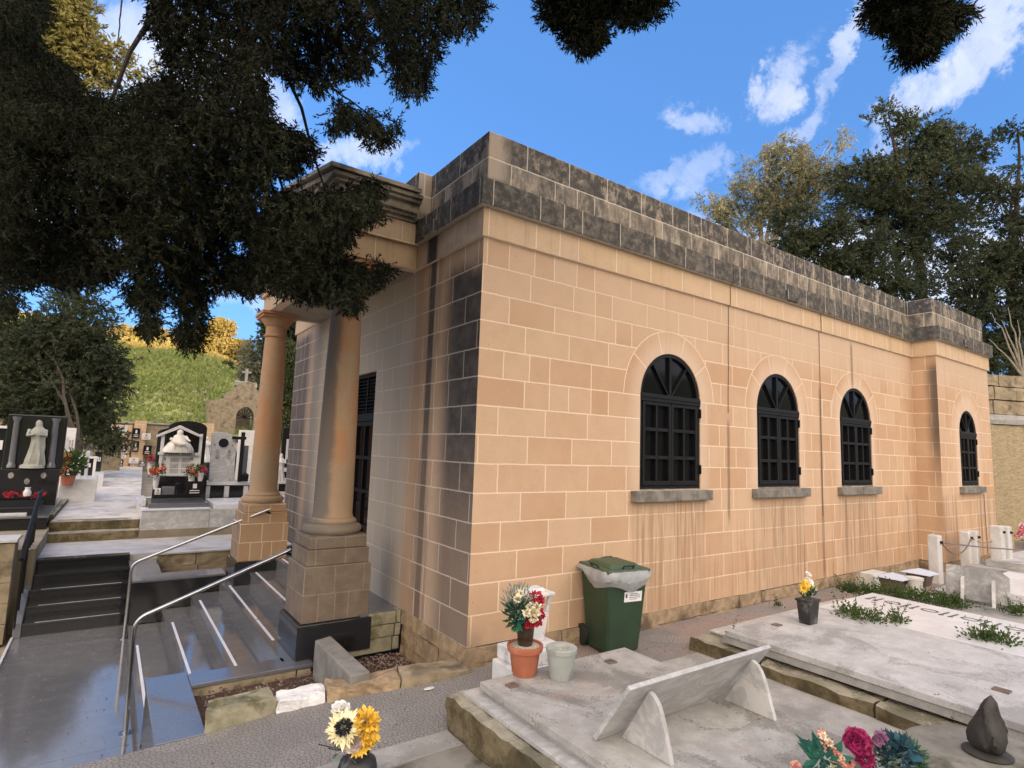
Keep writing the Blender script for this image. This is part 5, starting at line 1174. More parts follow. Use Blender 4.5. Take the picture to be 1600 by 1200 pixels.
leafball('dark_foliage', tuple(rl(1412,1186,.05)), 0.085, 300, 0.05, 0.018, 'petal_leafgreen', bq)
leafball('blue_petals', tuple(rl(1405,1172,-.03)), 0.05, 60, 0.06, 0.045, 'petal_blue', bq)
leafball('foliage', tuple(rl(1285,1180,.02)), 0.06, 50, 0.08, 0.035, 'petal_teal', bq)
leafball('pale_foliage', tuple(rl(1385,1185,.03)), 0.09, 160, 0.05, 0.02, 'petal_greygreen', bq)
# round stone top and the sculpture on it
rc = on(1560, 1190, 'z', .12)
rt = thing('round_stone', (rc.x, rc.y, .1), 'round weathered stone disc carrying a dark sculpture in the bottom right corner', 'stone')
RR = 128/FPX*(rc-CO).dot(CF)
MB().lathe((rc.x, rc.y, -0.15), [(RR*0.55,0),(RR*0.6,0.17),(RR*0.97,0.20),(RR,0.225),(RR*0.985,0.262),(RR*0.9,0.272),(0,0.274)], 48).build('disc', 'wet_stone', rt, smooth=True)
sc = on(1543, 1178, 'z', .125)
sp_ = thing('sculpture', tuple(sc), 'dark pear shaped sculpture of folded leaves curling to a point at the top', 'sculpture')
MB().lathe(tuple(sc), [(0.115,0),(0.118,0.008),(0.10,0.02),(0.0,0.022)], 32).build('base', 'dark_sculpt', sp_, smooth=True)
prof = [(0.0,0.02),(0.06,0.025),(0.083,0.05),(0.092,0.085),(0.085,0.13),(0.064,0.18),(0.047,0.22),(0.040,0.25),(0.030,0.28),(0.014,0.30),(0.004,0.312)]
seg = 40; vs = []
for r, z in prof:
    for k in range(seg):
        a = 2*PI*k/seg; tw = a + z*5.0; f = 1 + 0.14*math.cos(3*tw) - 0.30*max(0, math.cos(3*tw+1.2))**6
        bend = 0.02*math.sin(z*9) + (0.03*max(0, z-0.24)/0.07)
        vs.append((sc.x + r*f*math.cos(a)*1.05 + CR.x*bend, sc.y + r*f*math.sin(a) + CR.y*bend, sc.z + z))
n = len(prof); MB().add(vs, [(i*seg+k, i*seg+(k+1)%seg, (i+1)*seg+(k+1)%seg, (i+1)*seg+k) for i in range(n-1) for k in range(seg)]).build('body', 'dark_sculpt', sp_, smooth=True)
top('paper_litter', MB().lathe((-0.42,-0.14,-0.205), [(0.0,0.004),(0.05,0.004),(0.04,0.01),(0,0.012)], 12, 0.45), 'plaque_white', 'small white scrap lying on the walkway by the corner kerb', 'litter')
# ------------------------------------------------------------------ background graves
def pbox(mb, px0, py0, px1, py1, Y, th, zb=None):
    a = on(px0, py1, 'y', Y); b = on(px1, py1, 'y', Y); c = on((px0+px1)/2, py0, 'y', Y)
    z0 = (a.z+b.z)/2 if zb is None else zb
    mb.box(a.x, b.x, Y, Y+th, z0, c.z); return (a.x, b.x, z0, c.z)
def robed(mb, x, y, z0, H, w, seed=1, arms=True, lean=0.0):
    """draped standing figure: one continuous surface"""
    prof = [(0.0,.50,.42),(0.04,.52,.44),(0.12,.47,.38),(0.3,.40,.32),(0.45,.38,.30),(0.58,.35,.27),(0.66,.38,.28),(0.74,.40,.27),(0.79,.36,.23),(0.83,.26,.19),(0.855,.20,.17),(0.88,.185,.18),(0.92,.19,.19),(0.955,.165,.17),(0.985,.10,.11),(1.0,.02,.02)]
    seg = 28; vs = []
    for i, (t, rx, ry) in enumerate(prof):
        for k in range(seg):
            a = 2*PI*k/seg
            f = 1 + (0.17*math.sin(7*a+seed+t*6) + 0.09*math.sin(13*a+seed*2-t*4))*(1.15-t)*(1 if t < .8 else 0.15)
            if arms and 0.58 < t < 0.78 and math.sin(a) < -0.3: f *= 1.22
            vs.append((x + w*rx*f*math.cos(a) + lean*H*math.sin(t*3.0), y + w*ry*f*math.sin(a), z0 + H*t))
    n = len(prof)
    mb.add(vs, [(i*seg+k, i*seg+(k+1)%seg, (i+1)*seg+(k+1)%seg, (i+1)*seg+k) for i in range(n-1) for k in range(seg)] + [tuple(range(seg))[::-1]])
    if arms:
        for s in (-1, 1):
            mb.tube([(x+s*w*.40,y,z0+H*.78),(x+s*w*.46,y-w*.2,z0+H*.66),(x+s*w*.12,y-w*.42,z0+H*.68)], [w*.13,w*.11,w*.06], 8)
    return mb
# left tomb with standing statue
Y = 10.4
lt_ = thing('statue_tomb', (-4.4, 9.5, -0.17), 'black granite family tomb with two grey columns framing a niche, left of the path', 'tomb')
MB().box(-7.0, -3.45, 8.52, 12.0, -0.168, 0.255).build('platform', 'polished_black', lt_, bevel=0.004)
MB().box(-7.0, -3.44, 8.50, 12.0, 0.257, 0.29).build('platform_top', 'grey_granite', lt_, bevel=0.004)
MB().box(-7.0, -3.62, 8.75, 10.2, 0.291, 0.42).build('lid', 'black_granite', lt_, bevel=0.006)
MB().box(-7.0, -3.75, 8.62, 8.74, 0.291, 0.335).build('front_rail', 'white_marble', lt_, bevel=0.004)
m_ = MB(); e = pbox(m_, -40, 733, 88, 775, Y, 0.35, 0.29); m_.build('lower_panel', 'polished_black', lt_, bevel=0.006)
m_ = MB(); e2 = pbox(m_, 2, 648, 96, 733, Y+0.12, 0.25); m_.build('back_panel', 'polished_black', lt_, bevel=0.02)
for a, b_ in ((9, 25), (71, 87)):
    p0 = on((a+b_)/2, 731, 'y', Y+0.05); hw = (on(b_, 731, 'y', Y).x-on(a, 731, 'y', Y).x)/2*0.72; zt_ = on(50, 652, 'y', Y).z
    MB().lathe((p0.x, p0.y, p0.z), [(hw*1.35,0),(hw*1.35,0.05),(hw*1.05,0.09),(hw,0.12),(hw*0.88,zt_-p0.z-0.1),(hw*1.0,zt_-p0.z-0.08),(hw*1.3,zt_-p0.z-0.03),(hw*1.35,zt_-p0.z)], 16).build('column', 'grey_granite', lt_, smooth=True)
m_ = MB()
for px, py in ((17,743),(68,743),(42,752)):
    q = on(px, py, 'y', Y-0.005); m_.add([(q.x+0.045*math.cos(2*PI*k/14), Y-0.006, q.z+0.06*math.sin(2*PI*k/14)) for k in range(14)], [tuple(range(14))])
m_.build('portrait_plaque', 'photo_oval', lt_)
q = on(50, 731, 'y', Y-0.02); q2 = on(57, 656, 'y', Y-0.02)
t = MB(); robed(t, q.x+0.02, Y-0.06, q.z+0.03, q2.z-q.z-0.03, 0.30, 2, True, 0.03); t.lathe((q.x, Y-0.06, q.z), [(0.2,0),(0.19,0.05),(0.12,0.09),(0,0.1)], 12)
setp(t.build('statue', 'statue_stone', None, smooth=True), 'weathered grey stone statue of a robed woman in the black niche', 'statue')
for i in range(2):
    p = on(24+34*i, 774, 'y', 8.9); b = MB()
    for k in range(10): pom(b, (p.x+rnd.uniform(-.14,.14), 8.9+rnd.uniform(-.04,.04), p.z+rnd.uniform(-.03,.05)), 0.045, 16, .7)
    setp(b.build('red_flowers', 'petal_red', None), ['left','right'][i]+' row of small red flowers on the black statue tomb', 'flowers')
t = thing('white_vase', (-3.72, 8.95, .42), 'little white vase between the rows of red flowers', 'vase')
p = on(42, 775, 'y', 8.8); MB().lathe(tuple(p), [(.05,0),(.06,.06),(.035,.12),(.045,.15),(0,.15)], 14).build('vase', 'plaque_white', t, smooth=True); 
# small tombs along the left of the path
def small_tomb(px0, px1, py0, py1, Y, m, label, depth=2.0, frame=False, z=-.0):
    a = on(px0, py1, 'y', Y); b_ = on(px1, py1, 'y', Y); zt = on(px0, py0, 'y', Y).z
    t = thing('tomb', ((a.x+b_.x)/2, Y, 0.06), label, 'tomb')
    MB().box(a.x-0.1, b_.x+0.1, Y-depth, Y+0.2, 0.0, max(0.2, a.z-0.02)).build('plinth', 'white_marble', t, bevel=0.006)
    hs = MB().box(a.x, b_.x, Y, Y+0.12, max(0.2, a.z-0.018), zt).build('headstone', m, t, bevel=0.012)
    g = MB(); w_ = (b_.x-a.x); zz = max(0.2, a.z-0.018)
    if frame:
        g.box(a.x-0.03, a.x+0.03, Y-0.04, Y-0.002, zz, zt).box(b_.x-0.03, b_.x+0.03, Y-0.04, Y-0.002, zz, zt).box(a.x-0.05, b_.x+0.05, Y-0.05, Y-0.002, zt+.002, zt+0.06)
    for k in range(3):
        cx2 = a.x+w_*(0.25+0.25*k); g.box(cx2-w_*0.07, cx2+w_*0.07, Y-0.012, Y-0.003, zz+(zt-zz)*0.5, zz+(zt-zz)*0.72)
    g.build('ornament', 'plaque_white' if m != 'white_marble' else 'photo_oval', hs); return t
small_tomb(112, 146, 716, 742, 14.0, 'polished_black', 'small black headstone with white frame and tiny shrine left of the path', 1.6, True)
small_tomb(96, 112, 668, 735, 18.0, 'white_marble', 'tall white marble headstone behind the orange flowers', 1.5)
small_tomb(146, 157, 705, 736, 19.0, 'polished_black', 'narrow dark headstone at the far left edge of the path', 2.0)
small_tomb(128, 144, 690, 716, 22.0, 'white_marble', 'pale headstone behind the tree trunk', 1.5)
small_tomb(-30, 5, 668, 735, 13.5, 'polished_black', 'black headstone cut by the left edge of the picture', 1.5, True)
for px, y_, h_, lab in ((122, 13.2, .62, 'thin white post on the left path edge, nearer one'), (133, 13.0, .70, 'thin white post on the left path edge, taller one'), (97, 12.6, 1.0, 'white cross shaft post beside the statue tomb')):
    p = on(px, 750, 'y', y_); top('white_post', MB().box(p.x-.035, p.x+.035, y_, y_+.07, 0.05, p.z+h_), 'white_marble', lab, 'post', bevel=0.01)
q = on(106, 752, 'y', 12.3); t = thing('flower_pot', tuple(q), 'terracotta pot with an orange flowered leafy shrub beside the statue tomb', 'pot plant')
MB().lathe(tuple(q-Vector((0,0,.1))), [(.10,0),(.14,.22),(.15,.24),(0,.22)], 16).build('pot', 'terracotta', t, smooth=True)
leafball('foliage', (q.x, q.y, q.z+.42), 0.30, 900, 0.09, 0.04, 'weed_leaf', t)
b = MB()
for k in range(14): pom(b, (q.x-.12+rnd.uniform(-.16,.14), q.y-.22, q.z+.42+rnd.uniform(-.2,.25)), .055, 16, .8)
b.build('orange_blossom', 'petal_orange', t)
top('path_kerb', MB().prism([(-3.55,9.2),(-3.4,9.2),(-3.2,20),(-3.4,20)], 'z', -0.1, 0.24), 'tomb_kerb', 'low stone kerb along the left edge of the path', 'kerb', sub=2, disp=0.01)
top('grave_slab', MB().prism([(-4.6,12.1),(-3.56,12.1),(-3.45,17),(-4.6,17)], 'z', 0.0, 0.22), 'white_marble', 'low white marble grave slab between the statue tomb and the small black headstone', 'grave', bevel=0.01)
# right of the path: pieta tomb
pt = thing('family_tomb', (-1.5, 9.5, -0.17), 'marble fronted family tomb with black arched back and gabled niche, right of the path', 'tomb')
MB().box(-2.07, -0.93, 8.445, 8.50, -0.168, 0.335).build('front_slab', 'veined_marble', pt, bevel=0.004)
MB().box(-2.07, -0.93, 8.502, 11.5, -0.168, 0.33).build('platform', 'white_marble', pt)
MB().box(-2.085, -0.92, 8.43, 8.9, 0.336, 0.362).build('ledge', 'pale_marble', pt, bevel=0.004)
MB().box(-1.97, -0.93, 8.62, 9.9, 0.363, 0.45).build('lid', 'grey_granite', pt, bevel=0.005)
Y = 9.75
def arch_plate(mb, px0, px1, pyb, pys, pyt, Y, th, zb=None):
    a = on(px0, pyb, 'y', Y); b = on(px1, pyb, 'y', Y); zs = on((px0+px1)/2, pys, 'y', Y).z; zt = on((px0+px1)/2, pyt, 'y', Y).z
    cx = (a.x+b.x)/2; r = (b.x-a.x)/2; n = 18
    P = [(a.x, zb if zb is not None else a.z)] + [(cx-r*math.cos(PI*k/n), zs+(zt-zs)*math.sin(PI*k/n)) for k in range(n+1)] + [(b.x, zb if zb is not None else a.z)]
    return mb.prism(P, 'y', Y, Y+th)
arch_plate(MB(), 237, 300, 775, 676, 668, Y+.22, .1, .33).build('back_plate', 'polished_black', pt, bevel=0.008)
arch_plate(MB(), 253, 314, 775, 668, 657, Y+.08, .12, .33).build('back_plate', 'polished_black', pt, bevel=0.008)
m_ = MB(); pbox(m_, 240, 742, 321, 776, Y-.02, .4, .33); m_.build('lower_block', 'polished_black', pt, bevel=0.006)
m_ = MB()
for a, b_ in ((246.5, 251.5), (307, 311.5)): pbox(m_, a, 678, b_, 742, Y-.03, .1)
pbox(m_, 247, 707, 313, 711.5, Y-.05, .12); pbox(m_, 246, 741, 314, 744, Y-.05, .12)
L1 = on(247, 680, 'y', Y); R1 = on(315, 681, 'y', Y); TP = on(281.5, 664.5, 'y', Y)
m_.prism([(L1.x-.03, L1.z), (TP.x, TP.z), (R1.x+.01, R1.z), (R1.x+.01, R1.z-.05), (TP.x, TP.z-.07), (L1.x-.03, L1.z-.05)], 'y', Y-.08, Y+.06)
m_.build('aedicule', 'white_marble', pt, bevel=0.004)
m_ = MB(); e = pbox(m_, 251.5, 712, 307, 741, Y+.0, .06); npn = m_.build('name_panel', 'plaque_white', pt)
m_ = MB()
for r_ in range(3):
    for s, (fa, fb2) in enumerate(((.22,.46),(.54,.78))):
        for k in range(4):
            zz = e[3]-(e[3]-e[2])*(0.14+0.3*r_+0.06*k); x_ = e[0]+(e[1]-e[0])*fa; xe = e[0]+(e[1]-e[0])*fb2
            while x_ < xe-0.01: l = rnd.uniform(.015,.04); m_.box(x_, min(x_+l, xe), Y-.004, Y-.001, zz-.010, zz); x_ += l+.008
zz = on(280, 710.5, 'y', Y-.06).z; x_ = on(256, 710, 'y', Y-.06).x
for k in range(14): 
    if k != 7: m_.box(x_+k*.042, x_+k*.042+.028, Y-.056, Y-.051, zz, zz+.035)
m_.build('lettering', 'letter_grey', npn)
m_ = MB()
for px in (255.5, 299.5):
    for py in (717, 727, 737):
        q = on(px, py, 'y', Y-.01); m_.add([(q.x+.042*math.cos(2*PI*k/14), Y-.012, q.z+.042*math.sin(2*PI*k/14)) for k in range(14)], [tuple(range(14))])
m_.build('portrait_plaque', 'photo_oval', npn)
# pieta: seated robed figure holding a reclining one
q = on(280, 707, 'y', Y-.02); ztp = on(281, 671, 'y', Y).z; H = ztp-q.z
s_ = MB()
prof = [(0,.46,.26),(.1,.47,.26),(.25,.42,.26),(.38,.36,.25),(.5,.26,.18),(.62,.22,.14),(.72,.19,.11),(.78,.10,.09),(.84,.10,.10),(.92,.10,.10),(.98,.06,.06),(1,.01,.01)]
vs = []; sg = 24
for t_0, rx, ry in prof:
    for k in range(sg):
        a = 2*PI*k/sg; f = 1+(.10*math.sin(6*a+t_0*9)+.05*math.sin(11*a))*(1-t_0)
        vs.append((q.x-.02+rx*.58*f*math.cos(a), Y-.06+ry*.6*f*math.sin(a), q.z+H*t_0))
s_.add(vs, [(i*sg+k, i*sg+(k+1)%sg, (i+1)*sg+(k+1)%sg, (i+1)*sg+k) for i in range(len(prof)-1) for k in range(sg)])
s_.tube([(q.x-.16,Y-.16,q.z+H*.56),(q.x-.12,Y-.19,q.z+H*.46),(q.x-.02,Y-.21,q.z+H*.36),(q.x+.09,Y-.22,q.z+H*.38),(q.x+.15,Y-.21,q.z+H*.24),(q.x+.17,Y-.19,q.z+H*.06)], [.03,.048,.05,.042,.03,.02], 10)
s_.tube([(q.x-.20,Y-.15,q.z+H*.60),(q.x-.17,Y-.16,q.z+H*.56)], [.028,.034], 10)
s_.tube([(q.x-.13,Y-.19,q.z+H*.54),(q.x-.12,Y-.21,q.z+H*.3),(q.x-.11,Y-.21,q.z+H*.12)], [.022,.018,.012], 8)
s_.tube([(q.x+.09,Y-.08,q.z+H*.68),(q.x+.13,Y-.15,q.z+H*.56),(q.x+.17,Y-.2,q.z+H*.50)], [.034,.026,.014], 8)
setp(s_.build('statue', 'statue_white', None, smooth=True), 'white pieta sculpture of a seated robed figure in the gabled niche', 'statue')
def bouquet(px, py, Y, r, cols, label, vase='plaque_white', hv=.3):
    q = on(px, py, 'y', Y); t = thing('flower_vase', (q.x, Y, q.z-hv), label, 'flowers')
    MB().lathe((q.x, Y, q.z-hv), [(.035,0),(.05,hv*.3),(.065,hv-.02),(.0,hv-.04)], 14).build('vase', vase, t, smooth=True)
    leafball('foliage', (q.x, Y, q.z+.04), r, 130, 0.06, .025, 'weed_leaf', t)
    for cn in cols:
        b = MB()
        for k in range(7): pom(b, (q.x+rnd.uniform(-r,r)*.8, Y-r*.6+rnd.uniform(-.03,.03), q.z+.05+rnd.uniform(-r,r)*.6), r*.33, 18, .8)
        b.build(cn+'_blossom', 'petal_'+cn, t)
bouquet(245, 741, 9.35, .15, ('red', 'orange'), 'white vase of red and orange flowers left of the name panel')
bouquet(300, 741, 9.35, .13, ('orange', 'leafgreen'), 'white vase of orange flowers right of the name panel')
bouquet(314, 737, 9.30, .11, ('red', 'pink'), 'vase with one bright red bloom at the right corner of the pieta tomb', hv=.2)
bouquet(236, 720, 11.2, .13, ('pink', 'red'), 'pink flowers on the path side of the black arched plate')
def plate(px0, py0, px1, py1, Y, m, label, cat, orn=True, nm='memorial_plaque', lean=.1):
    m_ = MB(); e = pbox(m_, px0, py0, px1, py1, Y, .05); o = m_.build(nm, m, None, bevel=0.006); setp(o, label, cat)
    if orn:
        g = MB(); w_ = e[1]-e[0]; h_ = e[3]-e[2]; cx2 = (e[0]+e[1])/2
        g.box(cx2-w_*.12, cx2+w_*.12, Y-.008, Y-.002, e[3]-h_*.5, e[3]-h_*.18)
        for k in range(2): g.box(e[0]+w_*.2, e[1]-w_*.2, Y-.006, Y-.002, e[2]+h_*(.15+.16*k), e[2]+h_*(.21+.16*k))
        g.build('inscription', 'photo_oval' if m in ('plaque_white','white_marble') else 'plaque_white', o)
    return o
plate(290, 752, 316, 774, 9.1, 'polished_black', 'black memorial book with white diamond portrait on the pieta tomb', 'plaque')
plate(252, 760, 272, 773, 9.0, 'grey_granite', 'small grey plaque leaning on the pieta tomb', 'plaque', False)
plate(241.5, 763, 250.5, 773, 8.95, 'plaque_white', 'tiny white framed picture beside the grey plaque', 'plaque')
t = thing('grave_lamp', tuple(on(276, 768, 'y', 9.1)), 'thin black lamp standing between the plaques of the pieta tomb', 'lantern')
p = on(276, 772, 'y', 9.1); MB().lathe(tuple(p), [(.04,0),(.015,.03),(.015,.16),(.05,.17),(.055,.2),(.01,.23),(0,.24)], 12).build('stem', 'iron', t, smooth=True)
top('white_box', MB().box(-2.06, -1.99, 9.0, 9.9, 0.363, 0.5), 'white_marble', 'white marble edging block at the path corner of the pieta tomb', 'edging', bevel=.006)
# second tomb with grey headstone and black cross
t2 = thing('family_tomb', (0, 9.5, -0.17), 'low marble tomb with grey portrait headstone and tall black cross behind the left column', 'tomb')
MB().box(-0.925, 1.2, 8.445, 8.5, -0.168, 0.315).build('front_slab', 'veined_marble', t2, bevel=0.004)
MB().box(-0.925, 1.2, 8.502, 11.5, -0.168, 0.31).build('platform', 'white_marble', t2)
MB().box(-0.85, 1.15, 8.52, 9.9, 0.316, 0.42).build('lid', 'pale_marble', t2, bevel=0.006)
Y = 10.0
m_ = MB(); pbox(m_, 318, 753, 400, 758, Y-.05, .5); m_.build('shelf', 'white_marble', t2, bevel=.004)
m_ = MB(); pbox(m_, 320, 758.5, 400, 776, Y+.05, .35, .31); m_.build('lower_block', 'polished_black', t2)
m_ = MB()
for px in (324, 354, 384): q = on(px, 768, 'y', Y-.02); m_.box(q.x-.05, q.x+.05, Y-.03, Y+.04, .42, on(px, 759, 'y', Y).z)
m_.build('baluster', 'white_marble', t2, bevel=.01)
A1 = on(327, 753, 'y', Y); A2 = on(365, 753, 'y', Y); A3 = on(332, 676, 'y', Y); A4 = on(359, 677, 'y', Y)
hs = MB().prism([(A1.x, A1.z), (A2.x, A2.z), (A2.x-.01, A3.z-.12), (A4.x, A4.z), (A4.x-.1, A4.z+.01), (A3.x+.1, A3.z+.03), (A3.x, A3.z-.01)], 'y', Y, Y+.12).build('headstone', 'veined_marble', t2, bevel=.006)
def disc(mb, px, py, Y, rx, rz, n=18):
    q = on(px, py, 'y', Y); return mb.add([(q.x+rx*math.cos(2*PI*k/n), Y, q.z+rz*math.sin(2*PI*k/n)) for k in range(n)] + [(q.x+rx*math.cos(2*PI*k/n), Y+.02, q.z+rz*math.sin(2*PI*k/n)) for k in range(n)], [tuple(range(n)), tuple(range(n, 2*n))] + [(k, (k+1)%n, n+(k+1)%n, n+k) for k in range(n)])
m_ = MB(); disc(m_, 349.5, 692, Y-.018, .10, .10); m_.build('medallion', 'polished_black', hs)
m_ = MB(); disc(m_, 340, 706, Y-.015, .035, .05); disc(m_, 358, 706, Y-.015, .035, .05); disc(m_, 335.5, 695, Y-.015, .018, .018); disc(m_, 363.5, 696, Y-.015, .018, .018); disc(m_, 331, 750, Y-.015, .02, .02); disc(m_, 359, 750, Y-.015, .02, .02)
for px in (340, 358):
    for k in range(3): q = on(px, 712+k*2.2, 'y', Y); m_.box(q.x-.055+.008*k, q.x+.055-.008*k, Y-.005, Y-.001, q.z-.008, q.z+.008)
m_.build('inscription', 'photo_oval', hs)
m_ = MB(); pbox(m_, 371, 675, 377, 753, Y-.08, .05); q = on(363, 684, 'y', Y-.08); q2 = on(385, 684, 'y', Y-.08); m_.box(q.x, q2.x, Y-.082, Y-.028, q.z-.035, q.z+.035); m_.build('cross', 'polished_black', t2, bevel=.004)
m_ = MB(); pbox(m_, 372, 696, 384, 753, Y+.3, .12); m_.build('rear_stone', 'grey_granite', t2)
t = thing('grave_lantern', tuple(on(382, 745, 'y', 9.9)), 'small black lantern next to the foot of the black cross', 'lantern')
p = on(382, 752, 'y', 9.9); m_ = MB(); taper(m_, p.x, 9.9, .06, .07, p.z, p.z+.14); taper(m_, p.x, 9.9, .08, .02, p.z+.142, p.z+.2); m_.build('body', 'iron', t, bevel=.006)
q = on(320, 722, 'y', 12.0); q2 = on(321, 682, 'y', 12.0); m_ = MB(); robed(m_, q.x, 12, q.z, q2.z-q.z, .26, 5, True, -.02)
setp(m_.build('statue', 'statue_white', None, smooth=True), 'white statue of a robed woman standing between the two family tombs', 'statue')
top('statue_pedestal', MB().box(q.x-.25, q.x+.25, 11.85, 12.3, 0, q.z-.003), 'black_granite', 'dark pedestal under the white statue between the two tombs', 'pedestal', bevel=.01)
plate(367, 672, 396, 750, 13.5, 'plaque_white', 'big plain white headstone behind the black cross', 'headstone', False, 'headstone')
# slivers seen between left column and chapel
plate(435, 668, 452, 768, 9.6, 'polished_black', 'black arched headstone glimpsed between the left column and the chapel wall', 'headstone', True, 'headstone')
q = on(437, 745, 'y', 9.2); m_ = MB(); robed(m_, q.x, 9.2, q.z-.1, .62, .2, 8); setp(m_.build('statue', 'statue_white', None, smooth=True), 'white angel figure glimpsed right of the left column', 'statue')
plate(434, 752, 455, 756, 9.0, 'white_marble', 'white marble shelf glimpsed right of the left column', 'shelf', False, 'shelf')
# ------------------------------------------------------------------ back wall with niches, plaques, gate
YB = 30.0
bw = thing('back_wall', (-3, YB, 0), 'pale stone back wall of the cemetery with pillars, below the grassy hill', 'wall')
zt_ = on(170, 660, 'y', YB).z
MB().box(-25, 1.6, YB, YB+.5, 0, zt_).build('masonry', 'old_stone', bw, sub=3, disp=.02)
MB().box(-25, 1.6, YB-.08, YB+.5, zt_+.003, zt_+.08).build('coping', 'cement', bw)
m_ = MB(); pbox(m_, 203, 657, 222, 731, YB-.3, .28); pbox(m_, 311, 661, 329, 731, YB-.3, .28); m_.build('pillar', 'band_stone', bw)
m_ = MB(); pbox(m_, 152, 663, 200, 731, YB-.12, .1); m_.build('niche_face', 'band_stone', bw)
PL = [(184,665,198,679,'plaque_white','white heart shaped plaque high on the back wall'), (174,682,190,692,'polished_black','wide black plaque in the middle of the back wall'), (157,695,165,703,'polished_black','small black plaque at the left of the stone block'),
      (174,695,184,701,'plaque_white','small white plaque over the stone block'), (187,694,197.5,706,'polished_black','black arched plaque right of the stone block'), (185,706,197,716,'plaque_white','white plaque with dark emblem low on the wall'),
      (206,669,218,685,'polished_black','dark arched niche plaque on the upper pillar'), (206,689,216,706,'polished_black','dark niche plaque lower on the pillar'), (201,715,216,724,'plaque_white','white plaque at the foot of the pillar'),
      (221,677,235,687,'plaque_white','white plaque with two portraits right of the pillar'), (223,696,236,711,'polished_black','dark rounded plaque near the pieta tomb'), (216,720,228,729,'grey_granite','grey plaque standing at the end of the path'),
      (98,685,108,695,'plaque_white','white plaque stacked on the wall behind the tree, upper one'), (98,697,108,704,'plaque_white','white plaque stacked on the wall behind the tree, lower one'), (186,718,192,729,'iron','small dark lantern box at the foot of the wall')]
for i, (a, b_, c2, d2, m2, lab) in enumerate(PL):
    plate(a, b_, c2, d2, YB-.45, m2, lab, 'plaque')
top('stone_block', MB().box(on(155,732,'y',26).x, on(187,732,'y',26).x, 26, 26.9, 0.1, on(170,703,'y',26).z), 'old_stone', 'square ochre stone block standing at the far end of the path', 'block', sub=2, disp=.02, bevel=0)
# ruined gate chapel
YG = 31.5
gt = thing('stone_gateway', tuple(on(360, 700, 'y', YG)), 'old stone gateway with round arch, stepped gable and stone cross in front of the hill', 'gateway')
def gp_(px, py): q = on(px, py, 'y', YG); return (q.x, q.z)
n = 12; ar = []
ac = on(383, 652, 'y', YG); rr = on(397, 652, 'y', YG).x-ac.x; hz = on(383, 636, 'y', YG).z-ac.z
out = [gp_(325,735), gp_(325,627), gp_(337,624), gp_(352,622), gp_(355,613), gp_(366,609), gp_(372,600), gp_(384,596), gp_(396,600), gp_(402,610), gp_(420,620), gp_(440,640), gp_(455,735)]
m_ = MB()
left = [out[0]] + out[1:8] + [(ac.x, out[7][1])]
arcL = [(ac.x - rr*math.sin(PI/2*k/n), ac.z + hz*math.cos(PI/2*k/n)) for k in range(n+1)]
m_.prism([out[0]] + out[1:7] + [(ac.x, gp_(384,596)[1])] + arcL + [(ac.x-rr, out[0][1])], 'y', YG, YG+.7)
arcR = [(ac.x + rr*math.sin(PI/2*k/n), ac.z + hz*math.cos(PI/2*k/n)) for k in range(n+1)]
m_.prism([(ac.x, gp_(384,596)[1])] + out[8:13] + [(ac.x+rr, out[12][1])] + arcR[::-1], 'y', YG, YG+.7)
m_.build('masonry', 'old_stone', gt)
q = on(384, 597, 'y', YG+.3); q2 = on(386, 576, 'y', YG+.3); m_ = MB().box(q.x-.06, q.x+.08, YG+.25, YG+.38, q.z-.05, q2.z); m_.box(q.x-.22, q.x+.25, YG+.26, YG+.37, q.z+(q2.z-q.z)*.66, q.z+(q2.z-q.z)*.80); m_.build('cross', 'cement', gt)
m_ = MB(); q = on(384, 600, 'y', YG+.3); m_.box(q.x-.55, q.x+.6, YG+.05, YG+.6, q.z-.15, q.z+.12); m_.build('rubble_cap', 'cement', gt, sub=3, disp=.12, dscale=2.5)
m_ = MB().box(ac.x-rr*1.2, ac.x+rr*1.2, YG+1.6, YG+1.65, ac.z-1.5, ac.z+hz*1.1); m_.build('inner_wall', 'old_stone', gt)
m_ = MB()
for k in range(9):
    a = PI*k/8; m_.tube([(ac.x, YG+.3, ac.z-.05), (ac.x-rr*math.cos(a), YG+.3, ac.z-.05+hz*math.sin(a))], .02, 5)
m_.build('fan_grille', 'iron', gt)

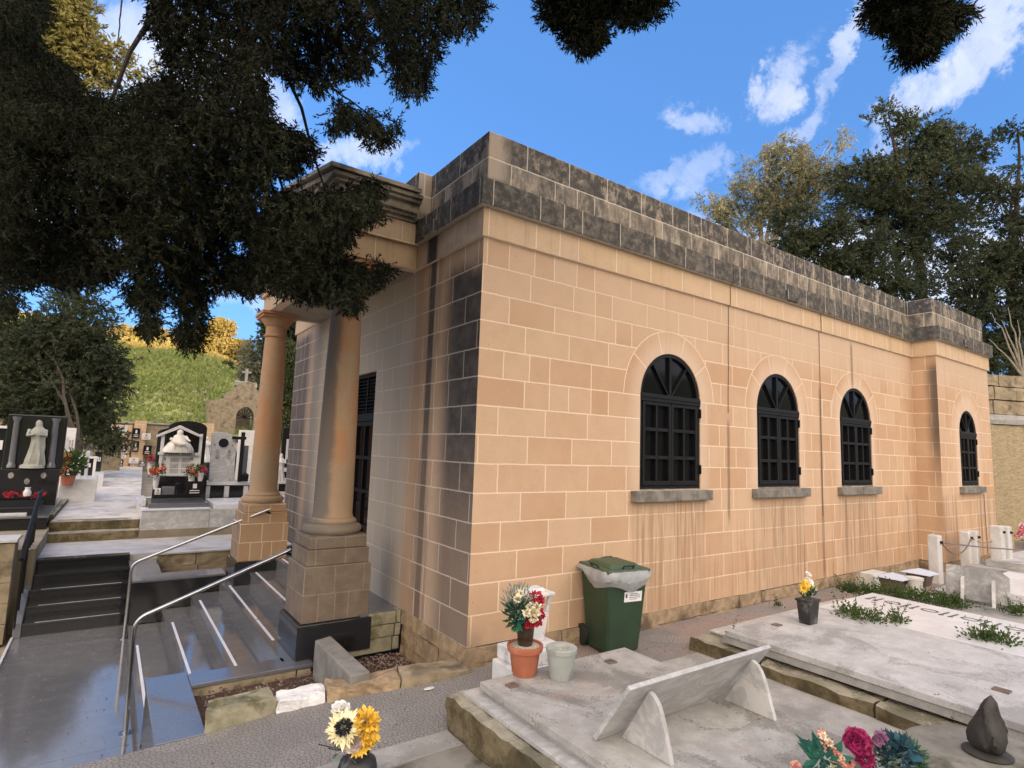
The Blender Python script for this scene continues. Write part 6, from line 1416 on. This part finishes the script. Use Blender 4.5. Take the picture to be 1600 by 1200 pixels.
# ------------------------------------------------------------------ foliage helpers
def tufts(C, D, tl, nb, L, W, spread=0.75):
    n = len(C); C = np.repeat(C, nb, 0); D = np.repeat(D, nb, 0)
    u = rng.uniform(0, 1, (n*nb, 1)); side = rng.normal(0, 1, (n*nb, 3)); side -= D*(side*D).sum(1, keepdims=True); side /= np.linalg.norm(side, axis=1, keepdims=True)+1e-9
    P = C + D*tl*u; return leaves(P, D*0.9+side*spread, L, W, 0.15)
CFa, CRa, CUa, COa = (np.array(v) for v in (CF, CR, CU, CO))
def blobpts(bl, dens, depth, thick=0.7, nth=0.0, nsc=1.3, seed=1):
    """points in ellipsoids given by picture position, converted to world space"""
    out = []; oD = []
    for b in bl:
        px, py, rx, ry = b[:4]; dd = depth + (b[4] if len(b) > 4 else 0); k = b[5] if len(b) > 5 else 1.0
        n = max(6, int(dens*k*rx*ry))
        s = rng.normal(0, 1, (n, 3)); s /= np.linalg.norm(s, axis=1, keepdims=True); s *= rng.uniform(0, 1, (n, 1))**(1/2.2)
        X = px + s[:,0]*rx; Yp = py + s[:,1]*ry; dz = dd + s[:,2]*max(rx, ry)/FPX*dd*thick
        W = COa + (CFa + CRa*((X-800)/FPX)[:,None] + CUa*((600-Yp)/FPX)[:,None])*dz[:,None]
        o = CRa*s[:,0:1] - CUa*s[:,1:2] + CFa*s[:,2:3]*.5
        out.append(W); oD.append(o)
    W = np.concatenate(out); D = np.concatenate(oD)
    if nth > 0:
        k = vnoise(W, nsc, seed)*.65 + vnoise(W, nsc*2.6, seed+4)*.35; m = k > nth; W, D = W[m], D[m]
    return W, D
def limb_to(mb, base, tgt, r0, r1, droop=0.1):
    base, tgt = Vector(base), Vector(tgt); q = []; n = 7
    for k in range(n+1):
        s = k/n; p = base.lerp(tgt, s) + Vector((rnd.uniform(-1,1), rnd.uniform(-1,1), rnd.uniform(-1,1)))*(tgt-base).length*0.015*(0 < k < n)
        p.z += (tgt-base).length*droop*math.sin(s*PI); q.append(p)
    mb.tube(q, [r0+(r1-r0)*k/n for k in range(n+1)], 7)
def tree(name, label, base, crown_base, r0, blobs, depth, dens, tl, nb, L, W, leafm, barkm='bark', nth=0.38, nsc=1.3, lim=8, group=None, droop=0.1, dirdown=-0.1, seed=1, trunk_top=None, thick=.7, cat='tree'):
    t = thing(name, base, label, cat, group)
    P, D = blobpts(blobs, dens, depth, thick, nth, nsc, seed)
    D = D + rng.normal(0, .45, D.shape) + [0, 0, dirdown]; D /= np.linalg.norm(D, axis=1, keepdims=True)+1e-9
    np_mesh('crown', tufts(P, D, tl, nb, L, W), 4, leafm, t)
    m = MB(); tt = Vector(trunk_top) if trunk_top else Vector(crown_base)
    limb_to(m, base, crown_base, r0, r0*.75, 0.0)
    if trunk_top: limb_to(m, crown_base, trunk_top, r0*.75, r0*.15, 0.0)
    bb = sorted(blobs, key=lambda b: -b[2]*b[3])[:lim]
    for b in bb:
        tg = at(b[0], b[1], depth+(b[4] if len(b) > 4 else 0)); s = rnd.uniform(0.0, .8) if trunk_top else 1.0
        st0 = Vector(crown_base).lerp(tt, s) if trunk_top else Vector(crown_base)
        limb_to(m, st0, tg, r0*.35, r0*.06, droop)
        for _ in range(2):
            e = tg + Vector((rnd.gauss(0,1), rnd.gauss(0,1), rnd.gauss(0,.7)))*b[2]/FPX*depth*.5; limb_to(m, st0.lerp(tg, .6), e, r0*.12, r0*.02, .05)
    m.build('trunk', barkm, t, smooth=True); return t
# near cypress whose boughs hang over the left of the picture
def inpoly(X, Y, poly):
    c = np.zeros(len(X), bool); n = len(poly)
    for i in range(n):
        x1, y1 = poly[i]; x2, y2 = poly[(i+1) % n]
        k = ((y1 > Y) != (y2 > Y)) & (X < (x2-x1)*(Y-y1)/((y2-y1) or 1e-9)+x1); c ^= k
    return c
def polypts(poly, dens, depth, spread, holes=()):
    p = np.array(poly, float); x0, y0 = p.min(0); x1, y1 = p.max(0); n = int((x1-x0)*(y1-y0)*dens)
    X = rng.uniform(x0, x1, n); Y = rng.uniform(y0, y1, n); k = inpoly(X, Y, poly)
    for hx, hy, ha, hb, pr0 in holes: k &= ~((((X-hx)/ha)**2+((Y-hy)/hb)**2 < 1) & (rng.uniform(0, 1, n) < pr0))
    X, Y = X[k], Y[k]; dz = depth + rng.normal(0, spread, len(X)) + (vnoise(np.stack([X*.012, Y*.012, 0*X], -1), 1.0, 77)-.5)*1.2
    return COa + (CFa + CRa*((X-800)/FPX)[:,None] + CUa*((600-Y)/FPX)[:,None])*dz[:,None]
BOUGHS = [
 ([(200,-25),(240,-160),(520,-190),(800,-120),(770,-25),(560,-18),(235,-18)], 4.5),
 ([(235,-20),(228,40),(258,80),(258,110),(280,120),(300,170),(345,190),(415,175),(422,160),(410,125),(400,95),(440,108),(455,128),(480,133),(505,142),(518,130),(530,112),(558,115),(572,104),(582,85),(580,60),(570,40),(560,10),(560,-20)], 4.6),
 ([(560,-20),(575,20),(592,40),(600,70),(606,90),(616,105),(612,128),(626,140),(648,143),(665,136),(670,110),(678,90),(688,66),(694,45),(702,48),(722,50),(742,38),(758,5),(758,-20)], 4.4),
 ([(520,148),(532,150),(545,163),(560,172),(575,162),(590,186),(600,192),(616,189),(624,182),(626,190),(614,204),(610,218),(590,226),(576,222),(560,210),(545,190),(530,206),(512,203),(506,195),(516,180),(525,165)], 4.5),
 ([(-20,150),(170,150),(215,128),(258,112),(300,150),(345,185),(412,172),(428,182),(440,192),(465,200),(488,215),(497,232),(482,250),(462,268),(425,268),(418,285),(440,292),(478,302),(500,298),(520,296),(545,290),(578,278),(594,284),(594,300),(585,315),(594,338),(572,342),(550,342),(552,362),(548,376),(532,382),(538,402),(560,408),(575,414),(590,408),(604,407),(614,418),(600,432),(582,443),(558,454),(566,468),(558,478),(545,484),(532,476),(525,464),(500,466),(470,462),(440,452),(400,443),(388,456),(360,452),(330,452),(318,480),(316,520),(314,534),(300,544),(285,536),(272,526),(272,505),(285,490),(268,462),(256,440),(252,405),(236,400),(245,430),(262,448),(252,470),(240,490),(250,502),(246,518),(230,524),(218,512),(222,494),(224,480),(200,470),(192,440),(203,425),(198,410),(172,430),(150,440),(110,445),(95,450),(70,432),(50,440),(40,460),(20,478),(0,498),(-20,500)], 4.9),
 ([(-20,-20),(60,-20),(78,20),(58,50),(72,80),(105,100),(130,140),(172,152),(100,210),(-20,220)], 5.6)]
HOLES = [(182,372,22,13,.85),(372,380,14,18,.9),(30,452,34,12,.8),(112,448,22,10,.7),(305,128,12,22,.5),(490,28,9,14,.6),(206,430,9,26,.7),(402,292,12,14,.8),(318,210,4,4,.8),(140,205,5,4,.9),(40,205,6,4,.9),(232,365,8,6,.7),(270,360,8,14,.5),(425,60,8,12,.5),(60,330,7,5,.8),(120,385,9,6,.7)]
P = np.concatenate([polypts(p_, .125 if d_ < 4.8 else .22, d_, .35 if d_ < 4.8 else .5, HOLES) for p_, d_ in BOUGHS])
k = vnoise(P, 9.0, 3)*.6 + vnoise(P, 21.0, 5)*.4; P = P[k > .34]
D = rng.normal(0, .55, P.shape) + [0.15, -.1, -.75] + (vnoise(P, 2.2, 9)[:,None]-.5)*[1.6, 1.0, 0.9]; D /= np.linalg.norm(D, axis=1, keepdims=True)
n1 = thing('cypress_tree', (-6.2, 0.6, -0.4), 'big dark cypress whose shaded boughs overhang the upper left of the picture', 'tree')
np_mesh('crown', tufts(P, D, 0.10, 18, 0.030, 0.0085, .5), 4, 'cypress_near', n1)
m_ = MB(); limb_to(m_, (-6.2,0.6,-0.5), (-5.9,0.7,3.4), .34, .26, 0); limb_to(m_, (-5.9,.7,3.4), (-5.6,0.8,9.0), .26, .10, 0)
hub = at(320,-160,5.2); limb_to(m_, (-5.65,.8,7.6), hub, .12, .07, .03)
for tg in ((420,250),(520,330),(340,60),(640,60),(510,60),(230,330),(120,300),(300,450),(700,10),(470,400)):
    limb_to(m_, hub, at(tg[0], tg[1], 4.9), .035, .006, .04)
limb_to(m_, at(470,70,4.6), at(522,76,4.55), .016, .012, .0); limb_to(m_, at(470,100,4.5), at(562,168,4.5), .010, .006, .0); limb_to(m_, at(562,168,4.5), at(600,195,4.5), .006, .003, 0)
for px, py, qx, qy in ((290,340,312,402),(20,205,70,240),(180,70,200,78),(280,290,300,330),(520,130,540,155),(255,95,262,60),(440,120,443,145),(100,350,140,390),(360,330,380,352)):
    limb_to(m_, at(px,py,4.35), at(qx,qy,4.4), .004, .002, .1)
limb_to(m_, at(190,-10,4.2), at(185,60,4.2), .006, .004, 0); limb_to(m_, at(185,60,4.2), at(200,78,4.2), .004, .002, 0)
m_.build('trunk', 'bark', n1, smooth=True)
# second overhead tree, only its tips dip into the top edge
n2 = thing('conifer_tree', (1.0, -9.5, -0.3), 'conifer behind the viewpoint, only drooping dark tips seen along the top edge', 'tree')
NB2 = [(905,-55,80,40),(990,-50,60,40),(1430,-60,80,40),(1390,-90,70,40),(1200,-150,140,50,0,.5),(950,-120,90,50,0,.6),(895,5,38,20),(912,30,24,22),(915,48,14,14),(990,3,40,12),(1425,8,50,24),(1440,30,38,30),(1430,55,24,20),(1410,20,30,20),(1425,70,14,12),(1465,20,34,20),(1385,5,26,14)]
P, D = blobpts(NB2, 0.9, 3.6, .9, 0.42, 9.0, 6)
D = D*.6 + rng.normal(0, .4, D.shape) + [0, 0, -.6]; D /= np.linalg.norm(D, axis=1, keepdims=True)
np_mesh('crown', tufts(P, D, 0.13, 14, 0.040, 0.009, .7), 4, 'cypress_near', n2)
m_ = MB(); limb_to(m_, (1,-9.5,-.3), (1,-9.3,4.5), .3, .2, 0); limb_to(m_, (1,-9.3,4.5), at(900,-60,3.6), .09, .015, .1); limb_to(m_, (1,-9.3,4.6), at(1430,-40,3.6), .09, .015, .1); m_.build('trunk', 'bark', n2, smooth=True)
# trees of the middle distance, left
tree('conifer_tree', 'dark conifer with a bare trunk standing behind the statue tomb', tuple(on(122,716,'y',19)*1.0 - Vector((0,0,.9))), tuple(on(122,690,'y',19)), .17,
     [(60,520,75,35),(120,500,60,35),(40,560,80,40),(130,545,60,35),(100,590,90,40),(30,620,70,35),(150,580,50,28),(175,600,28,16),(130,630,60,28),(60,650,60,18,0,.7),(140,655,40,18),(155,680,26,10),(105,668,44,24),(60,660,50,20),(150,675,40,16),(175,688,26,10),(90,640,60,24),(190,560,20,10,0,.8),(120,465,40,22,0,.7),(170,690,16,8)],
     21, .26, .40, 18, .13, .045, 'conifer_leaf', nth=.38, nsc=1.2, lim=3, seed=9)
tree('cypress_tree', 'tall cypress far left whose top is caught by golden evening sun', (-8.5, 20, 0), tuple(at(-60,300,25)), .35,
     [(20,60,110,90),(90,30,60,50),(110,75,50,44),(150,85,45,24),(175,100,30,14),(215,108,22,8),(140,125,30,14),(20,130,90,50),(60,10,70,40),(165,130,20,8,0,.7)],
     24, .13, .5, 14, .22, .07, 'conifer_sunlit', nth=.36, nsc=.8, lim=8, seed=12)
tree('oak_tree', 'dark green tree seen between the left column and the chapel', tuple(on(450,690,'y',24)), tuple(at(455,600,26)), .25,
     [(460,540,45,50),(440,500,30,30),(430,530,24,30),(480,500,40,40),(455,600,40,50)], 26, .22, .4, 12, .16, .09, 'conifer_leaf', nth=.3, nsc=.8, lim=4, seed=14)
setp(leafball('creeper', tuple(at(447,610,23)), 1.5, 9000, .14, .08, 'ivy_leaf', None, squash=(.45,.4,1.35)), 'brownish grey creeper draped behind the left column', 'creeper')
tree('bush', 'silvery olive coloured bush on the hill foot beside the left column', tuple(on(400,620,'y',36)), tuple(at(400,590,37)), .1, [(395,560,22,26),(385,580,16,16),(405,590,26,22)], 37, .6, .4, 12, .16, .08, 'eucalyptus_leaf', nth=.3, lim=3, seed=15, cat='bush')
# golden bushes along the ridge
GB = [(345,515,22,16,'round bush glowing gold at the highest point of the ridge'),(335,540,34,14,'wide golden bush below the round one on the ridge'),(370,548,22,16,'golden scrub bush at the right end of the ridge'),(245,528,26,12,'golden bush in the middle of the ridge'),(280,540,24,10,'low yellow bush between the larger golden ones'),(215,525,22,12,'golden bush at the left of the ridge behind hanging boughs'),(300,530,22,12,'golden bush next to the round one, left side'),(190,520,20,10,'farthest left golden bush on the ridge')]
for i, (px, py, rx, ry, lab) in enumerate(GB):
    d = 62; c0 = at(px, py+ry, d)
    tree('golden_bush', lab, tuple(c0 - Vector((0,0,.4))), tuple(c0), .08, [(px, py, rx, ry)], d, 1.6, .35, 10, .25, .14, 'golden_bush', nth=.28, nsc=.6, lim=1, group='golden bushes on the ridge', seed=20+i, cat='bush')
# hill cover
nG = 52000; gx = rng.uniform(-16, 14, nG); gy = 31+rng.uniform(0, 1, nG)**0.8*27; gz = hillz(gx[None], gy[None])[0]
kk = vnoise(np.stack([gx, gy, 0*gx], -1), .35, 31); 
P = np.stack([gx, gy, gz-.03], -1); o = np_mesh('hill_herbs', leaves(P, np.tile([0,-.1,1.0],(nG,1)), .34, .16, .5), 4, 'scrub_green', None); o['kind'] = 'stuff'; setp(o, 'rough green grass and herbs covering the slope', 'grass')
m = kk > .55; P2 = P[m][:2000] + [0,0,.25]; o = np_mesh('hill_flowers', leaves(P2, rng.normal(0,1,(len(P2),3)), .13, .11, .5), 4, 'petal_dusty', None); o['kind'] = 'stuff'; setp(o, 'pale wild flowers dotted over the green slope', 'wild flowers')
for i, (px, py, rx, ry, lab) in enumerate([(300,600,14,7,'low grey green shrub in the middle of the slope'),(235,560,16,8,'shrub high on the slope at the left'),(350,575,16,8,'shrub high on the slope at the right'),(270,575,12,6,'dull green shrub below the ridge'),(215,610,16,8,'low shrub low on the slope behind the conifer')]):
    d = 50; c0 = at(px, py+ry, d); tree('bush', lab, tuple(c0-Vector((0,0,.3))), tuple(c0), .05, [(px,py,rx,ry)], d, 1.2, .3, 9, .2, .1, ['ivy_leaf','scrub_green'][i%2], nth=.25, lim=1, group='shrubs on the slope', seed=80+i, cat='bush')
# ridge: dry golden scrub
nR = 9000; gx = rng.uniform(-14, 14, nR); gy = rng.uniform(54, 61, nR); gz = hillz(gx[None], gy[None])[0]
o = np_mesh('ridge_scrub', leaves(np.stack([gx,gy,gz],-1), np.tile([0,0,1.0],(nR,1)), .55, .25, .5), 4, 'golden_bush', None); o['kind'] = 'stuff'; setp(o, 'dry golden scrub along the top of the hill', 'scrub')
# ------------------------------------------------------------------ trees behind the chapel, right
D0 = 30
tree('eucalyptus_tree', 'airy eucalyptus with sunlit yellowish leaves rising above the parapet', tuple(on(1215,700,'z',3.9)), tuple(at(1190,420,D0)), .28,
     [(1230,250,40,40),(1195,225,26,22),(1265,225,30,22),(1300,225,28,22),(1260,270,60,34),(1180,280,44,34),(1140,300,36,26),(1110,320,28,20),(1095,335,16,12),(1160,340,40,24),(1210,320,44,30),(1290,270,34,30),(1240,310,50,26),(1180,375,34,22,0,.6),(1225,360,36,24),(1130,350,26,16,0,.7),(1320,255,14,24,0,.6)],
     D0, .34, .45, 11, .20, .05, 'eucalyptus_leaf', 'bark_pale', nth=.50, nsc=1.0, lim=14, dirdown=-.5, seed=41)
cx1 = [(1470,265,70,26),(1440,320,80,30),(1360,320,70,30),(1500,280,50,20),(1420,380,90,26),(1500,420,60,22),(1385,175,12,16),(1392,200,34,18),(1375,190,22,10),(1440,195,44,22),(1430,225,50,26),(1475,215,40,16),(1500,230,30,12),(1400,260,60,26),(1350,265,34,16),(1460,260,60,30),(1330,285,40,18),(1390,300,70,26),(1480,300,60,30),(1350,330,60,22),(1430,345,70,28),(1500,350,50,28),(1380,375,60,20,0,.8),(1460,395,70,24,0,.8),(1330,390,40,16,0,.6),(1520,400,50,20,0,.8)]
tree('conifer_tree', 'tall dark conifer with a pointed top right behind the chapel', tuple(at(1440,640,D0-3)), tuple(at(1440,440,D0-3)), .30, cx1, D0-3, .38, .45, 20, .14, .05, 'conifer_leaf', nth=.53, nsc=2.0, lim=10, seed=51, trunk_top=tuple(at(1388,190,D0-3)), thick=.5)
cx2 = [(1330,370,70,26),(1290,400,70,20),(1380,440,70,20),(1270,330,30,14),(1250,350,40,18),(1290,355,50,20),(1240,380,50,18),(1300,390,60,22),(1260,405,50,16),(1230,400,30,12),(1340,415,50,18),(1350,440,40,14,0,.8),(1390,430,50,18,0,.7),(1300,420,40,12,0,.8),(1420,460,50,16,0,.6)]
tree('conifer_tree', 'lower dark conifer in front of the eucalyptus, just over the parapet', tuple(at(1310,640,D0-6)), tuple(at(1310,430,D0-6)), .26, cx2, D0-6, .42, .40, 18, .13, .05, 'conifer_leaf', nth=.51, nsc=2.0, lim=8, seed=61, thick=.5)
cx3 = [(1560,300,50,20),(1540,350,60,24),(1590,420,60,34),(1540,470,70,24),(1570,520,70,26),(1520,545,60,18),(1590,205,40,12),(1555,222,40,14),(1520,235,34,10),(1600,260,30,10,0,.5),(1570,330,34,16),(1600,345,40,18),(1560,390,50,22),(1600,400,50,26),(1540,440,60,20,0,.8),(1600,450,50,24),(1500,460,50,16,0,.6),(1570,490,60,22),(1520,510,50,18,0,.7),(1590,530,50,26),(1550,560,50,20),(1600,575,40,20),(1480,440,50,14,0,.6),(1500,485,40,14,0,.6)]
tree('conifer_tree', 'dark conifer at the right edge with a long branch reaching left', tuple(at(1585,700,D0-9)), tuple(at(1580,480,D0-9)), .18, cx3, D0-9, .42, .38, 20, .12, .045, 'conifer_leaf', nth=.54, nsc=2.3, lim=10, seed=71, trunk_top=tuple(at(1590,200,D0-9)), thick=.5)
m_ = MB(); b0 = at(1600,590,17)
for q in ((1550,490),(1565,500),(1575,480),(1545,530),(1590,500)): limb_to(m_, b0, at(q[0],q[1],17), .035, .008, .05)
setp(m_.build('bare_shrub', 'bark_pale'), 'leafless pale branches rising above the quarry wall', 'shrub')
nk = 160; kx = rng.uniform(-3.4, -2.3, nk); ky = rng.uniform(1.6, 5.8, nk)
o = np_mesh('landing_litter', leaves(np.stack([kx, ky, np.full(nk, -1.012)], -1), rng.normal(0,1,(nk,3))*[1,1,.1], .022, .009, .05), 4, 'gravel_chip'); o['kind'] = 'stuff'; setp(o, 'few dry needles lying on the polished landing', 'leaf litter')
nl = 900; gx = rng.uniform(-3.0, 9, nl); gy = rng.uniform(-1.6, -0.02, nl); gy = np.where(gx < 0, np.minimum(gy, .1-(gx*0)), gy); ok = ~((gx > -.65) & (gx < 2.1) & (gy < -.72)) & ~((gx > 2.0) & (gy < -.66)); gx, gy = gx[ok], gy[ok]
P = np.stack([gx, gy, np.interp(gx, [-40,-3.2,-1.97,0,3,14], [-.36,-.36,-.345,-.175,-.155,-.14])+.006], -1)
o = np_mesh('leaf_litter', leaves(P, rng.normal(0,1,(len(P),3))*[1,1,.12], .022, .009, .05), 4, 'gravel_chip'); o['kind'] = 'stuff'; setp(o, 'scattered dry needles and leaf litter on the walkway', 'leaf litter')
for o in bpy.data.objects:
    if '_w' in o: del o['_w']
